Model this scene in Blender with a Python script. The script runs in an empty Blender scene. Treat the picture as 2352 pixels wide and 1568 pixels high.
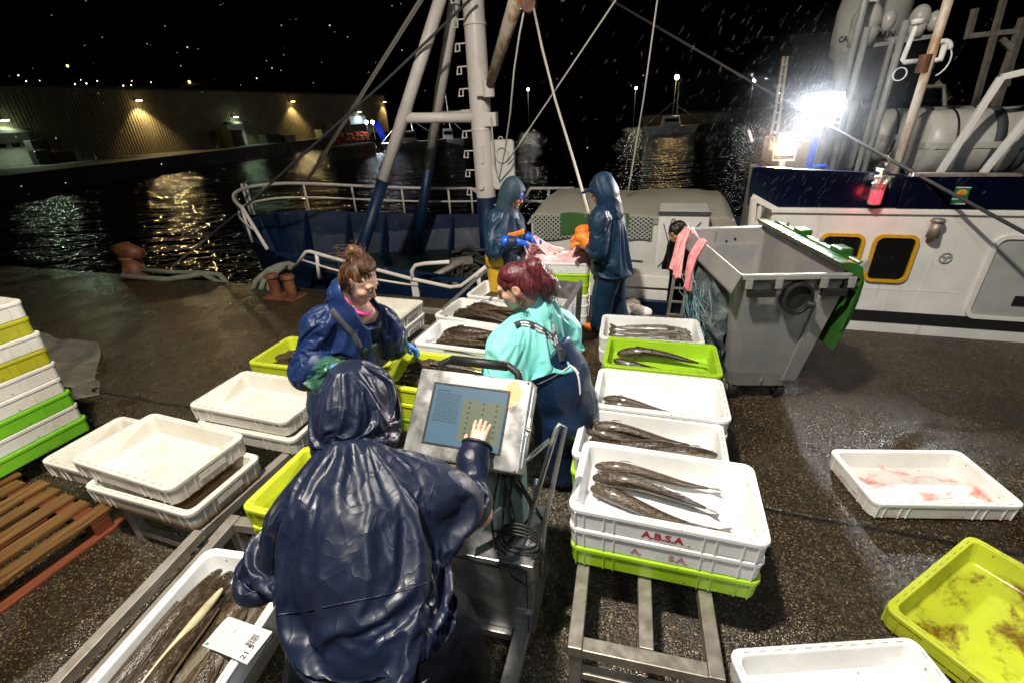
import bpy, bmesh, math, random
import numpy as np
from mathutils import Vector, Matrix
from mathutils.bvhtree import BVHTree
random.seed(7); np.random.seed(7)
SC = bpy.context.scene
COL = SC.collection
PI = math.pi
def rad(d): return math.radians(d)

# ------------------------------------------------------------------ camera frame (also used to read positions off the photograph)
W_, H_, F_, TH_, RO_, HC = 2352.0, 1568.0, 1050.0, rad(26.5), rad(2.8), 2.3
_R0 = np.array([1, 0, 0.]); _U0 = np.array([0, math.sin(TH_), math.cos(TH_)]); CF = np.array([0, math.cos(TH_), -math.sin(TH_)])
CR = math.cos(RO_)*_R0 - math.sin(RO_)*_U0
CU = math.sin(RO_)*_R0 + math.cos(RO_)*_U0
CO = np.array([0, 0, HC])
AQ = rad(-18.5)                                        # direction of the quay edge
UU = np.array([math.cos(AQ), math.sin(AQ), 0]); VV = np.array([-math.sin(AQ), math.cos(AQ), 0])
def ray(px, py): return CR*((px-W_/2)/F_) + CU*((H_/2-py)/F_) + CF
def at_z(px, py, z): d = ray(px, py); return CO + d*((z-HC)/d[2])
def at_y(px, py, y): d = ray(px, py); return CO + d*(y/d[1])
def at_v(px, py, v): d = ray(px, py); return CO + d*((v-CO@VV)/(d@VV))
def at_d(px, py, dist): return CO + ray(px, py)*dist
def Q(u, v, z=0.0): return UU*u + VV*v + np.array([0, 0, z])

ORG = {}
class MB:
    def __init__(s): s.v = []; s.f = []; s.m = []; s.cur = 0
    def add(s, vs, fs):
        n = len(s.v); s.v += [tuple(float(c) for c in v) for v in vs]
        for f in fs: s.f.append([i+n for i in f]); s.m.append(s.cur)
        return s
    def hexa(s, p):                                    # 8 points: bottom 4 ccw, top 4 ccw
        return s.add(p, [(3,2,1,0),(4,5,6,7),(0,1,5,4),(1,2,6,5),(2,3,7,6),(3,0,4,7)])
    def box(s, c, size, rz=0.0, M=None, taper=1.0):
        x, y, z = [k/2 for k in size]
        P = [(-x,-y,-z),(x,-y,-z),(x,y,-z),(-x,y,-z),(-x*taper,-y*taper,z),(x*taper,-y*taper,z),(x*taper,y*taper,z),(-x*taper,y*taper,z)]
        R = M if M is not None else Matrix.Rotation(rz, 3, 'Z')
        c = Vector(c)
        return s.hexa([tuple(R @ Vector(p) + c) for p in P])
    def bar(s, a, b, w, h=None, up=(0,0,1)):           # rectangular bar between two points
        a = Vector(a); b = Vector(b); h = h or w
        d = (b-a).normalized(); u = Vector(up)
        if abs(d.dot(u)) > .98: u = Vector((1,0,0))
        sx = d.cross(u).normalized(); uz = sx.cross(d).normalized()
        o = [(-w/2,-h/2),(w/2,-h/2),(w/2,h/2),(-w/2,h/2)]
        A = [a+sx*i+uz*j for i, j in o]; B = [b+sx*i+uz*j for i, j in o]
        return s.add(A+B, [(0,1,2,3),(7,6,5,4),(1,0,4,5),(2,1,5,6),(3,2,6,7),(0,3,7,4)])
    def tube(s, pts, r, n=8, cap=True, closed=False):
        pts = [Vector(p) for p in pts]; k = len(pts)
        rr = r if hasattr(r, '__len__') else [r]*k
        t0 = (pts[1]-pts[0]).normalized()
        u = Vector((0,0,1)) if abs(t0.z) < .9 else Vector((1,0,0))
        vs = []; prev = None
        for i in range(k):
            if closed: t = (pts[(i+1) % k]-pts[i-1]).normalized()
            else: t = (pts[min(i+1,k-1)]-pts[max(i-1,0)])
            if t.length < 1e-9: t = t0
            t = t.normalized()
            if prev is None: a = t.cross(u).normalized()
            else:
                a = prev - t*prev.dot(t)
                a = a.normalized() if a.length > 1e-6 else t.cross(u).normalized()
            prev = a; b = t.cross(a)
            for j in range(n):
                w = 2*PI*j/n; vs.append(pts[i] + (a*math.cos(w)+b*math.sin(w))*rr[i])
        fs = []
        for i in range(k if closed else k-1):
            i2 = (i+1) % k
            for j in range(n):
                fs.append((i*n+j, i*n+(j+1) % n, i2*n+(j+1) % n, i2*n+j))
        if cap and not closed: fs += [tuple(range(n-1,-1,-1)), tuple((k-1)*n+j for j in range(n))]
        return s.add(vs, fs)
    def cyl(s, a, b, ra, rb=None, n=12): return s.tube([a, b], [ra, rb if rb is not None else ra], n)
    def sphere(s, c, r, nu=12, nv=8, M=None):
        r = r if hasattr(r, '__len__') else (r, r, r)
        vs = []; fs = []
        for i in range(nv+1):
            th = PI*i/nv
            for j in range(nu):
                ph = 2*PI*j/nu
                p = Vector((r[0]*math.sin(th)*math.cos(ph), r[1]*math.sin(th)*math.sin(ph), r[2]*math.cos(th)))
                if M is not None: p = M @ p
                vs.append(p + Vector(c))
        for i in range(nv):
            for j in range(nu):
                fs.append((i*nu+j, (i+1)*nu+j, (i+1)*nu+(j+1) % nu, i*nu+(j+1) % nu))
        return s.add(vs, fs)
    def grid(s, fn, nu, nv):
        vs = [fn(i/nu, j/nv) for j in range(nv+1) for i in range(nu+1)]
        fs = [(j*(nu+1)+i, j*(nu+1)+i+1, (j+1)*(nu+1)+i+1, (j+1)*(nu+1)+i) for j in range(nv) for i in range(nu)]
        return s.add(vs, fs)
    def prism(s, poly, off):
        n = len(poly); off = Vector(off)
        A = [Vector(p) for p in poly]; B = [p+off for p in A]
        return s.add(A+B, [tuple(range(n-1,-1,-1)), tuple(range(n,2*n))] + [(i,(i+1) % n,(i+1) % n+n,i+n) for i in range(n)])
    def loft(s, loops, cap0=True, cap1=True):
        n = len(loops[0]); vs = [p for l in loops for p in l]; fs = []
        for i in range(len(loops)-1):
            for j in range(n): fs.append((i*n+j, i*n+(j+1) % n, (i+1)*n+(j+1) % n, (i+1)*n+j))
        if cap0: fs.append(tuple(range(n-1,-1,-1)))
        if cap1: fs.append(tuple((len(loops)-1)*n+j for j in range(n)))
        return s.add(vs, fs)
    def build(s, name, mats, parent=None, smooth=False, bevel=0, world=False, origin=None, solid=0, weld=False, sub=0):
        me = bpy.data.meshes.new(name)
        if parent is not None and world: org = ORG.get(parent.name, (0,0,0))
        elif origin is not None: org = tuple(float(c) for c in origin)
        else: org = (0,0,0)
        vs = [(x-org[0], y-org[1], z-org[2]) for x, y, z in s.v]
        me.from_pydata(vs, [], s.f)
        mats = mats if isinstance(mats, (list, tuple)) else [mats]
        for m in mats: me.materials.append(m)
        if len(mats) > 1: me.polygons.foreach_set('material_index', s.m)
        if smooth: me.polygons.foreach_set('use_smooth', [True]*len(me.polygons))
        bm = bmesh.new(); bm.from_mesh(me)
        if weld: bmesh.ops.remove_doubles(bm, verts=bm.verts, dist=1e-5)
        bmesh.ops.recalc_face_normals(bm, faces=bm.faces)
        bm.to_mesh(me); bm.free()
        o = bpy.data.objects.new(name, me); COL.objects.link(o)
        if parent is not None: o.parent = parent; ORG[o.name] = org if world else (0,0,0)
        else: o.location = org; ORG[o.name] = org
        if bevel:
            m = o.modifiers.new('bevel', 'BEVEL'); m.width = bevel; m.segments = 2; m.limit_method = 'ANGLE'; m.angle_limit = rad(40)
        if solid:
            m = o.modifiers.new('solid', 'SOLIDIFY'); m.thickness = solid; m.offset = 0
        if sub:
            m = o.modifiers.new('sub', 'SUBSURF'); m.levels = sub; m.render_levels = sub
        return o
def raw_mesh(name, V, Fc, mats, parent=None, smooth=True, world=True, origin=None):
    me = bpy.data.meshes.new(name)
    org = ORG.get(parent.name, (0,0,0)) if (parent is not None and world) else (origin if origin is not None else (0,0,0))
    V = np.asarray(V, dtype=np.float64) - np.array(org)
    me.from_pydata([tuple(p) for p in V.tolist()], [], Fc.tolist() if hasattr(Fc, 'tolist') else Fc)
    for m in (mats if isinstance(mats, (list, tuple)) else [mats]): me.materials.append(m)
    if smooth: me.polygons.foreach_set('use_smooth', [True]*len(me.polygons))
    o = bpy.data.objects.new(name, me); COL.objects.link(o)
    if parent is not None: o.parent = parent
    else: o.location = org
    ORG[o.name] = tuple(org) if world else (0,0,0)
    return o
def tag(o, label=None, cat=None, group=None, kind=None):
    if label: o['label'] = label
    if cat: o['category'] = cat
    if group: o['group'] = group
    if kind: o['kind'] = kind
    return o
def thing(name, label, cat, loc=(0,0,0), rz=0.0, group=None):
    o = bpy.data.objects.new(name, None); COL.objects.link(o)
    o.location = tuple(float(c) for c in loc); o.rotation_euler = (0,0,rz); o.empty_display_size = .1
    ORG[o.name] = tuple(float(c) for c in loc)
    return tag(o, label, cat, group)
def copy_tree(o, parent=None):
    c = o.copy(); COL.objects.link(c)
    ORG[c.name] = ORG.get(o.name, (0,0,0))
    if parent is not None: c.parent = parent
    for ch in list(o.children): copy_tree(ch, c)
    return c
def text_mesh(body, size, align='CENTER', extrude=0.0, bold=0.0):
    cu = bpy.data.curves.new('lettering', 'FONT'); cu.body = body; cu.size = size; cu.align_x = align; cu.align_y = 'CENTER'
    cu.extrude = extrude; cu.offset = bold; cu.resolution_u = 3
    t = bpy.data.objects.new('lettering', cu); COL.objects.link(t)
    dg = bpy.context.evaluated_depsgraph_get()
    me = bpy.data.meshes.new_from_object(t.evaluated_get(dg))
    bpy.data.objects.remove(t); bpy.data.curves.remove(cu)
    V = np.array([v.co[:] for v in me.vertices]); Fc = [list(p.vertices) for p in me.polygons]
    bpy.data.meshes.remove(me)
    return V, Fc
def put_text(name, body, size, m, origin, ex, ey, parent, world=True, bold=0.0, lift=0.0015):
    V, Fc = text_mesh(body, size, bold=bold)
    ex = np.array(ex, float); ex /= np.linalg.norm(ex); ey = np.array(ey, float); ey /= np.linalg.norm(ey)
    n = np.cross(ex, ey)
    P = np.array(origin, float) + V[:, :1]*ex + V[:, 1:2]*ey + n*lift
    return raw_mesh(name, P, Fc, m, parent, smooth=False, world=world)

# ------------------------------------------------------------------ numpy noise
_LAT = np.random.RandomState(11).rand(64, 64, 64).astype(np.float32)
def vnoise(P, seed=0):
    P = np.asarray(P, np.float32) + seed*7.31 + 100
    i = np.floor(P).astype(np.int64); f = P - i; f = f*f*(3-2*f); i &= 63; j = (i+1) & 63
    x, y, z = f[..., 0], f[..., 1], f[..., 2]
    L = _LAT
    c = lambda a, b, d: L[a, b, d]
    i0, i1, i2 = i[..., 0], i[..., 1], i[..., 2]; j0, j1, j2 = j[..., 0], j[..., 1], j[..., 2]
    return ((c(i0,i1,i2)*(1-x)+c(j0,i1,i2)*x)*(1-y)+(c(i0,j1,i2)*(1-x)+c(j0,j1,i2)*x)*y)*(1-z) + \
           ((c(i0,i1,j2)*(1-x)+c(j0,i1,j2)*x)*(1-y)+(c(i0,j1,j2)*(1-x)+c(j0,j1,j2)*x)*y)*z
def ridge(P, seed=0): return 1-np.abs(2*vnoise(P, seed)-1)

# ------------------------------------------------------------------ smooth-union solids -> one continuous surface
class SDF:
    def __init__(s, lo, hi, h):
        s.lo = np.array(lo, float); s.h = h
        n = np.ceil((np.array(hi, float)-s.lo)/h).astype(int)+1
        s.n = n; s.D = np.full(n, 9.0, np.float32)
    def _sub(s, lo, hi, pad):
        a = np.clip(np.floor((np.array(lo)-pad-s.lo)/s.h).astype(int), 0, s.n-1)
        b = np.clip(np.ceil((np.array(hi)+pad-s.lo)/s.h).astype(int)+1, 1, s.n)
        sl = tuple(slice(a[i], b[i]) for i in range(3))
        ax = [s.lo[i]+s.h*np.arange(a[i], b[i]) for i in range(3)]
        X, Y, Z = np.meshgrid(*ax, indexing='ij')
        return sl, np.stack([X, Y, Z], -1).astype(np.float32)
    def _merge(s, sl, d, k, op):
        D = s.D[sl]
        if op == 'add':
            if k > 0:
                hh = np.maximum(k-np.abs(D-d), 0)/k; r = np.minimum(D, d)-hh*hh*k*.25
            else: r = np.minimum(D, d)
        elif op == 'sub':
            e = -d; hh = np.maximum(k-np.abs(D-e), 0)/max(k, 1e-6); r = np.maximum(D, e)+hh*hh*k*.25
        s.D[sl] = r
    def cap(s, a, b, ra, rb=None, k=.03, op='add', flat=None):
        rb = ra if rb is None else rb
        a = np.array(a, np.float32); b = np.array(b, np.float32); rm = max(ra, rb)*(max(1, flat[1]) if flat else 1)
        sl, P = s._sub(np.minimum(a, b)-rm, np.maximum(a, b)+rm, k+3*s.h)
        if P.size == 0: return
        ab = b-a; pa = P-a
        t = np.clip((pa@ab)/max(float(ab@ab), 1e-9), 0, 1)
        q = pa - t[..., None]*ab
        if flat:
            n = np.array(flat[0], np.float32); n /= np.linalg.norm(n); c = q@n
            q = q + (c*(1/flat[1]-1))[..., None]*n
        r = ra+(rb-ra)*t
        d = np.sqrt((q*q).sum(-1))-r
        if flat: d = d*min(1, flat[1])
        s._merge(sl, d, k, op)
    def ell(s, c, r, rot=None, k=.03, op='add'):
        c = np.array(c, np.float32); r = np.array(r if hasattr(r, '__len__') else (r, r, r), np.float32); rm = float(r.max())
        sl, P = s._sub(c-rm, c+rm, k+3*s.h)
        if P.size == 0: return
        q = P-c
        if rot is not None: q = q@np.array(rot, np.float32)        # columns = local axes
        k0 = np.sqrt(((q/r)**2).sum(-1)); k1 = np.sqrt(((q/(r*r))**2).sum(-1))
        d = k0*(k0-1)/np.maximum(k1, 1e-6)
        s._merge(sl, d, k, op)
    def chain(s, pts, rs, k=.03, flat=None):
        for i in range(len(pts)-1): s.cap(pts[i], pts[i+1], rs[i], rs[i+1], k if i else k, flat=flat)
    def plane_cut(s, p, n, k=.01):                     # remove everything on the side n points to
        ax = [s.lo[i]+s.h*np.arange(s.n[i]) for i in range(3)]
        n = np.array(n, float); n /= np.linalg.norm(n)
        d = (ax[0][:, None, None]-p[0])*n[0]+(ax[1][None, :, None]-p[1])*n[1]+(ax[2][None, None, :]-p[2])*n[2]
        s._merge((slice(None),)*3, (-d).astype(np.float32), k, 'sub')
    def mesh(s, off=0.0):
        D = np.clip(s.D+off, -4*s.h, 4*s.h); S = D < 0
        nx, ny, nz = [k-1 for k in D.shape]
        cor = [(i, j, k) for i in (0,1) for j in (0,1) for k in (0,1)]
        cnt = sum(S[i:nx+i, j:ny+j, k:nz+k].astype(np.int8) for i, j, k in cor)
        cells = np.argwhere((cnt > 0) & (cnt < 8))
        idx = -np.ones((nx, ny, nz), np.int64); idx[cells[:,0], cells[:,1], cells[:,2]] = np.arange(len(cells))
        pos = np.zeros((len(cells), 3)); w = np.zeros(len(cells))
        for a in cor:
            for ax in range(3):
                if a[ax]: continue
                b = list(a); b[ax] = 1
                ca = cells+np.array(a); cb = cells+np.array(b)
                da = D[ca[:,0], ca[:,1], ca[:,2]]; db = D[cb[:,0], cb[:,1], cb[:,2]]
                x = (da < 0) != (db < 0); t = np.where(x, da/np.where(x, da-db, 1), 0)
                p = np.tile(np.array(a, float), (len(cells), 1)); p[:, ax] += t
                pos += p*x[:, None]; w += x
        V = s.lo+(cells+pos/w[:, None])*s.h
        F = []
        for ax in range(3):
            o1, o2 = [(1,2),(2,0),(0,1)][ax]
            sl0 = [slice(0, None)]*3; sl1 = [slice(0, None)]*3
            sl0[ax] = slice(0, -1); sl1[ax] = slice(1, None)
            e = np.argwhere(S[tuple(sl0)] != S[tuple(sl1)])
            ok = (e[:, o1] > 0) & (e[:, o2] > 0) & (e[:, o1] < D.shape[o1]-1) & (e[:, o2] < D.shape[o2]-1)
            e = e[ok]
            inside = S[e[:,0], e[:,1], e[:,2]]
            def g(d1, d2):
                c = e.copy(); c[:, o1] -= d1; c[:, o2] -= d2; return idx[c[:,0], c[:,1], c[:,2]]
            q = np.stack([g(1,1), g(0,1), g(0,0), g(1,0)], 1)
            q[~inside] = q[~inside][:, ::-1]
            F.append(q)
        F = np.concatenate(F)
        F = F[(F >= 0).all(1)]
        return V, F
def drape_cloth(V, F, CV_, CF_, pin, frames=18, grow=.10, bend=.5, stiff=12., gravity=.6, quality=5, drop=None):
    """let a garment settle over a solid body with the cloth solver: spare fabric buckles into real folds"""
    if drop is not None: F = F[~drop[F].all(1)]
    used = np.unique(F); remap = -np.ones(len(V), int); remap[used] = np.arange(len(used)); V = V[used]; F = remap[F]; pin = pin[used]
    co = raw_mesh('settling_body', CV_, CF_, []); cm = co.modifiers.new('collision', 'COLLISION'); co.collision.thickness_outer = .004; co.collision.cloth_friction = 12
    g = raw_mesh('settling_cloth', V, F, [])
    vg = g.vertex_groups.new(name='pin')
    for wv in (.25,.5,.75,1.0):
        ids = np.nonzero((pin > wv-.125) & (pin <= wv+.125))[0]
        if len(ids): vg.add([int(i) for i in ids], wv, 'REPLACE')
    m = g.modifiers.new('cloth', 'CLOTH'); st = m.settings
    st.quality = quality; st.mass = .25; st.tension_stiffness = stiff; st.compression_stiffness = stiff; st.shear_stiffness = stiff*.4; st.bending_stiffness = bend
    st.tension_damping = 5; st.compression_damping = 5; st.shear_damping = 5; st.bending_damping = .5; st.air_damping = 4
    st.vertex_group_mass = 'pin'; st.pin_stiffness = 1; st.shrink_min = -grow; st.effector_weights.gravity = gravity
    m.collision_settings.use_collision = True; m.collision_settings.distance_min = .003; m.collision_settings.collision_quality = 2; m.collision_settings.use_self_collision = False
    m.point_cache.frame_start = 1; m.point_cache.frame_end = frames
    for i in range(1, frames+1): SC.frame_set(i)
    dg = bpy.context.evaluated_depsgraph_get(); me = g.evaluated_get(dg).to_mesh()
    R = np.empty(len(me.vertices)*3); me.vertices.foreach_get('co', R); R = R.reshape(-1, 3)
    bpy.data.objects.remove(g); bpy.data.objects.remove(co); SC.frame_set(1)
    return R, F
def normals(V, F):
    a, b, c, d = V[F[:,0]], V[F[:,1]], V[F[:,2]], V[F[:,3]]
    n = np.cross(c-a, d-b); N = np.zeros_like(V)
    for i in range(4): np.add.at(N, F[:, i], n)
    return N/np.maximum(np.linalg.norm(N, axis=1, keepdims=True), 1e-9)
def relax(V, F, it=2, lam=.5):
    for _ in range(it):
        S = np.zeros_like(V); c = np.zeros(len(V))
        for i in range(4):
            np.add.at(S, F[:, i], V[F[:, (i+1) % 4]]+V[F[:, (i-1) % 4]]); np.add.at(c, F[:, i], 2)
        V = V*(1-lam)+lam*S/np.maximum(c, 1)[:, None]
    return V
def cloth(V, F, amp=.010, sc=9., seed=0, dirv=(0,0,1), stretch=.45, warp=1.5):
    """soft folds and creases: ridged noise, stretched along dirv"""
    N = normals(V, F); d = np.array(dirv, float); d /= np.linalg.norm(d)
    P = V + (V@d)[:, None]*d*(stretch-1)
    wv = np.stack([vnoise(P*sc*.6, seed+1), vnoise(P*sc*.6, seed+2), vnoise(P*sc*.6, seed+3)], -1)-.5
    Pw = P*sc + wv*warp
    r1 = ridge(Pw, seed+4); r2 = ridge(Pw*2.1+5, seed+5); b = vnoise(P*sc*.45, seed+6)
    return V + N*(amp*((r1-.45)*1.0+(r2-.35)*.45+(b-.5)*1.1))[:, None]
# ------------------------------------------------------------------ procedural materials
def _lin(c):
    return tuple(c[:3])+(1,)
def mat(name, col, rough=.5, metal=0., col2=None, scale=6., lo=.35, hi=.65, bump=0., bscale=60., detail=5., rvar=0., coat=0., spec=.5,
        stretch=(1,1,1), emit=None, estr=0., rand=0., trans=0., ior=1.45, bdist=.01, sheen=0.):
    m = bpy.data.materials.new(name); m.use_nodes = True
    nt = m.node_tree; N = nt.nodes; L = nt.links
    b = N['Principled BSDF']
    b.inputs['Base Color'].default_value = _lin(col); b.inputs['Roughness'].default_value = rough; b.inputs['Metallic'].default_value = metal
    b.inputs['Specular IOR Level'].default_value = spec; b.inputs['Coat Weight'].default_value = coat; b.inputs['Coat Roughness'].default_value = .08
    b.inputs['Transmission Weight'].default_value = trans; b.inputs['IOR'].default_value = ior
    if emit: b.inputs['Emission Color'].default_value = _lin(emit); b.inputs['Emission Strength'].default_value = estr
    tc = N.new('ShaderNodeTexCoord'); mp = N.new('ShaderNodeMapping'); mp.inputs['Scale'].default_value = stretch
    L.new(tc.outputs['Object'], mp.inputs['Vector'])
    vec = mp.outputs['Vector']
    out = None
    if col2 is not None:
        n = N.new('ShaderNodeTexNoise'); n.inputs['Scale'].default_value = scale; n.inputs['Detail'].default_value = detail; n.inputs['Roughness'].default_value = .62
        L.new(vec, n.inputs['Vector'])
        r = N.new('ShaderNodeMapRange'); r.inputs['From Min'].default_value = lo; r.inputs['From Max'].default_value = hi
        L.new(n.outputs['Fac'], r.inputs['Value'])
        mx = N.new('ShaderNodeMix'); mx.data_type = 'RGBA'; mx.inputs[6].default_value = _lin(col); mx.inputs[7].default_value = _lin(col2)
        L.new(r.outputs['Result'], mx.inputs[0]); out = mx.outputs[2]
    if rand:
        oi = N.new('ShaderNodeObjectInfo'); hs = N.new('ShaderNodeHueSaturation')
        mr = N.new('ShaderNodeMapRange'); mr.inputs['To Min'].default_value = 1-rand; mr.inputs['To Max'].default_value = 1+rand*.6
        L.new(oi.outputs['Random'], mr.inputs['Value']); L.new(mr.outputs['Result'], hs.inputs['Value'])
        if out is not None: L.new(out, hs.inputs['Color'])
        else: hs.inputs['Color'].default_value = _lin(col)
        out = hs.outputs['Color']
    if out is not None: L.new(out, b.inputs['Base Color'])
    if rvar:
        n2 = N.new('ShaderNodeTexNoise'); n2.inputs['Scale'].default_value = scale*1.7; n2.inputs['Detail'].default_value = 4
        L.new(vec, n2.inputs['Vector'])
        r2 = N.new('ShaderNodeMapRange'); r2.inputs['From Min'].default_value = .3; r2.inputs['From Max'].default_value = .7
        r2.inputs['To Min'].default_value = max(.03, rough-rvar); r2.inputs['To Max'].default_value = min(1, rough+rvar)
        L.new(n2.outputs['Fac'], r2.inputs['Value']); L.new(r2.outputs['Result'], b.inputs['Roughness'])
    if bump:
        n3 = N.new('ShaderNodeTexNoise'); n3.inputs['Scale'].default_value = bscale; n3.inputs['Detail'].default_value = 5
        L.new(vec, n3.inputs['Vector'])
        bp = N.new('ShaderNodeBump'); bp.inputs['Strength'].default_value = bump; bp.inputs['Distance'].default_value = bdist
        L.new(n3.outputs['Fac'], bp.inputs['Height']); L.new(bp.outputs['Normal'], b.inputs['Normal'])
    return m
def nodes_of(m): return m.node_tree.nodes, m.node_tree.links, m.node_tree.nodes['Principled BSDF']
def mixc(N, L, fac, a, b):
    mx = N.new('ShaderNodeMix'); mx.data_type = 'RGBA'
    for s, v in ((0, fac), (6, a), (7, b)):
        if hasattr(v, 'is_output'): L.new(v, mx.inputs[s])
        else: mx.inputs[s].default_value = v if s == 0 else _lin(v)
    return mx.outputs[2]
def noise_fac(N, L, vec, scale, lo, hi, detail=5, rough=.6, dist=0):
    n = N.new('ShaderNodeTexNoise'); n.inputs['Scale'].default_value = scale; n.inputs['Detail'].default_value = detail
    n.inputs['Roughness'].default_value = rough; n.inputs['Distortion'].default_value = dist
    L.new(vec, n.inputs['Vector'])
    r = N.new('ShaderNodeMapRange'); r.inputs['From Min'].default_value = lo; r.inputs['From Max'].default_value = hi
    L.new(n.outputs['Fac'], r.inputs['Value']); return r.outputs['Result']
def mapped(N, L, scale=(1,1,1), rot=(0,0,0), src='Object', loc=(0,0,0)):
    tc = N.new('ShaderNodeTexCoord'); mp = N.new('ShaderNodeMapping')
    mp.inputs['Scale'].default_value = scale; mp.inputs['Rotation'].default_value = rot; mp.inputs['Location'].default_value = loc
    L.new(tc.outputs[src], mp.inputs['Vector']); return mp.outputs['Vector']
def math_(N, L, op, a, b=None):
    n = N.new('ShaderNodeMath'); n.operation = op
    for i, v in enumerate((a, b)):
        if v is None: continue
        if hasattr(v, 'is_output'): L.new(v, n.inputs[i])
        else: n.inputs[i].default_value = v
    return n.outputs[0]

def ground_mat():
    m = mat('wet_exposed_aggregate', (.03,.022,.015), .4); N, L, b = nodes_of(m)
    v = mapped(N, L)
    vo = N.new('ShaderNodeTexVoronoi'); vo.inputs['Scale'].default_value = 135; vo.inputs['Randomness'].default_value = 1
    L.new(v, vo.inputs['Vector'])
    sep = N.new('ShaderNodeSeparateColor'); L.new(vo.outputs['Color'], sep.inputs['Color'])
    big = noise_fac(N, L, v, 1.1, .35, .68, 6)
    base = mixc(N, L, big, (.013,.0082,.0038), (.034,.0215,.0105))
    peb = N.new('ShaderNodeValToRGB'); e = peb.color_ramp.elements
    e[0].position = .0; e[0].color = (.006,.004,.0025,1); e[1].position = 1; e[1].color = (.46,.35,.19,1)
    for p, c in ((.45,(.016,.0105,.005,1)),(.74,(.048,.033,.016,1)),(.9,(.125,.09,.043,1))):
        el = peb.color_ramp.elements.new(p); el.color = c
    L.new(sep.outputs[0], peb.inputs['Fac'])
    col = mixc(N, L, .62, base, peb.outputs['Color'])
    # dirt patches and the sawn joint across the slab
    dirt = noise_fac(N, L, v, .55, .48, .7, 4)
    dm = math_(N, L, 'MULTIPLY', dirt, .55)
    col = mixc(N, L, dm, col, (.012,.009,.006))
    sx = N.new('ShaderNodeSeparateXYZ'); L.new(v, sx.inputs[0])
    # distance across the joint line: n.(p-p0) with a slow wobble
    p0 = at_z(1760,1170,0); p1 = at_z(490,946,0); d = (p1-p0)[:2]; d /= np.linalg.norm(d); nn = (-d[1], d[0])
    lin = math_(N, L, 'ADD', math_(N, L, 'MULTIPLY', sx.outputs[0], float(nn[0])), math_(N, L, 'MULTIPLY', sx.outputs[1], float(nn[1])))
    lin = math_(N, L, 'SUBTRACT', lin, float(nn[0]*p0[0]+nn[1]*p0[1]))
    wob = N.new('ShaderNodeTexNoise'); wob.inputs['Scale'].default_value = 2.3; wob.inputs['Detail'].default_value = 6; L.new(v, wob.inputs['Vector'])
    lin = math_(N, L, 'ADD', lin, math_(N, L, 'MULTIPLY', math_(N, L, 'SUBTRACT', wob.outputs['Fac'], .5), .09))
    jd = math_(N, L, 'ABSOLUTE', lin)
    jr = N.new('ShaderNodeMapRange'); jr.inputs['From Min'].default_value = .008; jr.inputs['From Max'].default_value = .026
    jr.inputs['To Min'].default_value = 1; jr.inputs['To Max'].default_value = 0; L.new(jd, jr.inputs['Value'])
    col = mixc(N, L, jr.outputs['Result'], col, (.004,.003,.003))
    pud = noise_fac(N, L, v, .8, .54, .60, 4, .55, .4)
    col = mixc(N, L, math_(N, L, 'MULTIPLY', pud, .45), col, (.008,.006,.004))
    L.new(col, b.inputs['Base Color'])
    wet = noise_fac(N, L, v, 1.7, .38, .64, 4)
    rr = N.new('ShaderNodeMapRange'); rr.inputs['To Min'].default_value = .12; rr.inputs['To Max'].default_value = .30
    L.new(wet, rr.inputs['Value'])
    rj = math_(N, L, 'ADD', rr.outputs['Result'], math_(N, L, 'MULTIPLY', sep.outputs[1], .16)); rj = math_(N, L, 'MULTIPLY', rj, math_(N, L, 'SUBTRACT', 1.0, math_(N, L, 'MULTIPLY', pud, .65))); L.new(rj, b.inputs['Roughness'])
    hgt = math_(N, L, 'SUBTRACT', math_(N, L, 'MULTIPLY', vo.outputs['Distance'], -1.0), math_(N, L, 'MULTIPLY', jr.outputs['Result'], 1.2))
    hgt = math_(N, L, 'ADD', hgt, math_(N, L, 'MULTIPLY', sep.outputs[2], .5))
    bp = N.new('ShaderNodeBump'); L.new(math_(N, L, 'SUBTRACT', .8, math_(N, L, 'MULTIPLY', pud, .55)), bp.inputs['Strength']); bp.inputs['Distance'].default_value = .0055
    L.new(hgt, bp.inputs['Height']); L.new(bp.outputs['Normal'], b.inputs['Normal'])
    b.inputs['Specular IOR Level'].default_value = .75; b.inputs['Coat Weight'].default_value = 0
    return m
def water_mat():
    m = mat('black_harbour_water', (.0012,.0016,.002), .035, spec=.5); N, L, b = nodes_of(m)
    v = mapped(N, L, (1,1,1), (0,0,AQ))
    n1 = N.new('ShaderNodeTexNoise'); n1.inputs['Scale'].default_value = 2.2; n1.inputs['Detail'].default_value = 1; L.new(v, n1.inputs['Vector'])
    v2 = mapped(N, L, (.6,1.5,1), (0,0,.2))
    n2 = N.new('ShaderNodeTexNoise'); n2.inputs['Scale'].default_value = 6; n2.inputs['Detail'].default_value = 1; L.new(v2, n2.inputs['Vector'])
    n0 = N.new('ShaderNodeTexNoise'); n0.inputs['Scale'].default_value = .85; n0.inputs['Detail'].default_value = 1; L.new(mapped(N, L, (.45,1.2,1), (0,0,AQ+.1)), n0.inputs['Vector'])
    h = math_(N, L, 'ADD', math_(N, L, 'MULTIPLY', n1.outputs['Fac'], .8), math_(N, L, 'MULTIPLY', n2.outputs['Fac'], .34))
    h = math_(N, L, 'ADD', h, math_(N, L, 'MULTIPLY', n0.outputs['Fac'], 1.9))
    bp = N.new('ShaderNodeBump'); bp.inputs['Strength'].default_value = 1; bp.inputs['Distance'].default_value = .17
    L.new(h, bp.inputs['Height']); L.new(bp.outputs['Normal'], b.inputs['Normal'])
    b.inputs['IOR'].default_value = 1.33
    return m
def corrugated_mat():
    m = mat('corrugated_beige_cladding', (.34,.30,.20), .55, col2=(.26,.22,.145), scale=.7); return m
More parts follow.
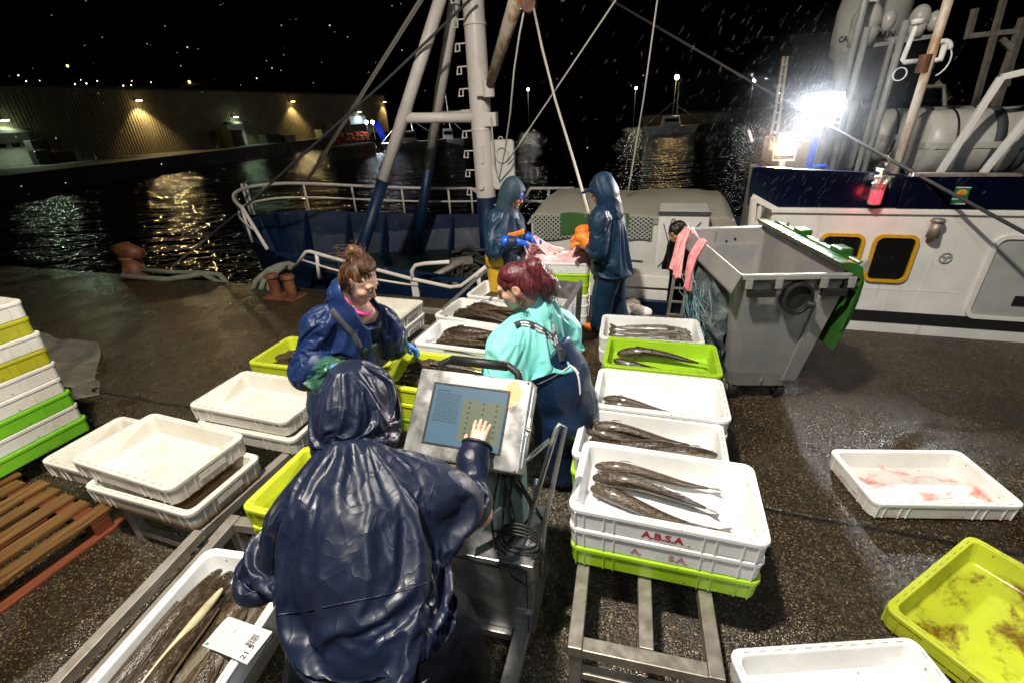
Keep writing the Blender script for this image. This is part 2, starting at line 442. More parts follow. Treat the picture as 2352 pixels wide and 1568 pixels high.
def crate_mat(name, col, col2, stain=None, samt=(.56,.70), sstr=.8, rough=.38, sscale=(6,10,4), sz=.06):
    m = mat(name, col, rough, col2=col2, scale=5, lo=.42, hi=.78, bump=.12, bscale=90, bdist=.003, rand=.08, rvar=.12)
    N, L, b = nodes_of(m)
    b.inputs['Subsurface Weight'].default_value = 0
    src = b.inputs['Base Color'].links[0].from_socket
    v = mapped(N, L)
    # scratches / grime lines that sit in the plastic
    g = noise_fac(N, L, mapped(N, L, (4,22,4)), 6, .62, .80, 6, .7)
    src = mixc(N, L, math_(N, L, 'MULTIPLY', g, .5), src, (.32,.27,.19))
    vs_ = N.new('ShaderNodeTexVoronoi'); vs_.inputs['Scale'].default_value = 26; L.new(v, vs_.inputs['Vector'])
    sc_ = N.new('ShaderNodeSeparateColor'); L.new(vs_.outputs['Color'], sc_.inputs['Color'])
    spk = math_(N, L, 'MULTIPLY', math_(N, L, 'GREATER_THAN', sc_.outputs[0], .89), math_(N, L, 'LESS_THAN', vs_.outputs['Distance'], .16))
    src = mixc(N, L, math_(N, L, 'MULTIPLY', spk, .75), src, (.10,.07,.045))
    scr_ = noise_fac(N, L, mapped(N, L, (30,2,4), (0,0,.5)), 3, .66, .72, 3, .6)
    src = mixc(N, L, math_(N, L, 'MULTIPLY', scr_, .30), src, (.45,.42,.37))
    if stain:
        s = noise_fac(N, L, mapped(N, L, sscale), 1, samt[0], samt[1], 8, .68, .25)
        sx = N.new('ShaderNodeSeparateXYZ'); L.new(v, sx.inputs[0])
        low = N.new('ShaderNodeMapRange'); low.inputs['From Min'].default_value = sz; low.inputs['From Max'].default_value = sz-.03; L.new(sx.outputs[2], low.inputs['Value'])
        f = math_(N, L, 'MULTIPLY', math_(N, L, 'MULTIPLY', s, low.outputs['Result']), sstr)
        src = mixc(N, L, f, src, stain)
    L.new(src, b.inputs['Base Color'])
    return m
def fish_mat():
    m = mat('wet_fish_skin', (.05,.035,.022), .26, coat=.6, spec=.6); N, L, b = nodes_of(m)
    v = mapped(N, L, (1,1,1))
    n1 = noise_fac(N, L, mapped(N, L, (5,16,16)), 4, .36, .66, 7, .65)
    c = mixc(N, L, n1, (.020,.012,.007), (.090,.058,.034))
    n2 = noise_fac(N, L, mapped(N, L, (3,20,20)), 9, .56, .7, 4)
    c = mixc(N, L, math_(N, L, 'MULTIPLY', n2, .7), c, (.19,.14,.095))
    sx = N.new('ShaderNodeSeparateXYZ'); L.new(v, sx.inputs[0])
    bel = N.new('ShaderNodeMapRange'); bel.inputs['From Min'].default_value = -.012; bel.inputs['From Max'].default_value = -.045; L.new(sx.outputs[2], bel.inputs['Value'])
    c = mixc(N, L, bel.outputs['Result'], c, (.46,.40,.28))
    oi = N.new('ShaderNodeObjectInfo'); hs = N.new('ShaderNodeHueSaturation')
    mr = N.new('ShaderNodeMapRange'); mr.inputs['To Min'].default_value = .6; mr.inputs['To Max'].default_value = 1.35
    L.new(oi.outputs['Random'], mr.inputs['Value']); L.new(mr.outputs['Result'], hs.inputs['Value']); L.new(c, hs.inputs['Color'])
    L.new(hs.outputs['Color'], b.inputs['Base Color'])
    n3 = N.new('ShaderNodeTexNoise'); n3.inputs['Scale'].default_value = 55; n3.inputs['Detail'].default_value = 4; L.new(mapped(N, L, (.5,1.6,1.6)), n3.inputs['Vector'])
    bp = N.new('ShaderNodeBump'); bp.inputs['Strength'].default_value = .8; bp.inputs['Distance'].default_value = .008
    L.new(n3.outputs['Fac'], bp.inputs['Height']); L.new(bp.outputs['Normal'], b.inputs['Normal'])
    return m
def rain_cloth(name, col, col2, rough=.3, bump=.22, bscale=22, coat=.0, drops=False, crk=-.95):
    m = mat(name, col, rough+.12, col2=col2, scale=3.2, lo=.35, hi=.7, rvar=.12, coat=coat, spec=.40); N, L, b = nodes_of(m)
    fs = []
    for rot, st, sc in (((.3,.2,.0),(1,1,.30),7.5), ((-.5,.6,.4),(1,1,.35),11), ((.9,-.7,1.1),(1,1,.5),5)):
        n1 = N.new('ShaderNodeTexNoise'); n1.inputs['Scale'].default_value = sc; n1.inputs['Detail'].default_value = 1.5; n1.inputs['Distortion'].default_value = .5
        L.new(mapped(N, L, st, rot), n1.inputs['Vector'])
        a_ = math_(N, L, 'ABSOLUTE', math_(N, L, 'SUBTRACT', n1.outputs['Fac'], .5)); fs.append(math_(N, L, 'POWER', math_(N, L, 'ADD', a_, .0008), .6))
    crease = math_(N, L, 'ADD', math_(N, L, 'ADD', fs[0], math_(N, L, 'MULTIPLY', fs[1], .6)), math_(N, L, 'MULTIPLY', fs[2], 1.1))
    n1 = N.new('ShaderNodeTexNoise'); n1.inputs['Scale'].default_value = bscale; n1.inputs['Detail'].default_value = 4
    L.new(mapped(N, L), n1.inputs['Vector'])
    base_h = math_(N, L, 'ADD', math_(N, L, 'MULTIPLY', crease, crk), math_(N, L, 'MULTIPLY', n1.outputs['Fac'], .10))
    vo = N.new('ShaderNodeTexVoronoi'); vo.inputs['Scale'].default_value = 150; L.new(mapped(N, L), vo.inputs['Vector'])
    dr = N.new('ShaderNodeMapRange'); dr.inputs['From Min'].default_value = .35; dr.inputs['From Max'].default_value = .1; L.new(vo.outputs['Distance'], dr.inputs['Value'])
    sp = N.new('ShaderNodeSeparateColor'); L.new(vo.outputs['Color'], sp.inputs['Color'])
    on = math_(N, L, 'GREATER_THAN', sp.outputs[0], .72)
    h = math_(N, L, 'ADD', base_h, math_(N, L, 'MULTIPLY', math_(N, L, 'MULTIPLY', dr.outputs['Result'], on), .10 if drops else 0))
    bp = N.new('ShaderNodeBump'); bp.inputs['Strength'].default_value = .45; bp.inputs['Distance'].default_value = .016
    L.new(h, bp.inputs['Height']); L.new(bp.outputs['Normal'], b.inputs['Normal'])
    return m
def skin_mat(name='skin', col=(.56,.33,.23), col2=(.66,.35,.25)):
    m = mat(name, col, .42, col2=col2, scale=14, lo=.35, hi=.65, bump=.1, bscale=220, bdist=.002)
    b = m.node_tree.nodes['Principled BSDF']; b.inputs['Subsurface Weight'].default_value = .12; b.inputs['Subsurface Radius'].default_value = (.012,.005,.003); b.inputs['Subsurface Scale'].default_value = 1
    return m
def net_mat(name, ca, cb, scale, thr=.72, rot=PI/4, alpha=False, col3=None):
    m = mat(name, ca, .6); N, L, b = nodes_of(m)
    w = []
    for s in (1, -1):
        v = mapped(N, L, (1,1,1), (0,0,s*rot), 'UV')
        wv = N.new('ShaderNodeTexWave'); wv.wave_type = 'BANDS'; wv.bands_direction = 'X'; wv.inputs['Scale'].default_value = scale; wv.inputs['Distortion'].default_value = 1.2
        wv.inputs['Detail'].default_value = 2; wv.inputs['Detail Scale'].default_value = .6
        L.new(v, wv.inputs['Vector']); w.append(math_(N, L, 'GREATER_THAN', wv.outputs['Fac'], thr))
    f = math_(N, L, 'MAXIMUM', w[0], w[1])
    if alpha:
        L.new(math_(N, L, 'MAXIMUM', f, .55), b.inputs['Alpha'])
        b.inputs['Base Color'].default_value = _lin(ca)
        L.new(mixc(N, L, f, cb, ca), b.inputs['Base Color'])
    else: L.new(mixc(N, L, f, cb, ca), b.inputs['Base Color'])
    return m
M = {}
def streaky(m):
    N, L, b = nodes_of(m); src = b.inputs['Base Color'].links[0].from_socket
    s = noise_fac(N, L, mapped(N, L, (7,7,.55)), 2.2, .60, .76, 6, .65); src = mixc(N, L, math_(N, L, 'MULTIPLY', s, .6), src, (.34,.25,.16))
    s2 = noise_fac(N, L, mapped(N, L, (16,16,1.2)), 2.0, .70, .78, 4, .6); src = mixc(N, L, math_(N, L, 'MULTIPLY', s2, .45), src, (.28,.13,.05))
    L.new(src, b.inputs['Base Color']); return m
def glow(name, c, s): return mat(name, (0,0,0), .5, emit=c, estr=s)
def init_mats():
    M['ground'] = ground_mat(); M['water'] = water_mat()
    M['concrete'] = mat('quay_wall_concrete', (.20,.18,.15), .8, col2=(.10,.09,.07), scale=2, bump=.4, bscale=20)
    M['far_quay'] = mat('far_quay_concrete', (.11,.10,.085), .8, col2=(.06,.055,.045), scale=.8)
    M['hill'] = mat('dark_hillside', (.012,.014,.012), .95, col2=(.02,.022,.018), scale=.05)
    M['clad'] = corrugated_mat(); M['roof'] = mat('dark_roof_sheet', (.05,.05,.05), .7, col2=(.08,.08,.075), scale=.5)
    M['whitepaint'] = streaky(mat('white_ship_paint', (.62,.60,.57), .38, col2=(.74,.72,.69), scale=2.2, bump=.25, bscale=9, bdist=.006, rvar=.1))
    M['mastpaint'] = mat('white_mast_paint', (.70,.64,.60), .4, col2=(.58,.50,.44), scale=3.5, lo=.5, hi=.8, bump=.2, bscale=14, bdist=.004, rvar=.1)
    M['rustpaint'] = mat('rust_streaked_paint', (.62,.55,.46), .5, col2=(.34,.15,.04), scale=5, lo=.45, hi=.62, stretch=(1,1,.35), bump=.2)
    M['bluepaint'] = mat('blue_hull_paint', (.0035,.014,.046), .46, col2=(.006,.022,.068), scale=2.0, bump=.25, bscale=7, bdist=.008, rvar=.12)
    M['navypaint'] = mat('navy_gloss_paint', (.0008,.0018,.008), .2, col2=(.0014,.0036,.016), scale=1.5, bump=.2, bscale=5, bdist=.012)
    M['greendeck'] = mat('wet_green_deck', (.003,.013,.009), .3, col2=(.005,.022,.014), scale=2.5, bump=.3, bscale=18)
    M['black'] = mat('black_rubber', (.012,.012,.012), .5, bump=.2, bscale=60)
    M['gloss_black'] = mat('dark_glass', (.006,.006,.007), .06)
    M['yellow'] = mat('yellow_window_rubber', (.62,.36,.015), .45, col2=(.5,.27,.01), scale=8)
    M['steel'] = mat('brushed_stainless', (.50,.49,.47), .38, .85, col2=(.40,.39,.38), scale=9, lo=.3, hi=.7, bump=.05, bscale=160, stretch=(1,5,1), rvar=.1)
    M['steel_wet'] = mat('wet_stainless_sheet', (.52,.51,.49), .36, .85, col2=(.27,.27,.28), scale=8, lo=.38, hi=.62, bump=.10, bscale=60, bdist=.002, rvar=.12)
    M['alu'] = mat('dull_aluminium', (.42,.39,.35), .42, .75, col2=(.27,.23,.18), scale=12, lo=.4, hi=.72, bump=.15, bscale=70, bdist=.003, rvar=.12)
    M['galv'] = mat('weathered_galvanised', (.36,.33,.29), .5, .5, col2=(.22,.18,.13), scale=9, lo=.4, hi=.7, bump=.2, bscale=50, bdist=.003)
    M['wood'] = mat('wet_pallet_wood', (.20,.090,.024), .40, col2=(.055,.024,.008), scale=3, stretch=(1.2,14,10), lo=.35, hi=.7, bump=.5, bscale=14, bdist=.006, rand=.25, rvar=.12)
    M['redwood'] = mat('red_painted_pallet_wood', (.19,.045,.018), .45, col2=(.09,.03,.012), scale=4, stretch=(1,12,8), bump=.4, bscale=14, bdist=.005, rand=.15)
    W0 = (.80,.79,.76)
    M['crate_white'] = crate_mat('white_crate_plastic', (.80,.80,.79), (.70,.69,.66))
    M['crate_cream'] = crate_mat('dirty_cream_crate_plastic', (.70,.67,.60), (.58,.53,.44), (.20,.15,.09), (.60,.72), .6)
    M['crate_brown'] = crate_mat('crate_plastic_with_brown_water', (.70,.67,.60), (.58,.53,.44), (.33,.19,.06), (.30,.42), .85)
    M['crate_blood'] = crate_mat('crate_plastic_with_blood', (.78,.76,.72), (.68,.65,.59), (.62,.10,.05), (.50,.64), .85, sscale=(4,9,4))
    M['crate_yellow'] = crate_mat('yellow_crate_plastic', (.56,.62,.028), (.44,.50,.03), (.16,.10,.02), (.62,.74), .6)
    M['crate_lime'] = crate_mat('lime_crate_plastic', (.36,.60,.020), (.28,.48,.02))
    M['crate_green'] = crate_mat('green_crate_plastic', (.17,.46,.018), (.12,.36,.02))
    M['crate_ochre'] = crate_mat('ochre_crate_plastic', (.42,.40,.012), (.32,.30,.02))
    M['crate_dirty_lime'] = crate_mat('bloodied_lime_crate_plastic', (.47,.52,.03), (.36,.40,.03), (.12,.04,.006), (.50,.62), .92, sscale=(4,6,4))
    M['slot'] = mat('grey_brown_slots', (.22,.19,.14), .7)  # grey-brown for the rim dashes and the embossed letters
    M['red_ink'] = mat('red_printed_ink', (.45,.02,.03), .5); M['faded_ink'] = mat('faded_red_ink', (.50,.22,.22), .6)
    M['fish'] = fish_mat(); M['fin'] = mat('fish_fin', (.045,.032,.022), .3, col2=(.11,.08,.05), scale=20, stretch=(8,1,1), coat=.3)
    M['belly'] = mat('pale_fish_belly', (.60,.55,.36), .25, col2=(.40,.34,.20), scale=9, coat=.5, bump=.2)
    M['hake'] = mat('silver_hake_skin', (.26,.245,.22), .25, col2=(.055,.045,.037), scale=6, stretch=(1,9,9), lo=.38, hi=.6, coat=.5, bump=.3, bscale=40, bdist=.004)
    M['eye'] = mat('fish_eye', (.25,.20,.10), .1, col2=(.02,.02,.02), scale=2); M['pupil'] = mat('fish_pupil', (.005,.005,.005), .08)
    M['meat'] = mat('raw_pink_flesh', (.55,.24,.22), .3, col2=(.70,.45,.42), scale=20)
    M['paper'] = mat('white_label_paper', (.78,.76,.74), .6, col2=(.68,.65,.63), scale=10); M['ink'] = mat('black_ink', (.03,.03,.035), .6); M['grey_ink'] = mat('grey_ink', (.30,.29,.29), .7)
    M['green_ink'] = mat('green_ink', (.02,.25,.16), .6)
    M['navycloth'] = rain_cloth('navy_wet_rainwear', (.0055,.0088,.023), (.0095,.0145,.036), .30)
    M['darktrouser'] = rain_cloth('black_wet_trousers', (.002,.0025,.004), (.005,.006,.009), .40); M['darktrouser'].node_tree.nodes['Principled BSDF'].inputs['Specular IOR Level'].default_value = .05
    M['bluecloth'] = rain_cloth('blue_wet_rainwear', (.005,.015,.065), (.010,.028,.11), .34)
    M['petrol'] = rain_cloth('petrol_blue_rainwear', (.006,.022,.050), (.010,.034,.074), .34)
    M['greycloth'] = rain_cloth('slate_rain_hood', (.018,.036,.052), (.026,.05,.07), .5)
    M['teal'] = rain_cloth('turquoise_rain_jacket', (.14,.55,.50), (.26,.66,.60), .45, .2)
    M['navybib'] = rain_cloth('navy_bib_trousers', (.005,.018,.050), (.009,.028,.075), .3)
    M['greenbib'] = rain_cloth('dark_green_apron', (.012,.022,.016), (.018,.035,.024), .3)
    M['greensleeve'] = rain_cloth('green_rubber_sleeve', (.020,.075,.045), (.035,.11,.07), .28)
    M['skin'] = skin_mat(); M['skin2'] = skin_mat('pale_skin', (.60,.36,.27), (.68,.39,.30)); M['skin3'] = skin_mat('tanned_skin', (.36,.17,.09), (.45,.22,.12))
    M['lips'] = mat('lips', (.42,.14,.12), .4); M['brow'] = mat('eyebrow', (.10,.055,.03), .7); M['eyewhite'] = mat('eye_white', (.7,.68,.65), .15)
    M['hair_brown'] = mat('chestnut_hair', (.060,.026,.012), .36, col2=(.20,.098,.042), scale=9, lo=.42, hi=.72, stretch=(6,6,1), bump=.6, bscale=50, bdist=.004, spec=.5)
    M['hair_red'] = mat('dark_red_hair', (.065,.012,.016), .3, col2=(.22,.045,.055), scale=9, lo=.45, hi=.75, stretch=(6,6,1), bump=.5, bscale=50, bdist=.004)
    M['hair_black'] = mat('black_hair', (.010,.008,.007), .4, bump=.5, bscale=50)
    M['glove_blue'] = rain_cloth('light_blue_nitrile', (.06,.22,.62), (.10,.30,.72), .32, .3, 60, .2, False)
    M['glove_royal'] = rain_cloth('royal_blue_rubber', (.006,.07,.50), (.010,.11,.62), .25, .3, 60, .3, False)
    M['glove_cyan'] = rain_cloth('bright_blue_rubber', (.01,.22,.60), (.02,.32,.68), .3, .3, 40, .3, False)
    M['orange'] = rain_cloth('orange_rubber', (.75,.17,.015), (.85,.27,.04), .3, .4, 40, .3, False)
    M['pinkcollar'] = mat('pink_fleece', (.70,.04,.30), .8, col2=(.8,.10,.40), scale=40)
    M['strap'] = mat('grey_elastic_strap', (.035,.042,.05), .7, bump=.3, bscale=200); M['strapwhite'] = mat('white_strap_lettering', (.62,.64,.66), .7)
    M['cord'] = mat('white_cord', (.75,.74,.72), .6)
    M['yellowbib'] = mat('ochre_oilskin', (.60,.36,.02), .35, bump=.3, bscale=30)
    M['binbody'] = mat('grey_bin_plastic', (.20,.20,.20), .42, col2=(.30,.28,.24), scale=3, lo=.4, hi=.75, bump=.15, bscale=40, bdist=.004, rvar=.12)
    M['binlid'] = mat('green_bin_plastic', (.020,.075,.014), .26, col2=(.032,.115,.022), scale=3, bump=.1, bscale=30, rvar=.1)
    M['sack'] = mat('crumpled_translucent_sack', (.16,.18,.185), .25, col2=(.05,.065,.075), scale=7, lo=.35, hi=.6, bump=.9, bscale=16, bdist=.03)
    M['pinknet'] = mat('pink_fishing_net', (.78,.36,.38), .55, col2=(.86,.62,.60), scale=7, stretch=(1,1,1), bump=.8, bscale=45, bdist=.01)
    M['pinknet2'] = mat('salmon_pink_net', (.80,.22,.24), .55, col2=(.88,.42,.42), scale=14, bump=.8, bscale=60, bdist=.008)
    M['rope'] = mat('grey_mooring_rope', (.20,.20,.16), .8, col2=(.12,.13,.09), scale=20, bump=.8, bscale=90, bdist=.01)
    M['rope_pale'] = mat('pale_rigging_rope', (.50,.46,.40), .7, bump=.4, bscale=120); M['rope_dark'] = mat('dark_rigging_wire', (.05,.05,.05), .6)
    M['rust'] = mat('rusty_iron', (.17,.06,.025), .55, col2=(.07,.025,.012), scale=7, lo=.4, hi=.65, bump=.5, bscale=26, bdist=.008)
    M['kioskgreen'] = mat('grey_green_column_paint', (.13,.22,.19), .4, col2=(.10,.17,.15), scale=5)
    M['screen'] = glow('blue_touch_screen', (.16,.36,.52), .50); M['screen_pad'] = glow('olive_screen_panel', (.31,.34,.19), .55); M['screen_ink'] = mat('screen_dark_marks', (.02,.04,.05), .4)
    M['tarp'] = mat('grey_plastic_sheet', (.10,.095,.08), .3, col2=(.17,.155,.12), scale=4, bump=.8, bscale=9, bdist=.03)
    M['tape_orange'] = mat('worn_orange_sticker', (.80,.36,.16), .55, col2=(.55,.45,.38), scale=18, lo=.55, hi=.62)
    M['foam'] = mat('dirty_white_sticker', (.72,.71,.68), .5, col2=(.5,.49,.47), scale=8)
    M['upperpaint'] = mat('grey_white_upper_paint', (.30,.30,.30), .4, col2=(.22,.22,.21), scale=4)
    M['raft'] = mat('white_fibreglass', (.46,.45,.42), .35, col2=(.33,.32,.29), scale=3, rvar=.1)
    M['greenpaint'] = mat('sign_green', (.01,.12,.06), .4)
    M['water_drop'] = mat('rain_water', (.85,.88,.92), .08, trans=.0, spec=.8)
    M['ice'] = mat('crushed_ice', (.75,.78,.80), .3, col2=(.55,.58,.60), scale=20, bump=.8, bscale=40, bdist=.02)
    M['brightblue'] = mat('bright_blue_tarp', (.01,.05,.75), .5, col2=(.01,.03,.45), scale=2, bump=.5, bscale=3)
    M['floatorange'] = mat('orange_net_floats', (.65,.12,.03), .6, col2=(.3,.05,.02), scale=3)
    M['cardboard'] = mat('yellow_packing', (.42,.36,.12), .8, col2=(.25,.22,.08), scale=3); M['pale'] = mat('pale_packing', (.40,.40,.36), .8, col2=(.2,.2,.2), scale=2)
init_mats()
# ------------------------------------------------------------------ the setting
QE = 5.45                                              # quay edge, metres from the camera foot
ZW = -1.4                                              # water level
mb = MB()
def gp(u, v, z=0): return tuple(Q(u, v, z))
mb.add([gp(-70,-40), gp(70,-40), gp(70,QE), gp(-70,QE)], [(0,1,2,3)])
tag(mb.build('quay_ground', M['ground']), kind='structure')
mb = MB()
mb.hexa([gp(-70,QE-.6,-4), gp(70,QE-.6,-4), gp(70,QE-.004,-4), gp(-70,QE-.004,-4), gp(-70,QE-.6,-.006), gp(70,QE-.6,-.006), gp(70,QE-.004,-.006), gp(-70,QE-.004,-.006)])
tag(mb.build('quay_wall', M['concrete']), kind='structure')
mb = MB(); mb.add([(-900,-200,ZW), (900,-200,ZW), (900,1500,ZW), (-900,1500,ZW)], [(0,1,2,3)])
tag(mb.build('harbour_water', M['water']), kind='structure')
# the far quay with its warehouse
e0 = at_z(0, 405, 0); e1 = at_z(700, 323, 0); ed = (e1-e0)/np.linalg.norm(e1-e0); en = np.array([-ed[1], ed[0], 0])
if en@e0 < 0: en = -en
A0 = e0-ed*60; A1 = e0+ed*np.linalg.norm(e1-e0)*1.65
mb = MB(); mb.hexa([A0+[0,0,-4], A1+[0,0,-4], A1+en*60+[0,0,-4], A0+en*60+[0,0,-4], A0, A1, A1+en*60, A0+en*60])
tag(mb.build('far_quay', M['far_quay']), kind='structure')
mb = MB()
hp = [(-700,330),(-520,360),(-380,380),(-230,390),(-90,380),(60,372),(240,330),(420,260),(520,160)]
for i in range(len(hp)-1):
    (x0,y0),(x1,y1) = hp[i], hp[i+1]
    mb.add([(x0*.52,y0*.52,-2),(x1*.52,y1*.52,-2),(x1*.62,y1*.62,6),(x0*.62,y0*.62,6),(x1*1.2,y1*1.2,46),(x0*1.2,y0*1.2,46)], [(0,1,2,3),(3,2,4,5)])
tag(mb.build('hills', M['hill']), kind='structure')
# warehouse
ZL = 5.2
l1 = at_z(310,233,ZL); l2 = at_z(877,236,ZL); wd = (l2-l1)/np.linalg.norm(l2-l1); wd[2] = 0; wn = np.array([wd[1], -wd[0], 0])
if wn@(-l1) < 0: wn = -wn                              # towards us
def WP(t, z, out=0): return l1*[1,1,0]+wd*t+wn*out+np.array([0,0,z])
WL = np.linalg.norm(l2-l1)
def wt(px, py, z):                                     # along-wall coordinate of a pixel at height z
    p = at_z(px, py, z) if abs(z-HC) > .3 else None
    return (p-l1)@wd
def wt2(px):                                           # intersect the pixel column with the wall plane
    d = ray(px, 300); k = ((l1-CO)*[1,1,0])@wn/(d@wn); return ((CO+d*k)-l1)@wd
WH = thing('warehouse', 'long low warehouse clad in corrugated sheet across the dark water', 'warehouse', tuple(WP(0,0)))
mb = MB(); t = -62.0; step = .30
vs = []; T0, T1 = -62.0, WL+1.2
n = int((T1-T0)/step)
prof = []
for i in range(n):
    a = T0+i*step
    prof += [(a, 0), (a+step*.45, 0), (a+step*.55, .07), (a+step*.95, .07)]
for (a, o) in prof: vs += [WP(a, 0, o-.1), WP(a, 6.3, o-.1)]
mb.add(vs, [(2*i, 2*i+2, 2*i+3, 2*i+1) for i in range(len(prof)-1)])
mb.add([WP(T1-.05,0,-.05), WP(T1-.05,0,-30), WP(T1-.05,6.3,-30), WP(T1-.05,6.3,-.05)], [(0,1,2,3)])
mb.build('wall', M['clad'], WH, world=True)
mb = MB(); mb.hexa([WP(T0,6.3,.35), WP(T1+.3,6.3,.35), WP(T1+.3,7.6,-16), WP(T0,7.6,-16), WP(T0,6.5,.35), WP(T1+.3,6.5,.35), WP(T1+.3,7.8,-16), WP(T0,7.8,-16)])
mb.build('roof', M['roof'], WH, world=True)
tD = wt2(542); tD0 = wt2(2)
for tt, w, h in ((tD, 2.6, 2.5), (tD0, 3.4, 2.6)):
    mb = MB(); mb.box(WP(tt, h/2+.02, .03), (w, .12, h), math.atan2(wd[1], wd[0])); d = mb.build('door', M['whitepaint'], WH, world=True)
    mb = MB(); mb.box(WP(tt, h+.2, .25), (w+.5, .6, .3), math.atan2(wd[1], wd[0])); mb.build('canopy', M['roof'], WH, world=True)
    for s in (-.5, .5):
        mb = MB(); mb.box(WP(tt+s, 1.65, .10), (.55, .03, .3), math.atan2(wd[1], wd[0])); o = mb.build('window', M['gloss_black'], d, world=True)
# the lit opening near the far end
to = wt2(826)
mb = MB(); mb.box(WP(to, 1.7, .04), (4.5, .1, 2.6), math.atan2(wd[1], wd[0])); mb.build('window', mat('lit_window', (.3,.4,.45), .4, emit=(.45,.62,.7), estr=.35), WH, world=True)
def wall_lamp(tt, z, warm, power, out=.75, spot=1.75):
    mb = MB(); mb.box(WP(tt, z+.10, out*.5), (.3, out+.1, .1), math.atan2(wd[1], wd[0])); h = mb.build('wall_lamp', M['galv'], WH, world=True)
    mb = MB(); mb.box(WP(tt, z+.02, out-.1), (.42, .34, .07), math.atan2(wd[1], wd[0])); mb.build('lamp_lens', glow('lamp_lens', warm, 22), h, world=True)
    ld = bpy.data.lights.new('wall_lamp_light', 'SPOT'); ld.energy = power; ld.color = warm; ld.spot_size = spot; ld.spot_blend = .6; ld.shadow_soft_size = .15
    o = bpy.data.objects.new('wall_lamp_light', ld); COL.objects.link(o); o.location = tuple(WP(tt, z-.1, out)); o.rotation_euler = Vector((-wn*.12-np.array([0,0,1]))).to_track_quat('-Z', 'Y').to_euler()
    ld = bpy.data.lights.new('wall_lamp_light', 'SPOT'); ld.energy = power*REFL*(1 if warm[0] > warm[1] and warm[2] < .5 else .30); ld.color = warm; ld.spot_size = 2.2; ld.spot_blend = .5; ld.shadow_soft_size = .2
    o = bpy.data.objects.new('wall_lamp_light', ld); COL.objects.link(o); o.location = tuple(WP(tt, z-.05, out+.35)); o.rotation_euler = Vector((wn-np.array([0,0,.28]))).to_track_quat('-Z', 'Y').to_euler()
warm = (1, .74, .33); cool = (.72, .95, .62)
WALLP = 900; REFL = 1.35
wall_lamp(0, ZL, warm, WALLP*1.2); wall_lamp(wt2(680), ZL, warm, WALLP); wall_lamp(WL, ZL, warm, WALLP*.9)
wall_lamp(tD, 3.35, cool, 420, spot=2.3); wall_lamp(tD0+.3, 3.6, cool, 600, spot=2.3); wall_lamp(to, 3.6, (.9,.98,.75), 600, spot=2.2)
# goods on the far quay
def far_box(name, label, cat, px, off, w, d, h, m, z=0.0, parts=3):
    tt = wt2(px); c = WP(tt, 0, off); rz = math.atan2(wd[1], wd[0])
    r = thing(name, label, cat, tuple(c), rz)
    k = parts
    for i in range(k):
        mb = MB(); mb.box((0, 0, h*(i+.5)/k), (w*(1-.03*(i % 2)), d, h/k*.93)); mb.build('packed_layer', m, r, bevel=.02)
    mb = MB()
    for s in (-.4, 0, .4): mb.box((s*w, 0, .02), (.1, d, .05))
    mb.box((0, d*.3, .05), (w*.95, .1, .03))
    mb.build('pallet', M['wood'], r)
    return r
far_box('crate_pile', 'yellow pile of packed crates beside the white warehouse door', 'pile', 499, 1.0, 1.5, 1.0, 2.0, M['cardboard'], parts=7)
far_box('crate_pile', 'dark pile of crates between the yellow pile and the white door', 'pile', 521, 1.1, 1.6, 1.0, 1.9, M['roof'], parts=6)
far_box('skip', 'long dark container along the warehouse wall right of the white door', 'container', 600, 1.2, 2.6, 1.4, 1.1, M['roof'])
far_box('crate_pile', 'low pale pile of boxes along the warehouse wall', 'pile', 640, 1.2, 2.2, 1.2, .9, M['pale'])
far_box('crate_pile', 'pale stacked packing by the far quay, left of the bright yellow stack', 'pile', 722, 1.8, 2.6, 1.4, 1.3, M['pale'])
far_box('crate_pile', 'bright yellow stack of boxes near the far end of the warehouse', 'pile', 744, 2.0, 1.8, 1.4, 2.1, M['cardboard'], parts=8)
far_box('container', 'grey container behind the orange floats on the far quay', 'container', 790, 1.8, 7.0, 1.8, 1.8, M['pale'], parts=1)
far_box('forklift_load', 'dark stack of blue drums at the left end of the far quay', 'pile', 50, 1.2, 1.3, 1.0, 2.0, M['roof'], parts=4)
far_box('crate_pile', 'brown crates beside the dark stack at the left end of the far quay', 'pile', 88, 1.6, 1.8, 1.0, .9, M['redwood'], parts=3)
far_box('crate_pile', 'pale blue wrapped pallet at the far left corner of the far quay', 'pile', 28, 2.2, 1.0, 1.0, 1.2, M['sack'], parts=4)
# heap of orange floats, blue tarp and lamps beside the far moored boats
fb = at_z(820, 325, 0)
mb = MB()
for i in range(90):
    p = fb+ed*random.uniform(-4.5,5.5)+en*random.uniform(-.2,1.6); mb.sphere(p+[0,0,random.uniform(.1,.9)], .2, 8, 5)
tag(mb.build('net_floats', M['floatorange'], smooth=True, origin=fb), 'heap of orange floats at the edge of the far quay', 'floats', kind='stuff')
tb = at_z(885, 318, 0)
mb = MB(); mb.grid(lambda a, b: tb+ed*(a-.5)*2.6+np.array([0,0,-.3+2.6*b*(1-.25*abs(a-.5))])+en*(.9*b+.2*math.sin(a*9)), 14, 10)
tag(mb.build('blue_tarpaulin', M['brightblue'], smooth=True, origin=tb, solid=.05), 'bright blue tarpaulin hanging beside the orange floats', 'tarpaulin')
def point(name, loc, e, c, r=.1):
    ld = bpy.data.lights.new(name, 'POINT'); ld.energy = e; ld.color = c; ld.shadow_soft_size = r
    o = bpy.data.objects.new(name, ld); COL.objects.link(o); o.location = tuple(loc); return o
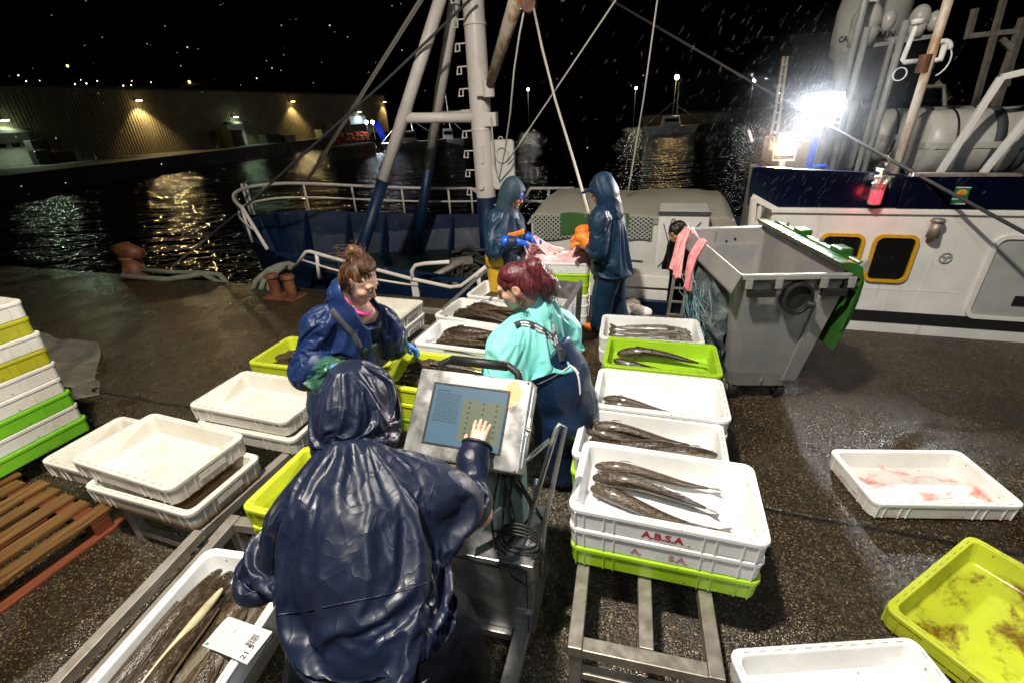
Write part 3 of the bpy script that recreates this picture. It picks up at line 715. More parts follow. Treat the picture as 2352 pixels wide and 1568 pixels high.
for k, px in enumerate((848, 862)):
    b = at_z(px, 322, 0); p = at_y(px, 284, b[1]); zt = p[2]
    r = thing('work_lamp', ['left one of the two white work lamps above the orange floats', 'right one of the two white work lamps above the orange floats'][k], 'lamp', tuple(b))
    mb = MB(); mb.cyl(b, b*[1,1,0]+[0,0,zt], .05); mb.build('pole', M['galv'], r, world=True)
    mb = MB(); mb.sphere(b*[1,1,0]+[0,0,zt+.15], .2); mb.build('lamp_head', glow('white_work_lamp', (.85,.92,1), 60), r, world=True)
    ld = bpy.data.lights.new('work_lamp_light', 'SPOT'); ld.energy = 2600; ld.color = (.85,.92,1); ld.spot_size = 2.3; ld.spot_blend = .4; ld.shadow_soft_size = .2
    o = bpy.data.objects.new('work_lamp_light', ld); COL.objects.link(o); o.location = tuple(b*[1,1,0]+[0,0,zt+.1]-en*.5); o.rotation_euler = Vector((-en-np.array([0,0,.35]))).to_track_quat('-Z', 'Y').to_euler()
point('tarp_light', tb-en*1.2+[0,0,1.6], 60, (.2,.35,1), .2)
# small boats far off
def far_boat(px, py, y, L, label, mastpx=None, rz=0.3):
    b = at_z(px, py, ZW)
    r = thing('moored_boat', label, 'boat', tuple(b), rz)
    mb = MB(); mb.loft([[(-L/2*k, -L*.16*k, z), (L*.3*k, -L*.17*k, z), (L/2*k, 0, z+.1), (L*.3*k, L*.17*k, z), (-L/2*k, L*.16*k, z)] for k, z in ((.9,0),(1,.7),(1.02,1.0))]); mb.build('hull', M['whitepaint'], r)
    mb = MB(); mb.box((-L*.1, 0, 1.6), (L*.28, L*.2, 1.3), taper=.85); mb.build('cabin', M['whitepaint'], r)
    mb = MB(); mb.box((-L*.1, -L*.1, 1.75), (L*.2, .05, .4)); mb.build('window', M['gloss_black'], r)
    mb = MB(); mb.cyl((0,0,1), (-.3,0,6.5), .07); mb.cyl((0,0,3.4), (L*.4,0,1.3), .035); mb.cyl((-.2,0,4.5), (-L*.5,0,1.1), .03); mb.build('mast', M['whitepaint'], r)
far_boat(955, 345, 0, 8, 'small white moored boat with thin masts right of the blue tarpaulin', rz=.2)
far_boat(1040, 338, 0, 5, 'tiny dim white boat beyond the crossbeam of the mast', rz=.1)
far_boat(1552, 306, 0, 9, 'far boat with lit cabin stripes beneath the orange street lamp', rz=-.2)
rb = at_z(818, 362, ZW)
r = thing('work_raft', 'flat grey and red work raft floating below the orange floats', 'raft', tuple(rb), math.atan2(ed[1], ed[0]))
mb = MB(); mb.box((0,0,.6), (7,2.2,1.5)); mb.build('hull', M['pale'], r, bevel=.05)
mb = MB(); mb.box((.5,-1.13,.6), (1.6,.06,1.0)); mb.build('red_panel', M['floatorange'], r)
mb = MB()
for s in (-3,-1.5,0,1.5,3): mb.cyl((s,-1.05,1.35), (s,-1.05,2.1), .04)
mb.cyl((-3,-1.05,2.1), (3,-1.05,2.1), .04); mb.build('rail', M['whitepaint'], r)
lb = at_v(1552, 282, 112)
mb = MB()
for k in range(6): mb.box(Q(lb@UU, 112, lb[2]-.9+k*.42), (2.2-.2*k, .1, .16), AQ)
o = mb.build('cabin_light', glow('lit_cabin_stripes', (1,.93,.75), 1.6)); tag(o, 'stack of short lit stripes of a far cabin below the orange street lamp', 'lights')
# far street lamps
for k, (px, py, c, s, lab) in enumerate(((1213,206,(1,.93,.8),.5,'far street lamp with white light left of the hanging rope'), (1461,203,(1,.88,.66),.45,'far street lamp with pale light near the long hanging rope'),
        (1555,178,(1,.62,.25),.75,'largest far street lamp, glowing orange'), (1732,187,(.9,.97,1),.5,'far white street lamp left of the bright ship floodlights'))):
    p = at_v(px, py, 110); r = thing('street_lamp', lab, 'street lamp', (p[0], p[1], ZW))
    mb = MB(); mb.cyl((p[0],p[1]+.3,ZW), (p[0],p[1]+.3,p[2]), .1, .07); mb.build('pole', M['roof'], r, world=True)
    mb = MB(); mb.sphere(p, s*.55, 12, 8); mb.build('lamp_head', glow('street_lamp_head', c, 30 if k != 2 else 45), r, world=True, smooth=True)
    point('street_lamp_light', p-[0,1.2,.3], (650, 420, 1300, 260)[k], c, .5)
# far shore on the right: a dark quay and low sheds
mb = MB(); mb.hexa([gp(-6,114,-3), gp(160,114,-3), gp(160,170,-3), gp(-6,170,-3), gp(-6,114,.4), gp(160,114,.4), gp(160,170,.4), gp(-6,170,.4)])
tag(mb.build('far_shore', M['hill']), kind='structure')
# lights of the town on the hillside
mb = MB(); rg = random.Random(3)
mats = [glow('town_light_white', (1,.95,.85), 7), glow('town_light_amber', (1,.55,.2), 6), glow('town_light_blue', (.15,.2,1), 4), glow('town_light_red', (1,.03,.08), 5)]
def tl(px, py, s, k):
    mb.cur = k; p = at_d(px, py, 330); mb.sphere(p, s, 6, 4)
for i in range(46): tl(rg.uniform(0,940), 198+rg.gauss(0,12), rg.uniform(.16,.46), 0 if rg.random() < .85 else 1)
for i in range(22): tl(rg.uniform(900,2330), 205+rg.gauss(0,30), rg.uniform(.2,.5), 0 if rg.random() < .8 else 1)
for px, py, s, k in ((435,189,1.0,1),(155,152,.8,1),(75,205,1.1,0),(185,215,.5,2),(240,207,1.0,0),(567,205,1,0),(648,210,.9,0),(2015,380,.0,0)): 
    if s: tl(px, py, s, k)
o = mb.build('town_lights', mats); tag(o, 'scattered pin-prick lights of the town on the dark hillside', 'lights', kind='stuff')
pr = at_d(385, 213, 320)
o = MB().bar(at_d(365,213,320), at_d(406,213,320), .8, .5).build('neon_strip', glow('red_neon', (1,.02,.10), 2.2), origin=pr); tag(o, 'thin red neon strip glowing on the far hillside', 'neon sign')
# ------------------------------------------------------------------ blue fishing boat moored along the quay
CV, HB, UB = 8.4, 2.68, -8.65                          # centre line, half beam, bow
def halfb(u):
    s = max(0.0, u-UB); return HB*min(1, s/4.6)**.43 if s < 4.6 else HB
def zg(u): s = max(0, -4.2-u); return .06+.021*s*s     # sheer rises to the bow
BT = thing('fishing_boat', 'blue fishing boat with white mast moored along the quay edge', 'boat', tuple(Q(-3,CV,ZW)))
us = [UB+.001+.02*i*i for i in range(12)]; us = [u for u in us if u < -6.3]+[-6.3+i*.5 for i in range(18)]
def outline(scale, z, inset=0.0):
    near = [Q(u+ (inset*1.3 if i == 0 else 0), CV-max(0.0, halfb(u)*scale-inset), zg(u)+z if z > -.5 else z) for i, u in enumerate(us)]
    far = [Q(u, CV+max(0.0, halfb(u)*scale-inset), zg(u)+z if z > -.5 else z) for u in us]
    return near, far
mb = MB()
def hull_side(sgn, mb):
    rows = []
    for sc, z in ((.80,-1.6),(.90,-.8),(1.0,0.0)):
        rows.append([Q(u+(1-sc)*1.4, CV+sgn*halfb(u)*sc, zg(u) if z == 0 else z+.35*zg(u)) for u in us])
    inn = [Q(u+(.09 if i < 2 else 0), CV+sgn*max(0, halfb(u)-.08), zg(u)) for i, u in enumerate(us)]
    inb = [Q(u+(.3 if i < 2 else 0), CV+sgn*max(0, halfb(u)-.16), -.78) for i, u in enumerate(us)]
    rows += [inn, inb]
    n = len(us); mb.add([p for r in rows for p in r], [(i*n+j, i*n+j+1, (i+1)*n+j+1, (i+1)*n+j) for i in range(4) for j in range(n-1)])
hull_side(-1, mb); hull_side(1, mb)
mb.build('hull', M['bluepaint'], BT, world=True, smooth=False)
mb = MB()
near = [Q(u, CV-max(0, halfb(u)-.15), -.76) for u in us]; far = [Q(u, CV+max(0, halfb(u)-.15), -.76) for u in us]
n = len(us); mb.add(near+far, [(j, j+1, n+j+1, n+j) for j in range(n-1)]); mb.build('deck', M['greendeck'], BT, world=True)
for sgn in (-1, 1):                                    # bulwark stays
    for u in [-8.2,-7.4,-6.6,-5.8,-5.0,-4.2,-3.4,-2.6]:
        b = halfb(u)
        mb = MB(); mb.add([Q(u-.03, CV+sgn*(b-.10), zg(u)-.02), Q(u+.03, CV+sgn*(b-.10), zg(u)-.02), Q(u+.03, CV+sgn*(b-.62), -.76), Q(u-.03, CV+sgn*(b-.62), -.76), Q(u+.03, CV+sgn*(b-.17), -.76), Q(u-.03, CV+sgn*(b-.17), -.76)],
            [(0,1,2,3),(0,3,5),(1,4,2)])
        mb.build('bulwark_stay', M['bluepaint'], BT, world=True)
# rails round the bow
def rail(path, r, name='rail', m='mastpaint', par=BT):
    mb = MB(); mb.tube(path, r, 8); return mb.build(name, M[m], par, world=True, smooth=True)
def around(u0, u1, dz, push=0.03):                     # near side u0 -> bow -> far side u1
    P = []
    k = 22
    for i in range(k+1):
        u = u0+(UB-u0)*(1-(1-i/k)**2) ; P.append(Q(u-(.05 if i == k else 0), CV-halfb(u)-push, zg(u)+dz))
    for i in range(1, k+1):
        u = UB+(u1-UB)*(i/k)**2; P.append(Q(u, CV+halfb(u)+push, zg(u)+dz))
    return P
top = around(-7.55, -4.55, .62); top = [Q(-6.9, CV-halfb(-6.9)-.03, zg(-6.9)+.02)]+top+[Q(-4.1, CV+HB, zg(-4)+.25), Q(-3.85, CV+HB, zg(-3.9))]
rail(top, .035)
rail(around(-7.3, -4.3, .30), .022)
for u, s in ((-7.6,-1),(-8.4,-1),(-8.95,-1),(-8.9,1),(-8.2,1),(-7.3,1),(-6.2,1),(-5.1,1),(-4.55,1)):
    rail([Q(u, CV+s*(halfb(u)+.02), zg(u)-.05), Q(u, CV+s*(halfb(u)+.03), zg(u)+.62)], .026, 'rail_post')
rail([Q(-3.4,CV+HB,.1), Q(-3.05,CV+HB,.66), Q(-2.0,CV+HB,.66)], .032); rail([Q(-3.2,CV+HB,.36), Q(-2.0,CV+HB,.36)], .02); rail([Q(-2.6,CV+HB,.06), Q(-2.6,CV+HB,.66)], .024, 'rail_post')
nv = 5.74
P = lambda px, py, v=nv: at_v(px, py, v)
rail([P(678,614), P(703,579), P(712,578), P(760,592), P(945,641), P(1035,660), P(1060,657), P(1080,642), P(1118,612)], .030)
rail([P(692,597), P(760,618), P(850,640), P(945,655)], .018)
rail([P(727,583), P(733,640)], .03, 'rail_post'); rail([P(1098,632), P(1103,672)], .03, 'rail_post')
rail([P(948,645), P(946,622), P(955,610), P(975,606), P(1032,602)], .030)
mb = MB(); c = P(953,655); mb.box(c-[0,0,.05], (.11,.03,.26), AQ); mb.build('rail_plate', M['whitepaint'], BT, world=True)
# near bulwark cap along the quay
mb = MB(); mb.bar(Q(-6.6,CV-halfb(-6.6)+.02,zg(-6.6)), Q(-1.0,CV-HB+.02,.06), .12, .05); mb.build('gunwale_cap', M['bluepaint'], BT, world=True)
# mast, legs and boom
mu = at_v(1118,470,CV)@UU
apex = at_v(1078,-215,CV)
mz0, mz1, mzb = -.76, 7.5, at_v(1118,452,CV)[2]
fL = at_v(825,590,7.2); fR = at_v(970,480,9.6)
def on_z(a, b, z): t = (z-a[2])/(b[2]-a[2]); return a+(b-a)*t
mb = MB(); mb.cyl(Q(mu,CV,mzb), Q(mu,CV,mz1), .185, .165, 24)
for z in (2.05, 3.6): mb.cyl(Q(mu,CV,z), Q(mu,CV,z+.03), .195, .19, 24)
mast = mb.build('mast', M['mastpaint'], BT, world=True, smooth=True)
mast.modifiers.new('es', 'EDGE_SPLIT').split_angle = rad(50)
mb = MB(); mb.cyl(Q(mu,CV,mz0), Q(mu,CV,mzb), .187, .187, 24); mb.build('mast_foot', M['bluepaint'], mast, world=True, smooth=True)
z = mzb+.15
while z < 6.0:                                         # climbing rungs
    b = Q(mu-.17, CV-.05, z)
    mb = MB(); mb.tube([b, b-UU*.17, b-UU*.19-[0,0,.10], b-UU*.19-[0,0,.11]-VV*.02, b-UU*.09-[0,0,.11]-VV*.05, b-UU*.09-VV*.05-[0,0,.02]], .013, 6)
    mb.build('rung', M['mastpaint'], mast, world=True); z += .33
for foot, pxb, px in ((fL, (868,415), 0), (fR, (986,385), 0)):
    v = foot@VV; zb = on_z(foot, apex, -.76)
    d = apex-foot
    zsw = None; best = 1e9
    for i in range(400):
        p = foot+d*i/400; q = (p-CO); zz = q@CF; py = H_/2-F_*(q@CU)/zz
        if abs(py-pxb[1]) < best: best = abs(py-pxb[1]); zsw = p
    mb = MB(); mb.cyl(zsw, apex, .105, .095, 16); lg = mb.build('mast_leg', M['mastpaint'], BT, world=True, smooth=True)
    mb = MB(); mb.cyl(zb, zsw, .108, .108, 16); mb.build('painted_foot', M['bluepaint'], lg, world=True, smooth=True)
def on_line(a, b, py):
    for i in range(2001):
        p = a+(b-a)*i/2000; q = p-CO
        if H_/2-F_*(q@CU)/(q@CF) <= py: return p
    return b
cL = on_line(fL, apex, 272); cR = on_line(fR, apex, 266)
mb = MB(); mb.cyl(cL, Q(mu,CV,cL[2]-.05), .085, .085, 14); mb.build('crossbeam', M['mastpaint'], BT, world=True, smooth=True)
mb = MB(); mb.cyl(cR, Q(mu,CV,cR[2]-.02), .075, .075, 14); mb.build('crossbeam', M['mastpaint'], BT, world=True, smooth=True)
g0 = at_v(1122,205,CV-.25); g1 = at_v(1196,-30,CV-1.0)
mb = MB(); mb.cyl(g0, g0+(g1-g0)*1.5, .07, .14, 16); bm_ = mb.build('boom', M['rustpaint'], BT, world=True, smooth=True)
mb = MB(); mb.cyl(g0-[0,0,.12], g0+[0,0,.12], .10, .10, 12); mb.box(g0-UU*.09, (.25,.08,.2), AQ); mb.build('boom_hinge', M['mastpaint'], BT, world=True, bevel=.01)
c = Q(mu+.22, CV-.1, at_v(1120,275,CV)[2])
for b_ in (MB().box(c, (.22,.14,.22), AQ), MB().cyl(Q(mu,CV-.17,mzb+.2), Q(mu,CV-.24,mzb+.2), .05, .05, 14), MB().box(Q(mu+.03,CV-.185,mzb+.75), (.09,.04,.3), AQ)): b_.build('mast_fitting', M['whitepaint'], mast, world=True, bevel=.01)
# board on the mast
c0 = at_v(1155,380,CV-.1); w, h = .42, .84
mb = MB(); R = Matrix.Rotation(AQ, 3, 'Z')
pl = []
for cx, cz, a0 in ((w/2-.07,h/2-.07,0),(-w/2+.07,h/2-.07,90),(-w/2+.07,-h/2+.07,180),(w/2-.07,-h/2+.07,270)):
    for k in range(5): a = rad(a0+k*22.5); pl.append(c0+UU*(cx+.07*math.cos(a))+np.array([0,0,cz+.07*math.sin(a)]))
mb.prism(pl, tuple(VV*.09)); bd = mb.build('equipment_board', M['whitepaint'], BT, world=True, bevel=.012)
mb = MB(); mb.tube([c0-VV*.02+UU*.11*math.cos(a*.4)+np.array([0,0,.18+.13*math.sin(a*.4)]) for a in range(17)], .022, 6); mb.tube([c0+UU*(-.02+.04*math.cos(a*.4))+np.array([0,0,.42+.05*math.sin(a*.4)]) for a in range(9)], .010, 5)
mb.build('coiled_hose', M['whitepaint'], bd, world=True, smooth=True)
# shelter with nets stowed on top
sf, sb, s0, s1 = 7.25, 8.55, -2.0, 1.02
zt = at_v(1440, 500, sf)[2]
mb = MB(); mb.hexa([Q(s0,sf,-.8), Q(s1,sf,-.8), Q(s1,sb,-.8), Q(s0,sb,-.8), Q(s0,sf,zt), Q(s1,sf,zt), Q(s1,sb,zt), Q(s0,sb,zt)])
mb.build('deck_shelter', M['whitepaint'], BT, world=True, bevel=.02)
mb = MB()
for u in (-1.2,-.6): mb.tube([Q(u,sf-.02,zt-.1), Q(u+.05,sf-.03,zt-.5)], .012, 5)
mb.tube([Q(-1.25,sf-.03,zt-.2), Q(-1.0,sf-.03,zt-.42), Q(-.75,sf-.03,zt-.15)], .010, 5); mb.tube([Q(-.55,sf-.03,zt-.2), Q(-.45,sf-.03,zt-.5)], .010, 5); mb.tube([Q(-1.25,sf-.03,zt-.62), Q(-.2,sf-.03,zt-.66)], .012, 5)
mb.build('hanging_lines', M['rope_dark'], BT, world=True)
def uvgrid(fn, nu, nv, name, m, parent=None, su=1, sv=1, origin=None, solid=0):
    me_v = [fn(i/nu, j/nv) for j in range(nv+1) for i in range(nu+1)]
    fs = [(j*(nu+1)+i, j*(nu+1)+i+1, (j+1)*(nu+1)+i+1, (j+1)*(nu+1)+i) for j in range(nv) for i in range(nu)]
    o = raw_mesh(name, me_v, fs, m, parent, origin=origin)
    uv = o.data.uv_layers.new(name='UVMap')
    for p in o.data.polygons:
        for li in p.loop_indices:
            vi = o.data.loops[li].vertex_index; uv.data[li].uv = ((vi % (nu+1))/nu*su, (vi//(nu+1))/nv*sv)
    if solid: md = o.modifiers.new('solid', 'SOLIDIFY'); md.thickness = solid
    return o
def nettop(off, drop, wob):
    def fn(a, b):
        u = s0-.05+(s1-s0+.1)*a
        if b < .28: t = b/.28; v = sf-.03-off; z = zt+.02-(drop*(1+.25*math.sin(a*23)))*(1-t)
        else:
            t = (b-.28)/.72; v = sf-.03-off+(sb-sf+.1)*t; z = zt+.02+.20*math.sin(min(1,t*1.25)*PI*.62)
        e = min(1, (1-a)*16, a*16); z = zt-.15+(z-zt+.15)*max(.15, e**.5)
        return Q(u, v+wob*math.sin(a*60+b*9), z+wob*math.sin(a*47)+.02*math.sin(a*13+b*5))
    return fn
uvgrid(nettop(0, .10, .006), 120, 26, 'stowed_net', net_mat('pale_stowed_net', (.40,.38,.31), (.12,.115,.085), 2.1, .55, rot=.7), BT, 14, 6)
def greenfn(a, b):
    u = -1.5+1.05*a; return Q(u, sf-.075, zt+.06-.34*b+.02*math.sin(a*9))
uvgrid(greenfn, 20, 10, 'green_net', net_mat('green_net_bundle', (.05,.13,.03), (.012,.03,.010), 1.3, .45), BT, 8, 3)
def diafn(a, b):
    u = -1.95+1.85*a; return Q(u, sf-.055, zt+.02-.36*b-.03*math.sin(a*12)*b)
uvgrid(diafn, 40, 10, 'hanging_net', net_mat('white_diamond_net', (.42,.42,.39), (.02,.03,.024), .85, .80), BT, 13, 3)
mb = MB(); mb.hexa([Q(-.02,6.55,-.8), Q(.62,6.55,-.8), Q(.62,sf-.01,-.8), Q(-.02,sf-.01,-.8), Q(-.02,6.55,at_v(1450,487,6.55)[2]), Q(.62,6.55,at_v(1450,487,6.55)[2]), Q(.62,sf-.01,at_v(1450,487,6.55)[2]), Q(-.02,sf-.01,at_v(1450,487,6.55)[2])])
lk = mb.build('deck_locker', M['whitepaint'], BT, world=True, bevel=.015)
zz = at_v(1450,487,6.55)[2]
mb = MB(); mb.box(Q(.30,6.545,zz-.01), (.66,.06,.03), AQ); mb.bar(Q(.03,6.54,zz-.75), Q(.52,6.54,zz-.12), .012); mb.bar(Q(.05,6.54,zz-.15), Q(.25,6.54,zz-.72), .012); mb.build('edge_trim', M['rope_dark'], lk, world=True)
mb = MB(); mb.tube([Q(.17+.03*math.cos(a*.7), 6.53, zz-.16+.09*math.sin(a*.7)) for a in range(10)], .008, 5); mb.build('handle', M['steel'], lk, world=True)
mb = MB()
for k, (py0, py1) in enumerate(((628,655),(662,690))):
    a = at_v(1436,py0,5.85); b = at_v(1436,py1,5.85); mb.hexa([Q(-.42,5.80+.03*k,b[2]), Q(.18,5.80+.03*k,b[2]), Q(.18,6.1,b[2]), Q(-.42,6.1,b[2]), Q(-.42,5.80+.03*k,a[2]), Q(.18,5.80+.03*k,a[2]), Q(.18,6.1,a[2]), Q(-.42,6.1,a[2])])
mb.build('white_bulwark_boards', M['whitepaint'], BT, world=True, bevel=.008)
mb = MB()                                              # small boarding ladder
for s in (0,.16): mb.bar(Q(.24+s,5.72,.55), Q(.20+s,5.62,-.2), .03)
for k in range(4): mb.bar(Q(.23-.012*k,5.70-.02*k,.45-.17*k), Q(.40-.012*k,5.70-.02*k,.45-.17*k), .022)
mb.build('boarding_ladder', M['galv'], BT, world=True)
# dark heap of nets by the mast
hc = at_v(1075, 545, 8.0)*[1,1,0]
mb = MB(); rh = random.Random(31)
for i in range(150):
    a = rh.uniform(0,2*PI); r_ = .55*math.sqrt(rh.random()); zt_ = -.75+.75*max(0,1-(r_/.6)**1.5)*rh.uniform(.6,1.05)
    p = hc+[r_*math.cos(a), r_*math.sin(a), zt_]; da = a+PI/2+rh.gauss(0,.6); pts = []
    for k in range(7): t = k/6-.5; pts.append(p+np.array([math.cos(da)*t*.7, math.sin(da)*t*.7, -.5*t*t+.03*rh.gauss(0,1)]))
    mb.tube(pts, rh.uniform(.018,.04), 6)
V = np.array(mb.v); F = mb.f
raw = raw_mesh('net_heap', V, F, mat('dark_heaped_net', (.06,.06,.045), .7, col2=(.012,.012,.010), scale=14, lo=.45, hi=.6, stretch=(1,1,4), bump=.8), origin=hc); tag(raw, 'dark heap of old nets on the boat deck beside the mast', 'net')
raw.parent = None
# loose gear on the deck
mb = MB(); mb.tube([at_v(985,640,6.3), at_v(1040,612,6.6), at_v(1075,596,6.9)], .05, 8); mb.tube([at_v(1010,680,6.0), at_v(1060,640,6.5)], .04, 8); mb.box(at_v(1060,600,6.8), (.35,.14,.1), .3)
tag(mb.build('deck_gear', M['galv'], origin=at_v(1040,612,6.6)), 'grey metal gear lying on the green boat deck', 'gear')

# rigging of the blue boat
def rope(name, label, pts, r, m, cat='rope', sag=0, group=None, parent=None, n=6):
    pts = [np.array(p, float) for p in pts]
    if sag:
        a, b = pts; pts = [a+(b-a)*t-np.array([0,0,sag*4*t*(1-t)]) for t in [i/14 for i in range(15)]]
    mb = MB(); mb.tube(pts, r, n); o = mb.build(name, M[m], parent, smooth=True, origin=pts[0])
    if parent is None: tag(o, label, cat, group)
    return o
rope('stay_rope', 'thick pale double stay running from the bow rail up beside the mast', [at_v(690,442,10.3), at_v(965,0,9.6), at_v(1000,-60,9.5)], .034, 'rope_pale')
rope('stay_rope', 'second thin strand of the pale bow stay', [at_v(694,440,10.25), at_v(972,0,9.5)], .012, 'rope_pale')
rope('mooring_wire', 'thin dark wire crossing the legs of the mast down to the water', [at_v(1090,-10,8.0), at_v(880,192,7.6), at_v(700,352,7.4), at_v(560,478,7.2), at_v(300,690,6.6)], .022, 'rope_dark', 'wire')
pb = at_v(1215,10,7.0)
rope('hoist_rope', 'pale rope hanging from the pulley left to the board on the mast', [pb+UU*-.05, at_v(1193,80,7.05), at_v(1181,160,7.1), at_v(1172,260,7.3), at_v(1160,345,7.7), at_v(1146,412,8.2), at_v(1136,380,8.2), at_v(1128,270,8.2)], .014, 'rope_pale')
rope('hoist_rope', 'pale rope from the pulley down to the orange gloves', [pb+UU*.05, at_v(1245,110,6.7), at_v(1276,232,6.3), at_v(1318,370,5.6), at_v(1358,512,4.9)], .017, 'rope_pale')
rope('guy_rope', 'slanting pale line from the top edge down to the mast board', [at_v(1420,-8,7.5), at_v(1190,335,8.1), at_v(1165,372,8.2)], .012, 'rope_pale')
rope('guy_rope', 'near vertical thin line ending at the stowed nets', [at_v(1511,-8,7.4), at_v(1478,230,7.6), at_v(1440,458,7.9)], .011, 'rope_pale')
rope('mooring_cable', 'long grey cable slanting across the whole ship at upper right', [at_v(1388,-8,8.5), at_v(1800,232,6.6), at_v(2100,398,5.6), at_v(2400,560,4.95)], .016, 'rope_dark', 'cable')
bl = thing('pulley_block', 'rusty pulley block hanging at the top edge beside the boom', 'pulley', tuple(pb))
mb = MB(); mb.cyl(pb-VV*.05, pb+VV*.05, .10, .10, 16); mb.build('cheek', M['rust'], bl, world=True, bevel=.01)
mb = MB(); mb.tube([pb+[0,0,.08], pb+[0,0,.5]], .02); mb.build('hook', M['galv'], bl, world=True)
# mooring ropes and bollards
gbase = at_z(655, 684, 0)
bt = thing('double_bollard', 'rusty double mooring post behind the woman in blue', 'bollard', tuple(gbase))
for s in (-.14,.14):
    c = gbase+UU*s; mb = MB(); mb.cyl(c, c+[0,0,.34], .075, .075, 16); mb.cyl(c+[0,0,.30], c+[0,0,.36], .10, .09, 16); mb.build('post', M['rust'], bt, world=True, bevel=.01)
mb = MB(); mb.box(gbase+[0,0,.02], (.55,.3,.04), AQ); mb.build('base_plate', M['rust'], bt, world=True, bevel=.01)
for k in range(3):
    a = at_v(664-3*k, 606+3*k, 5.75); b = at_v(588+16*k, 646+3*k, 5.35)
    rope('mooring_rope', ['uppermost of three thick ropes draped from the blue bow', 'middle one of three thick ropes draped from the blue bow', 'lowest of three thick ropes draped from the blue bow'][k], [a+UU*.1-[0,0,.03], a, a+(b-a)*.3+[0,0,.05], a+(b-a)*.6+[0,0,.06], b, b+(b-a)*.3-[0,0,.2]], .045, 'rope', n=8)
b0 = at_z(316, 634, 0)
bo = thing('bollard', 'big rusty mooring bollard at the left end of the quay edge', 'bollard', tuple(b0))
mb = MB(); rs = [(.24,0),(.24,.05),(.17,.07),(.15,.30),(.17,.36)]
mb.loft([[b0+[r*math.cos(a*PI/10), r*math.sin(a*PI/10), z] for a in range(20)] for r, z in rs]); mb.build('post', M['rust'], bo, world=True, smooth=True)
mb = MB(); mb.tube([b0+UU*-.30+[0,0,.44], b0+[0,0,.46], b0+UU*.30+[0,0,.42]], [.10,.15,.10], 12); mb.build('head', M['rust'], bo, world=True, smooth=True)
rope('mooring_rope', 'green grey rope lying from the big bollard along the quay edge', [b0+UU*-.22+[0,0,.1], b0-VV*.22+[0,0,.06], at_z(385,642,.05), at_z(440,634,.05), at_z(470,628,.05), at_z(505,632,.0), at_v(530,640,5.5)-[0,0,.3]], .045, 'rope', n=8)
rope('mooring_rope', 'second rope behind, leaving the right side of the big bollard', [b0+UU*.2+[0,0,.12], at_z(400,626,.06), at_z(460,627,.06), at_v(520,636,5.5)-[0,0,.2]], .04, 'rope', n=8)

# ------------------------------------------------------------------ white and blue trawler on the right
TV = 5.56
TR = thing('trawler', 'white trawler with dark blue upper works moored at the right', 'trawler', tuple(Q(4,TV+2,ZW)))
TU0, TU1 = 1.02, 9.0
zt1 = 1.25
mb = MB(); mb.hexa([Q(TU0,TV,-1.6), Q(TU1,TV,-1.6), Q(TU1,TV+4.5,-1.6), Q(TU0+.5,TV+4.5,-1.6), Q(TU0+.12,TV,zt1), Q(TU1,TV,zt1), Q(TU1,TV+4.5,zt1), Q(TU0+.5,TV+4.5,zt1)])
mb.build('superstructure', M['whitepaint'], TR, world=True, bevel=.02)
def strip(name, u0, u1, z0, z1, m, out=.012, d=.02, par=TR, bev=0):
    mb = MB(); mb.hexa([Q(u0,TV-out,z0), Q(u1,TV-out,z0), Q(u1,TV+d,z0), Q(u0,TV+d,z0), Q(u0,TV-out,z1), Q(u1,TV-out,z1), Q(u1,TV+d,z1), Q(u0,TV+d,z1)]); return mb.build(name, M[m], par, world=True, bevel=bev)
strip('black_stripe', TU0+.02, TU1, .075, .20, 'black')
strip('weld_seam', TU0+.1, 3.0, .445, .452, 'whitepaint', .004)
strip('weld_seam', 2.66, 2.666, .21, 1.2, 'whitepaint', .003)
strip('upper_ledge', TU0+.1, TU1, zt1-.02, zt1+.03, 'whitepaint', .03, .2, bev=.008)
# navy bulwark above
mb = MB(); mb.hexa([Q(.88,TV+.02,zt1+.03), Q(2.22,TV+.02,zt1+.03), Q(2.22,TV+.10,zt1+.03), Q(.88,TV+.10,zt1+.03), Q(.88,TV+.02,1.69), Q(2.22,TV+.02,1.60), Q(2.22,TV+.10,1.60), Q(.88,TV+.10,1.69)])
mb.hexa([Q(2.225,TV-.005,zt1+.03), Q(TU1,TV-.005,zt1+.03), Q(TU1,TV+.12,zt1+.03), Q(2.225,TV+.12,zt1+.03), Q(2.225,TV-.005,1.585), Q(TU1,TV-.005,1.555), Q(TU1,TV+.12,1.555), Q(2.225,TV+.12,1.585)])
mb.build('navy_bulwark', M['navypaint'], TR, world=True, bevel=.008)
mb = MB(); mb.hexa([Q(1.15,TV+.1,1.30), Q(TU1,TV+.1,1.30), Q(TU1,TV+4.4,1.30), Q(1.6,TV+4.4,1.30), Q(1.15,TV+.1,1.36), Q(TU1,TV+.1,1.36), Q(TU1,TV+4.4,1.36), Q(1.6,TV+4.4,1.36)]); mb.build('upper_deck', M['navypaint'], TR, world=True)
mb = MB(); mb.prism([Q(.92,TV-.01,1.42), Q(1.2,TV-.01,1.27), Q(1.2,TV-.01,1.22), Q(.90,TV-.01,1.36)], tuple(VV*.1)); mb.bar(Q(.93,TV,1.38), Q(.99,TV,.6), .05); mb.bar(Q(1.0,TV-.02,1.3), Q(1.03,TV-.02,.6), .03); mb.build('end_trim', M['mastpaint'], TR, world=True)
mb = MB(); mb.bar(Q(2.28,TV+.05,1.60), Q(3.1,TV+.05,1.585), .10, .03); mb.build('cap_rail', M['galv'], TR, world=True)
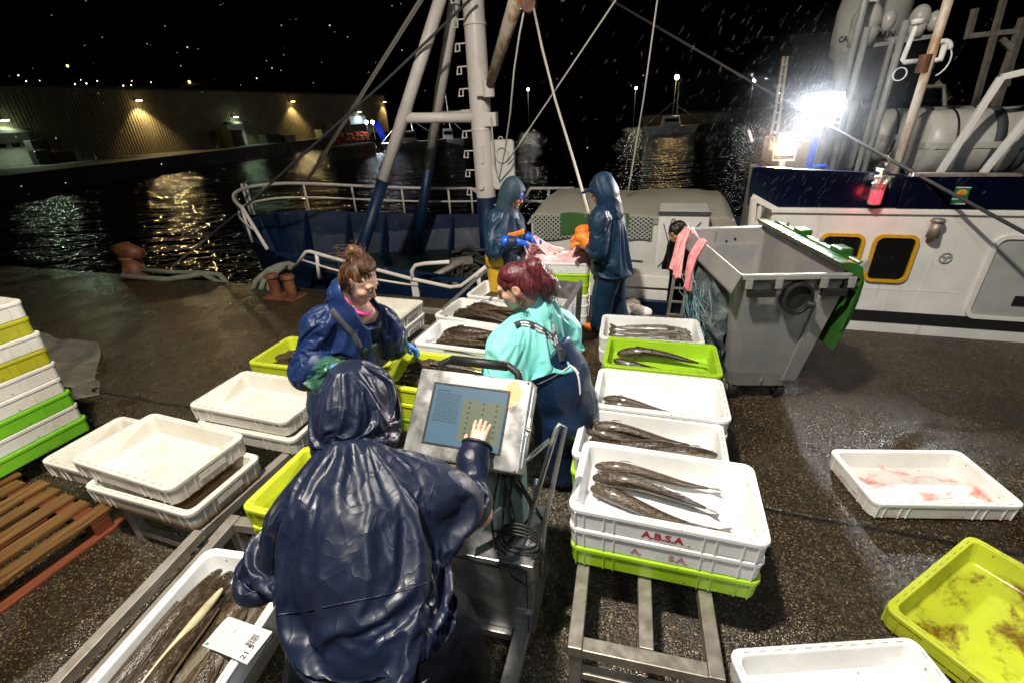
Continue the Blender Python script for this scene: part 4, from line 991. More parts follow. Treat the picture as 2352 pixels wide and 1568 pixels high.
def rrect(u0, u1, z0, z1, v, r=.06, slant=0.0, k=5):
    P = []
    for cu, cz, a0 in ((u1-r,z1-r,0),(u0+r,z1-r,90),(u0+r,z0+r,180),(u1-r,z0+r,270)):
        for i in range(k): a = rad(a0+90*i/(k-1)); z = cz+r*math.sin(a); P.append(Q(cu+r*math.cos(a)+slant*(z-z0), v, z))
    return P
def ring(mb, Po, Pi, off):
    n = len(Po); o = np.array(off)
    vs = [np.array(p) for p in Po+Pi]; vs = vs+[p+o for p in vs]
    fs = []
    for i in range(n):
        j = (i+1) % n
        fs += [(i,j,n+j,n+i), (2*n+i,3*n+i,3*n+j,2*n+j), (i,2*n+i,2*n+j,j), (n+i,n+j,3*n+j,3*n+i)]
    mb.add(vs, fs)
for u0, u1 in ((2.145,2.475), (1.66,2.01)):
    mb = MB(); ring(mb, rrect(u0-.03,u1+.03,.53,1.03,TV-.035,.08), rrect(u0,u1,.56,1.0,TV-.035,.06), VV*.05); w_ = mb.build('window', M['yellow'], TR, world=True)
    mb = MB(); mb.prism(rrect(u0,u1,.56,1.0,TV-.012,.06), tuple(VV*.02)); mb.build('pane', M['gloss_black'], w_, world=True)
mb = MB(); ring(mb, rrect(3.10,4.6,.19,1.05,TV-.03,.09), rrect(3.135,4.565,.225,1.015,TV-.03,.07), VV*.05); dr = mb.build('door', M['whitepaint'], TR, world=True)
mb = MB(); mb.prism(rrect(3.135,4.565,.225,1.015,TV-.006,.07), tuple(VV*.01)); mb.build('door_panel', mat('grey_door_paint', (.40,.40,.38), .4, col2=(.32,.32,.31), scale=2), dr, world=True)
mb = MB(); mb.box(Q(4.0,TV-.012,.40), (1.1,.012,.10), AQ); mb.build('door_stripe', M['black'], dr, world=True)
mb = MB(); c = at_v(2150,522,TV-.08); mb.cyl(c+[0,0,.05], c-[0,0,.10], .045, .055, 14); mb.cyl(c+[0,0,.05], c+[0,0,.08], .06, .05, 14); mb.build('wall_lamp', M['galv'], TR, world=True, smooth=True)
c = at_v(2172,593,TV-.012); mb = MB(); mb.tube([c+UU*.05*math.cos(a*PI/8)+np.array([0,0,.05*math.sin(a*PI/8)]) for a in range(16)], .007, 5, closed=True)
for a in (.5,2.6,4.7): mb.bar(c, c+UU*.045*math.cos(a)+np.array([0,0,.045*math.sin(a)]), .016, .008, VV)
mb.build('round_emblem', M['grey_ink'], TR, world=True)
sg = at_v(2206,450,TV-.02)
mb = MB(); mb.box(sg, (.115,.008,.15), AQ); sgn = mb.build('safety_sign', M['greenpaint'], TR, world=True)
mb = MB(); mb.bar(sg-UU*.058-VV*.006+[0,0,.075], sg+UU*.058-VV*.006+[0,0,.075], .006); mb.bar(sg-UU*.058-VV*.006-[0,0,.03], sg+UU*.058-VV*.006-[0,0,.03], .006); mb.bar(sg-UU*.058-VV*.006-[0,0,.075], sg+UU*.058-VV*.006-[0,0,.075], .006); mb.build('sign_border', M['paper'], sgn, world=True)
mb = MB(); mb.prism([sg-VV*.007+UU*.042*math.cos(a*PI/8)+np.array([0,0,.022+.036*math.sin(a*PI/8)*(1 if a <= 8 else .45)]) for a in range(16)], tuple(VV*.002)); mb.build('raft_symbol', M['yellow'], sgn, world=True)
mb = MB(); mb.prism([sg-VV*.010+UU*x+np.array([0,0,z]) for x, z in ((-.022,.012),(.02,.012),(.0,.05))], tuple(VV*.002)); mb.build('person_symbol', M['floatorange'], sgn, world=True)
# red caged lamp
rl = at_v(2016,436,TV-.10)
RL = thing('red_signal_lamp', 'caged signal lamp with glowing red lower half hanging on the trawler', 'lamp', tuple(rl))
mb = MB(); mb.cyl(rl-[0,0,.125], rl-[0,0,.005], .042, .042, 16); mb.build('red_lens', glow('red_lens', (1,.04,.06), 3.0), RL, world=True, smooth=True)
mb = MB(); mb.cyl(rl+[0,0,.01], rl+[0,0,.11], .042, .042, 16); mb.build('clear_lens', mat('dim_red_glass', (.35,.16,.17), .15, col2=(.5,.4,.4), scale=20), RL, world=True, smooth=True)
mb = MB(); mb.cyl(rl-[0,0,.006], rl+[0,0,.012], .046, .046, 16); mb.cyl(rl+[0,0,.11], rl+[0,0,.13], .055, .05, 16); mb.cyl(rl-[0,0,.14], rl-[0,0,.125], .05, .05, 16)
for k in range(6):
    a = k*PI/3; d_ = np.array([math.cos(a)*.055, math.sin(a)*.055, 0]); mb.tube([rl+d_-[0,0,.135], rl+d_+[0,0,.125]], .005, 5)
for z in (-.07,.0,.06): mb.tube([rl+[.056*math.cos(a*PI/8), .056*math.sin(a*PI/8), z] for a in range(16)], .004, 4, closed=True)
mb.bar(rl+[0,0,.13], rl+[0,0,.18], .03); mb.bar(rl+[0,0,.17], rl+VV*.14+[0,0,.17], .03); mb.build('cage', M['steel'], RL, world=True)
point('red_lamp_light', rl-VV*.12-[0,0,.07], 2.2, (1,.05,.06), .04)
# masts, domes, rafts on the upper deck
uv_ = 6.5
def vpole(px0, py0, v, ztop, r, label, m='upperpaint', name='pole', r2=None):
    b = at_v(px0, py0, v); mb = MB(); mb.cyl((b[0],b[1],1.36), (b[0],b[1],ztop), r, r2 or r, 12)
    o = mb.build(name, M[m], origin=(b[0],b[1],1.36), smooth=True); tag(o, label, 'pole'); return b
vpole(1912,384,6.7,2.95,.034,'white pole topped by a small fitting, just right of the white floodlight')
vpole(1986,387,6.7,2.98,.036,'white pole left of the rusty one on the upper deck')
rb_ = at_v(2058,387,6.0)
o = MB().cyl((rb_[0],rb_[1],1.36), (rb_[0],rb_[1],3.6), .04, .04, 12).build('pole', M['rustpaint'], origin=(rb_[0],rb_[1],1.36), smooth=True); tag(o, 'rust streaked pole carrying a bracket left of the life raft', 'pole')
vpole(1893,384,6.9,4.6,.04,'tall white pole behind the white floodlight, reaching the top edge')
q = at_v(2124,140,6.0)
br = thing('pole_bracket', 'white bracket with bent pipes and rings on the rusty pole', 'bracket', tuple(q))
mb = MB(); mb.tube([q-UU*.06, q-UU*.16, q-UU*.18+[0,0,.02], q-UU*.15+[0,0,.30]], .022, 8); mb.cyl(q-UU*.15+[0,0,.30], q-UU*.15+[0,0,.34], .05, .05); mb.tube([q+UU*.04, q+UU*.12+[0,0,.0], q+UU*.12+[0,0,.12]], .028, 8); mb.tube([q+UU*(.10+.07*math.cos(a*.35))+np.array([0,0,.08+.07*math.sin(a*.35)]) for a in range(10)], .022, 8); mb.build('bent_pipe', M['whitepaint'], br, world=True, smooth=True)
mb = MB(); mb.tube([q-UU*.17+UU*.055*math.cos(a*PI/8)+np.array([0,0,-.10+.055*math.sin(a*PI/8)]) for a in range(16)], .006, 5, closed=True); mb.tube([q+UU*(.08+.12*math.cos(a*.2))+np.array([0,0,.0+.14*math.sin(a*.2)]) for a in range(-6,8)], .007, 5); mb.build('ring', M['whitepaint'], br, world=True)
mb = MB(); mb.cyl(q-[0,0,.10], q+[0,0,.05], .055, .055); mb.build('clamp', M['rust'], br, world=True)
dm = at_v(2003,40,8.2)
DM = thing('radar_dome', 'large pale radome with faded lettering high above the trawler', 'radome', (dm[0],dm[1],1.36))
mb = MB(); R_ = .62
mb.loft([[dm+[r*math.cos(a*PI/14), r*math.sin(a*PI/14), z] for a in range(28)] for r, z in ((.20,-.95),(.27,-.68),(.32,-.46),(.38,-.42),(.40,-.15),(.40,.1),(.36,.30),(.28,.46),(.15,.55),(.02,.58))]); mb.build('dome', M['raft'], DM, world=True, smooth=True)
mb = MB(); mb.cyl((dm[0],dm[1],1.36), dm-[0,0,.9], .09, .14); mb.build('mast', M['upperpaint'], DM, world=True, smooth=True)
def curved_text(body, size, z, a0, m, par, r=.404):
    V, Fc = text_mesh(body, size, bold=.004)
    P = np.stack([dm[0]+r*np.cos(a0+V[:,0]/r), dm[1]+r*np.sin(a0+V[:,0]/r), dm[2]+z+V[:,1]], 1); raw_mesh('lettering', P, Fc, m, par, smooth=False)
av = math.atan2(-dm[1], -dm[0])
curved_text('CAL', .09, -.24, av-.62, M['ink'], DM); curved_text('MARIN', .09, -.24, av+.42, M['ink'], DM)
d2 = at_v(1990,48,7.3)
D2 = thing('satellite_dome', 'smaller bright round dome in front of the large radome', 'antenna dome', tuple(d2-[0,0,.3]))
mb = MB(); mb.sphere(d2, (.15,.15,.18), 20, 14); mb.build('dome', M['raft'], D2, world=True, smooth=True)
mb = MB(); mb.cyl(d2-[0,0,.26], d2-[0,0,.08], .13, .15, 20); mb.build('base', M['raft'], D2, world=True, smooth=True)
mb = MB(); mb.sphere(d2+UU*.22+[0,0,-.02], (.075,.075,.11), 14, 10); mb.build('small_dome', M['raft'], D2, world=True, smooth=True)
mb = MB(); mb.bar(d2-UU*.18-[0,0,.28], d2+UU*.75-[0,0,.20], .04); mb.cyl(d2-[0,0,.26], (d2[0],d2[1],1.36), .03, .03); mb.build('yard', M['upperpaint'], D2, world=True)
d3 = at_v(2112,42,7.3)
D3 = thing('satellite_dome', 'pair of rounded domes beside the thin mast at the right', 'antenna dome', tuple(d3-[0,0,.3]))
mb = MB(); mb.sphere(d3, (.10,.10,.13), 14, 10); mb.cyl(d3-[0,0,.18], d3-[0,0,.06], .07, .09); mb.build('dome', M['raft'], D3, world=True, smooth=True)
mb = MB(); mb.sphere(d3+UU*.15-[0,0,.04], (.075,.075,.10), 12, 8); mb.build('small_dome', M['raft'], D3, world=True, smooth=True)
mb = MB(); mb.bar(d3-UU*.25-[0,0,.18], d3+UU*.20-[0,0,.19], .035); mb.cyl(d3-[0,0,.18]-UU*.2, (d3[0]-UU[0]*.2,d3[1]-UU[1]*.2,1.36), .03, .03); mb.build('yard', M['upperpaint'], D3, world=True)
def raft(c, L, r, label, loc):
    R = thing('life_raft', label, 'life raft', tuple(loc))
    prof = [(-L/2-.02,.02),(-L/2-.02,r*.80),(-L/2+.02,r*.97),(-L/2+.10,r)]+[(x,r) for x in np.linspace(-L/2+.2,L/2-.2,8)]+[(L/2-.10,r),(L/2-.02,r*.95),(L/2+.02,r*.75),(L/2+.02,.02)]
    mb = MB(); mb.loft([[c+UU*x+VV*rr*math.cos(a*PI/16)+np.array([0,0,rr*math.sin(a*PI/16)]) for a in range(32)] for x, rr in prof]); mb.build('canister', M['raft'], R, world=True, smooth=True)
    mb = MB(); mb.loft([[c+UU*x+VV*rr*math.cos(a*PI/16)+np.array([0,0,.0+.05*(1 if math.sin(a*PI/16) > 0 else -1)*0+.001+(.03 if math.sin(a*PI/16) >= 0 else -.03)]) for a in range(32)] for x, rr in ((-L/2-.03,r*.85),(-L/2+.05,r+.015),(L/2-.05,r+.015),(L/2+.03,r*.8))]); mb.build('flange', M['raft'], R, world=True)
    for x, m, w in ((-L/2+.20,'black',.02),(-.07,'strap',.09),(.17,'strap',.09),(L/2-.22,'black',.02)):
        mb = MB(); mb.loft([[c+UU*(x+dx)+VV*(r+.008)*math.cos(a*PI/16)+np.array([0,0,(r+.008)*math.sin(a*PI/16)]) for a in range(32)] for dx in (-w/2,w/2)], False, False); mb.build('strap', M[m], R, world=True, smooth=True, solid=.004)
    mb = MB()
    for x in (-L*.3, L*.3): mb.box(c+UU*x-[0,0,r+.04], (.12,.5,.12), AQ)
    mb.build('cradle', M['upperpaint'], R, world=True)
rc = at_v(2105,333,6.55); rr = .335
raft(Q(rc@UU+.62, 6.55, 1.80), 1.25, rr, 'white life raft canister with dark straps behind the slanting white frame', Q(rc@UU+.62,6.55,1.40))
raft(Q(rc@UU+.62, 8.0, 1.80), 1.25, .33, 'dim second life raft canister behind the front one', Q(rc@UU+.62,8.0,1.40))
fr = thing('davit_frame', 'slanting white square-tube frame in front of the life raft', 'frame', tuple(Q(2.9,6.0,1.4)))
for a, b, c in (((2155,402),(2300,178),(2420,150)), ((2252,405),(2405,215),(2500,120))):
    P0, P1, P2 = at_v(*a,6.0), at_v(*b,5.95), at_v(*c,5.95); mb = MB(); mb.bar(P0, P1, .055, .055, tuple(VV)); mb.bar(P1, P2, .055, .055, tuple(VV)); mb.build('tube', M['whitepaint'], fr, world=True, bevel=.006)
# dim masts behind at the far right
r = thing('lattice_mast', 'dim grey yards and masts at the top right corner', 'mast', tuple(Q(4.6,9,1.4)))
mb = MB()
for a, b in (((2240,20),(2222,90)),((2222,84),(2352,70)),((2302,10),(2265,150)),((2340,60),(2310,200)),((2300,90),(2330,120)),((2352,40),(2300,180)),((2150,190),(2160,200))): mb.bar(at_v(*a,9), at_v(*b,9), .06)
mb.build('yard', M['galv'], r, world=True)
mb = MB(); mb.bar(at_v(2352,40,9), at_v(2230,420,9), .08); mb.bar(at_v(2305,0,9), at_v(2215,330,9), .06); mb.build('mast', M['galv'], r, world=True)
mb = MB(); mb.tube([at_v(2110,200,8.2), at_v(2168,198,8.2), at_v(2170,250,8.2)], .025, 6); tag(mb.build('deck_rail', M['galv'], origin=at_v(2168,198,8.2)), 'dim bent rail above the second life raft', 'rail')
w0 = Q(2.0,8.9,1.36)
mb = MB(); mb.hexa([Q(1.6,8.2,1.36), Q(2.6,8.2,1.36), Q(2.6,9.6,1.36), Q(1.6,9.6,1.36), Q(1.6,8.2,1.75), Q(2.6,8.2,1.75), Q(2.6,9.6,1.75), Q(1.6,9.6,1.75)]); mb.build('deck_house', M['upperpaint'], TR, world=True, bevel=.02)
# floodlights
def flood(px, py, v, w, h, c, estr, energy, label, tilt=.35):
    p = at_v(px, py, v); aim = np.array([-.10, .2, .9])-p; aim /= np.linalg.norm(aim)
    q = Vector(aim).to_track_quat('-Z', 'Y').to_matrix()
    ex, ey, ez = [np.array(q.col[i]) for i in range(3)]
    R = thing('floodlight', label, 'floodlight', tuple(p))
    mb = MB(); P = lambda x, y, z: p+ex*x+ey*y+ez*z
    mb.loft([[P(-w/2,-h/2,.0), P(w/2,-h/2,.0), P(w/2,h/2,.0), P(-w/2,h/2,.0)], [P(-w/2,-h/2,.05), P(w/2,-h/2,.05), P(w/2,h/2,.05), P(-w/2,h/2,.05)], [P(-w*.3,-h*.3,.16), P(w*.3,-h*.3,.16), P(w*.3,h*.3,.16), P(-w*.3,h*.3,.16)]], False, True); mb.build('housing', M['galv'], R, world=True)
    mb = MB(); mb.add([P(-w*.47,-h*.47,.006), P(w*.47,-h*.47,.006), P(w*.47,h*.47,.006), P(-w*.47,h*.47,.006)], [(0,1,2,3)]); mb.build('lens', glow('floodlight_lens', c, estr), R, world=True)
    mb = MB(); mb.tube([P(-w/2-.02,0,.05), P(-w/2-.02,-h*.8,.08), P(w/2+.02,-h*.8,.08), P(w/2+.02,0,.05)], .014, 6); mb.cyl(P(0,-h*.8,.08), np.array([*P(0,-h*.8,.08)[:2],1.36]), .03, .03); mb.build('bracket', M['whitepaint'], R, world=True)
    ld = bpy.data.lights.new('floodlight_beam', 'SPOT'); ld.energy = energy; ld.color = c; ld.spot_size = rad(150); ld.spot_blend = .6; ld.shadow_soft_size = .12
    o = bpy.data.objects.new('floodlight_beam', ld); COL.objects.link(o); o.location = tuple(p+aim*.06); o.rotation_euler = Vector(aim).to_track_quat('-Z', 'Y').to_euler()
FLOODW, FLOODO = 900, 300
flood(1895, 243, 6.3, .31, .25, (.86,.93,1.0), 90, FLOODW, 'larger white ship floodlight glaring above the dark bulwark')
flood(1805, 333, 6.1, .17, .23, (1,.52,.20), 26, FLOODO, 'smaller warm floodlight glaring below the white one')
o = MB().bar(at_v(1720,300,6.0), at_v(1728,326,6.0), .025).build('aerial', M['whitepaint'], origin=at_v(1722,310,6)); tag(o, 'short white rod left of the warm floodlight', 'aerial')
r = thing('ladder_mast', 'thin reddish lattice mast left of the two floodlights', 'mast', tuple(at_v(1780,330,6.4)))
for s in (0, 14):
    mb = MB(); mb.bar(at_v(1766+s,345,6.5), at_v(1800+s*.6,130,6.5), .022); mb.build('upright', M['galv'], r, world=True)
mb = MB()
for k in range(9): mb.bar(at_v(1768+3.6*k,325-22*k,6.5), at_v(1781+3.2*k,325-22*k,6.5), .014)
mb.build('rung', M['galv'], r, world=True)
o = MB().tube([at_v(1852,372,6.2), at_v(1862,385,6.2), at_v(1895,380,6.2), at_v(1900,388,6.2)], .02, 6).build('blue_hose', M['glove_royal'], origin=at_v(1870,380,6.2)); tag(o, 'bright blue hose coiled beneath the floodlights', 'hose')
o = MB().box(at_v(1868,340,6.2), (.05,.05,.45)).build('blue_post', M['glove_royal'], origin=at_v(1868,340,6.2)); tag(o, 'bright blue post between the two floodlights', 'post')
# ------------------------------------------------------------------ crates
CL, CW, CH = .84, .50, .135
def rr_loop(l, w, r, z, k=4):
    P = []
    for cx, cy, a0 in ((l/2-r,w/2-r,0),(-l/2+r,w/2-r,90),(-l/2+r,-w/2+r,180),(l/2-r,-w/2+r,270)):
        for i in range(k): a = rad(a0+90*i/(k-1)); P.append((cx+r*math.cos(a), cy+r*math.sin(a), z))
    return P
def crate_mesh(name, m):
    mb = MB()
    mb.loft([rr_loop(CL-.125,CW-.125,.02,.016), rr_loop(CL-.112,CW-.112,.03,.022), rr_loop(CL-.072,CW-.072,.035,CH-.006), rr_loop(CL-.066,CW-.066,.038,CH), rr_loop(CL-.006,CW-.006,.045,CH), rr_loop(CL,CW,.048,CH-.005),
             rr_loop(CL,CW,.048,CH-.022), rr_loop(CL-.012,CW-.012,.044,CH-.024), rr_loop(CL-.022,CW-.022,.042,.020), rr_loop(CL-.030,CW-.030,.040,.014), rr_loop(CL-.072,CW-.072,.036,.013), rr_loop(CL-.076,CW-.076,.036,0)])
    for s in (-1, 1):                                  # outside ribs
        for x in (-.385,-.345,-.255,-.21,.165,.215,.32,.375):
            mb.hexa([(x-.003,s*(CW/2-.016),.016),(x+.003,s*(CW/2-.016),.016),(x+.003,s*(CW/2-.006),.016),(x-.003,s*(CW/2-.006),.016),(x-.003,s*(CW/2-.010),CH-.023),(x+.003,s*(CW/2-.010),CH-.023),(x+.003,s*(CW/2-.001),CH-.023),(x-.003,s*(CW/2-.001),CH-.023)])
        for y in (-.17,-.11,-.02,.06,.12,.18):
            mb.hexa([(s*(CL/2-.016),y-.003,.016),(s*(CL/2-.006),y-.003,.016),(s*(CL/2-.006),y+.003,.016),(s*(CL/2-.016),y+.003,.016),(s*(CL/2-.010),y-.003,CH-.023),(s*(CL/2-.001),y-.003,CH-.023),(s*(CL/2-.001),y+.003,CH-.023),(s*(CL/2-.010),y+.003,CH-.023)])
        mb.box((s*(CL/2-.008),0,CH*.62), (.012,.17,.045))               # hand hold lip
    mb.cur = 1
    for s in (-1, 1):
        for i in range(11):
            x = -.34+.068*i; mb.box((x, s*(CW/2-.02), CH+.0007), (.032,.0035,.0012))
        for i in range(6): mb.box((s*(CL/2-.02), -.17+.068*i, CH+.0007), (.0035,.030,.0012))
        for i in range(5): mb.box((-.28+.14*i, s*(CW/2-.0385), CH*.72), (.022,.004,.004))
    o = mb.build(name, [m, M['slot']], smooth=False)
    me = o.data; bpy.data.objects.remove(o); return me
CRM = {}
def crate_me(c):
    if c not in CRM: CRM[c] = crate_mesh('fish_crate', M['crate_'+c])
    return CRM[c]
rc_ = random.Random(5)
CR_LIST = []
def crate(loc, ang, c, label, z0, group=None, tilt=None):
    o = bpy.data.objects.new('fish_crate', crate_me(c)); COL.objects.link(o)
    o.location = (float(loc[0]), float(loc[1]), float(z0)); o.rotation_euler = (tilt[0] if tilt else 0, tilt[1] if tilt else 0, rad(ang))
    ORG[o.name] = (0,0,0); tag(o, label, 'crate', group); CR_LIST.append(o)
    md = o.modifiers.new('bevel', 'BEVEL'); md.width = .0025; md.segments = 1; md.limit_method = 'ANGLE'; md.angle_limit = rad(50)
    return o
def ctr(px, z, ang, corner):
    P = at_z(*px, z)[:2]; a = rad(ang); u = np.array([math.cos(a), math.sin(a)]); v = np.array([-u[1], u[0]])
    sx, sy = {'nl':(1,1),'nr':(-1,1),'fl':(1,-1),'fr':(-1,-1)}[corner]
    return P+u*CL/2*sx+v*CW/2*sy
def pile(px, zr, ang, corner, specs, jit=.008, group=None):
    """specs: top to bottom (colour, label); returns the crates"""
    c = ctr(px, zr, ang, corner); out = []; z = zr-CH
    for i, (col, lab) in enumerate(specs):
        j = (0,0) if i == 0 else (rc_.uniform(-jit,jit), rc_.uniform(-jit,jit))
        out.append(crate((c[0]+j[0], c[1]+j[1]), ang+(0 if i == 0 else rc_.uniform(-1,1)), col, lab, z, group)); z -= .123
    return out
GR, GL_, GC = 'crates on the right-hand row', 'crates on the left-hand trestle', 'crates on the middle row'
A = pile((1303,1165), .69, -18, 'nl', [('white','white crate printed with bold red letters, holding three dark fish'), ('white','white crate with faded red letters, second in the stack over the lime one'), ('lime','lime green crate at the bottom of the red-lettered stack')], group=GR)
R4 = pile((1310,1045), .57, -18, 'nl', [('white','white crate of four big brown fish behind the red-lettered crate'), ('lime','lime crate under the white one with four big brown fish')], group=GR)
R3 = pile((1357,930), .60, -17, 'nl', [('white','nearly empty white crate with two fish in its left corner'), ('white','white crate hidden under the nearly empty one of the right row')], group=GR)
R2 = pile((1382,838), .60, -17, 'nl', [('lime','bright lime crate with two dark fish on the right row'), ('white','white crate under the bright lime one on the right row')], group=GR)
R1 = pile((1375,775), .59, -15, 'nl', [('white','white crate of silvery hake beside the wheeled bin'), ('white','white crate under the one of silvery hake'), ], group=GR)
L1 = pile((386,1128), .60, -21, 'nr', [('cream','empty off-white crate on top at the near end of the left trestle')], group=GL_)
c = ctr((434,1186), .475, -19, 'nr'); L1b = crate(c, -19, 'brown', 'off-white crate with brown water on its floor, beneath the empty one', .34, GL_)
L2 = pile((428,930), .59, -19, 'nl', [('cream','empty off-white crate beside the woman in blue, second from the near end'), ('cream','white crate just under the empty one beside the woman in blue')], jit=.015, group=GL_)
L2[1].location.x += .04; L2[1].location.y -= .05
c = ctr((88,1058), .475, -19, 'nl'); L0 = crate(c, -19, 'cream', 'grey off-white crate sticking out over the wooden pallet', .34, GL_)
LL = pile((565,832), .60, -17, 'nl', [('yellow','yellow crate of fish at the elbow of the woman in blue'), ('cream','cream crate under the yellow one at the far part of the left trestle')], group=GL_)
LW = pile((975,690), .60, -19, 'fr', [('cream','cream crate topping the stack behind the woman in blue'), ('white','white crate under the cream one behind the woman in blue')], jit=.015, group=GL_)
C0 = pile((927,800), .75, -20, 'fl', [('yellow','yellow crate of long brown fish behind the screen'), ('yellow','yellow crate under the one of long brown fish behind the screen'), ('lime','lime crate at the bottom of the yellow stack behind the screen')], group=GC)
LD = pile((548,1165), .60, -18, 'nl', [('yellow','long yellow crate half hidden by the hooded person'), ('yellow','yellow crate under the half hidden one by the hooded person')], group=GC)
C1 = pile((947,787), .62, -20, 'nl', [('white','white crate packed with brown fish, nearest the gloved hand'), ('white','white crate beneath the packed one nearest the gloved hand')], group=GC)
C2 = pile((994,724), .62, -27, 'nl', [('white','white crate packed with brown fish, left of the red-haired woman'), ('white','white crate beneath the packed one left of the red-haired woman')], group=GC)
C3 = pile((1068,678), .62, -23, 'nl', [('white','white crate with dark fish between the red-haired woman and the far stack'), ('white','white crate beneath the one of dark fish by the far stack')], group=GC)
pz = at_y(1350,607,4.75)[2]
PK = pile((1355,606), pz, -13, 'nr', [('white','white crate under the pink net between the two men'), ('lime','upper lime crate of the stack between the two men'), ('lime','lower lime crate of the stack between the two men'), ('white','white crate just under the lime ones between the two men'), ('white','lowest white crate of the stack between the two men'), ('white','second lowest white crate between the two men')], jit=.006, group='crates between the two men')
BL_ = crate(ctr((2010,1158), .135, -5, 'nl'), -5, 'blood', 'white crate with blood smears lying alone on the ground', .002, 'empty crates on the ground')
P_ = at_z(2028,1390,.135)[:2]; Q_ = at_z(2228,1225,.135)[:2]; dd = (Q_-P_)/np.linalg.norm(Q_-P_); an = math.degrees(math.atan2(dd[1], dd[0]))
nrm = np.array([dd[1], -dd[0]]); cc = P_+dd*CL/2+nrm*CW/2
GB = crate(cc, an, 'dirty_lime', 'lime crate stained with dried blood at the lower right corner', .002, 'empty crates on the ground')
cw = ctr((2098,1460), .135, 1, 'fr'); BW = crate(cw, 1, 'white', 'clean white crate cut off by the bottom edge of the picture', .002, 'empty crates on the ground')
# the crate in front with the label
LBL = crate(ctr((478,1254), .56, 79, 'fr'), 79, 'white', 'white crate full of dark fish with a paper label on top', .56-CH)
# stack of crates at the far left
names = [('green','green crate at the very bottom of the tall leaning stack'),('cream','cream crate just above the bottom green one of the tall stack'),('green','upper green crate of the tall stack, third from the bottom'),('cream','cream crate just above the upper green one of the tall stack'),('cream','dirty pinkish cream crate under the lower ochre one of the tall stack'),('ochre','lower ochre crate of the tall stack at the left edge'),('cream','cream crate between the two ochre ones of the tall stack'),('ochre','upper ochre crate of the tall stack at the left edge'),('cream','topmost cream crate of the tall stack at the left edge')]
pb0 = np.array([-3.42, 3.08]); a = rad(70); uu = np.array([math.cos(a), math.sin(a)]); vv = np.array([-uu[1], uu[0]])
for i, (c_, lab) in enumerate(names):
    j = np.array([rc_.uniform(-.008,.008), rc_.uniform(-.008,.008)]); o = crate(pb0-uu*CL/2+vv*CW/2+j, 70, c_, lab, .155+.1235*i, 'tall stack of crates at the left edge')
def crate_text(o, body, m, size=.052, x=0.0, z=.055, name='printed_lettering'):
    V, Fc = text_mesh(body, size, bold=.002)
    a_ = math.atan2(-.012, .08)
    P = np.stack([V[:,0]+x, -(CW/2-.0165)+(.045-0)*0-.0005+0*V[:,0]-(z+V[:,1]-CH+.024)*(-.012/.0655)*1.0*-1*-1, z+V[:,1]], 1)
    P[:,1] = -(CW/2-.006-.005*(CH-.024-P[:,2])/(CH-.044))-.0014
    return raw_mesh(name, P, Fc, m, o, smooth=False, world=False)
crate_text(A[0], 'A.B.S.A', M['red_ink'], .058, .0)
for body, x in (('A.', -.105), ('S.A', .07)): crate_text(A[1], body, M['faded_ink'], .052, x)
crate_text(L0, 'V Y E', M['slot'], .075, -.24)

# ------------------------------------------------------------------ trestles of metal tube
def trestle(name, label, p0, ang, L, Wd, zt, t=.05, mids=(0.5,), cross=(0,.5,1), legs=True, m='alu', low=True):
    """p0 near-left corner, runs along ang"""
    r = thing(name, label, 'trestle', (p0[0], p0[1], 0), rad(ang))
    z = zt-t/2
    for k, y in enumerate((0, -Wd)):
        mb = MB(); mb.box((L/2, y+(-t/2 if k == 0 else t/2), z), (L, t, t)); mb.build('rail', M[m], r, bevel=.004)
    for f in mids: mb = MB(); mb.box((L/2, -Wd*f, z-.002), (L-2*t-.004, t, t-.006)); mb.build('rail', M[m], r, bevel=.004)
    for f in cross:
        x = t/2 if f == 0 else (L-t/2 if f == 1 else L*f); mb = MB(); mb.box((x, -Wd/2, z-.0035), (t, Wd-2*t-.002, t-.004)); mb.build('crossbar', M[m], r, bevel=.004)
    for x in (t/2+.004, L-t/2-.004):
        for y in (-t/2-.004, -Wd+t/2+.004):
            mb = MB(); mb.box((x, y, (zt-t)/2), (t-.006, t-.006, zt-t-.001)); mb.build('leg', M[m], r, bevel=.004)
        if low: mb = MB(); mb.box((x, -Wd/2, .09), (t*.7, Wd-2*t, t*.7)); mb.build('stretcher', M[m], r, bevel=.003)
    return r
zR = .69-CH-2*.123-.002
pf = at_z(1303,1484,zR); pr_ = at_z(1668,1562,zR); angR = math.degrees(math.atan2(pr_[1]-pf[1], pr_[0]-pf[0]))+90
trestle('trestle', 'pale metal trestle under the right-hand row of crates', pf, angR, 3.1, float(np.linalg.norm(pr_-pf)), zR, .06, (.52,), (0,.6,1))
zL = .34-.002
pl_ = at_z(262,1152,zL); pr2 = at_z(480,1204,zL); angL = 70
trestle('trestle', 'weathered metal trestle under the left-hand crates', pl_, angL, 3.2, float(np.linalg.norm(pr2-pl_)), zL, .06, (), (0,.33,.66,1), m='galv')
zM = .56-CH-.002
pm = at_z(474,1240,zM+.03); d79 = np.array([math.cos(rad(79)), math.sin(rad(79))])
trestle('trestle', 'metal trestle under the labelled crate of fish in the foreground', pm[:2]-d79*1.05+np.array([-.03,.0]), 79, 1.25, .66, zM, .06, (), (0,.5,1), m='galv')
mb = MB(); mb.bar(tuple(pm-np.array([d79[0],d79[1],0])*1.0+[-.035,0,.03]), tuple(pm+np.array([d79[0],d79[1],0])*.02+[-.035,0,.03]), .05, .05); tag(mb.build('side_rail', M['galv'], origin=pm, bevel=.004), 'square metal rail along the left side of the labelled crate', 'rail')
pcx = ctr((548,1165), .60, -18, 'nl'); zC = .60-CH-.123-.002
dC = np.array([math.cos(rad(70)), math.sin(rad(70))]); nC = np.array([dC[1], -dC[0]])
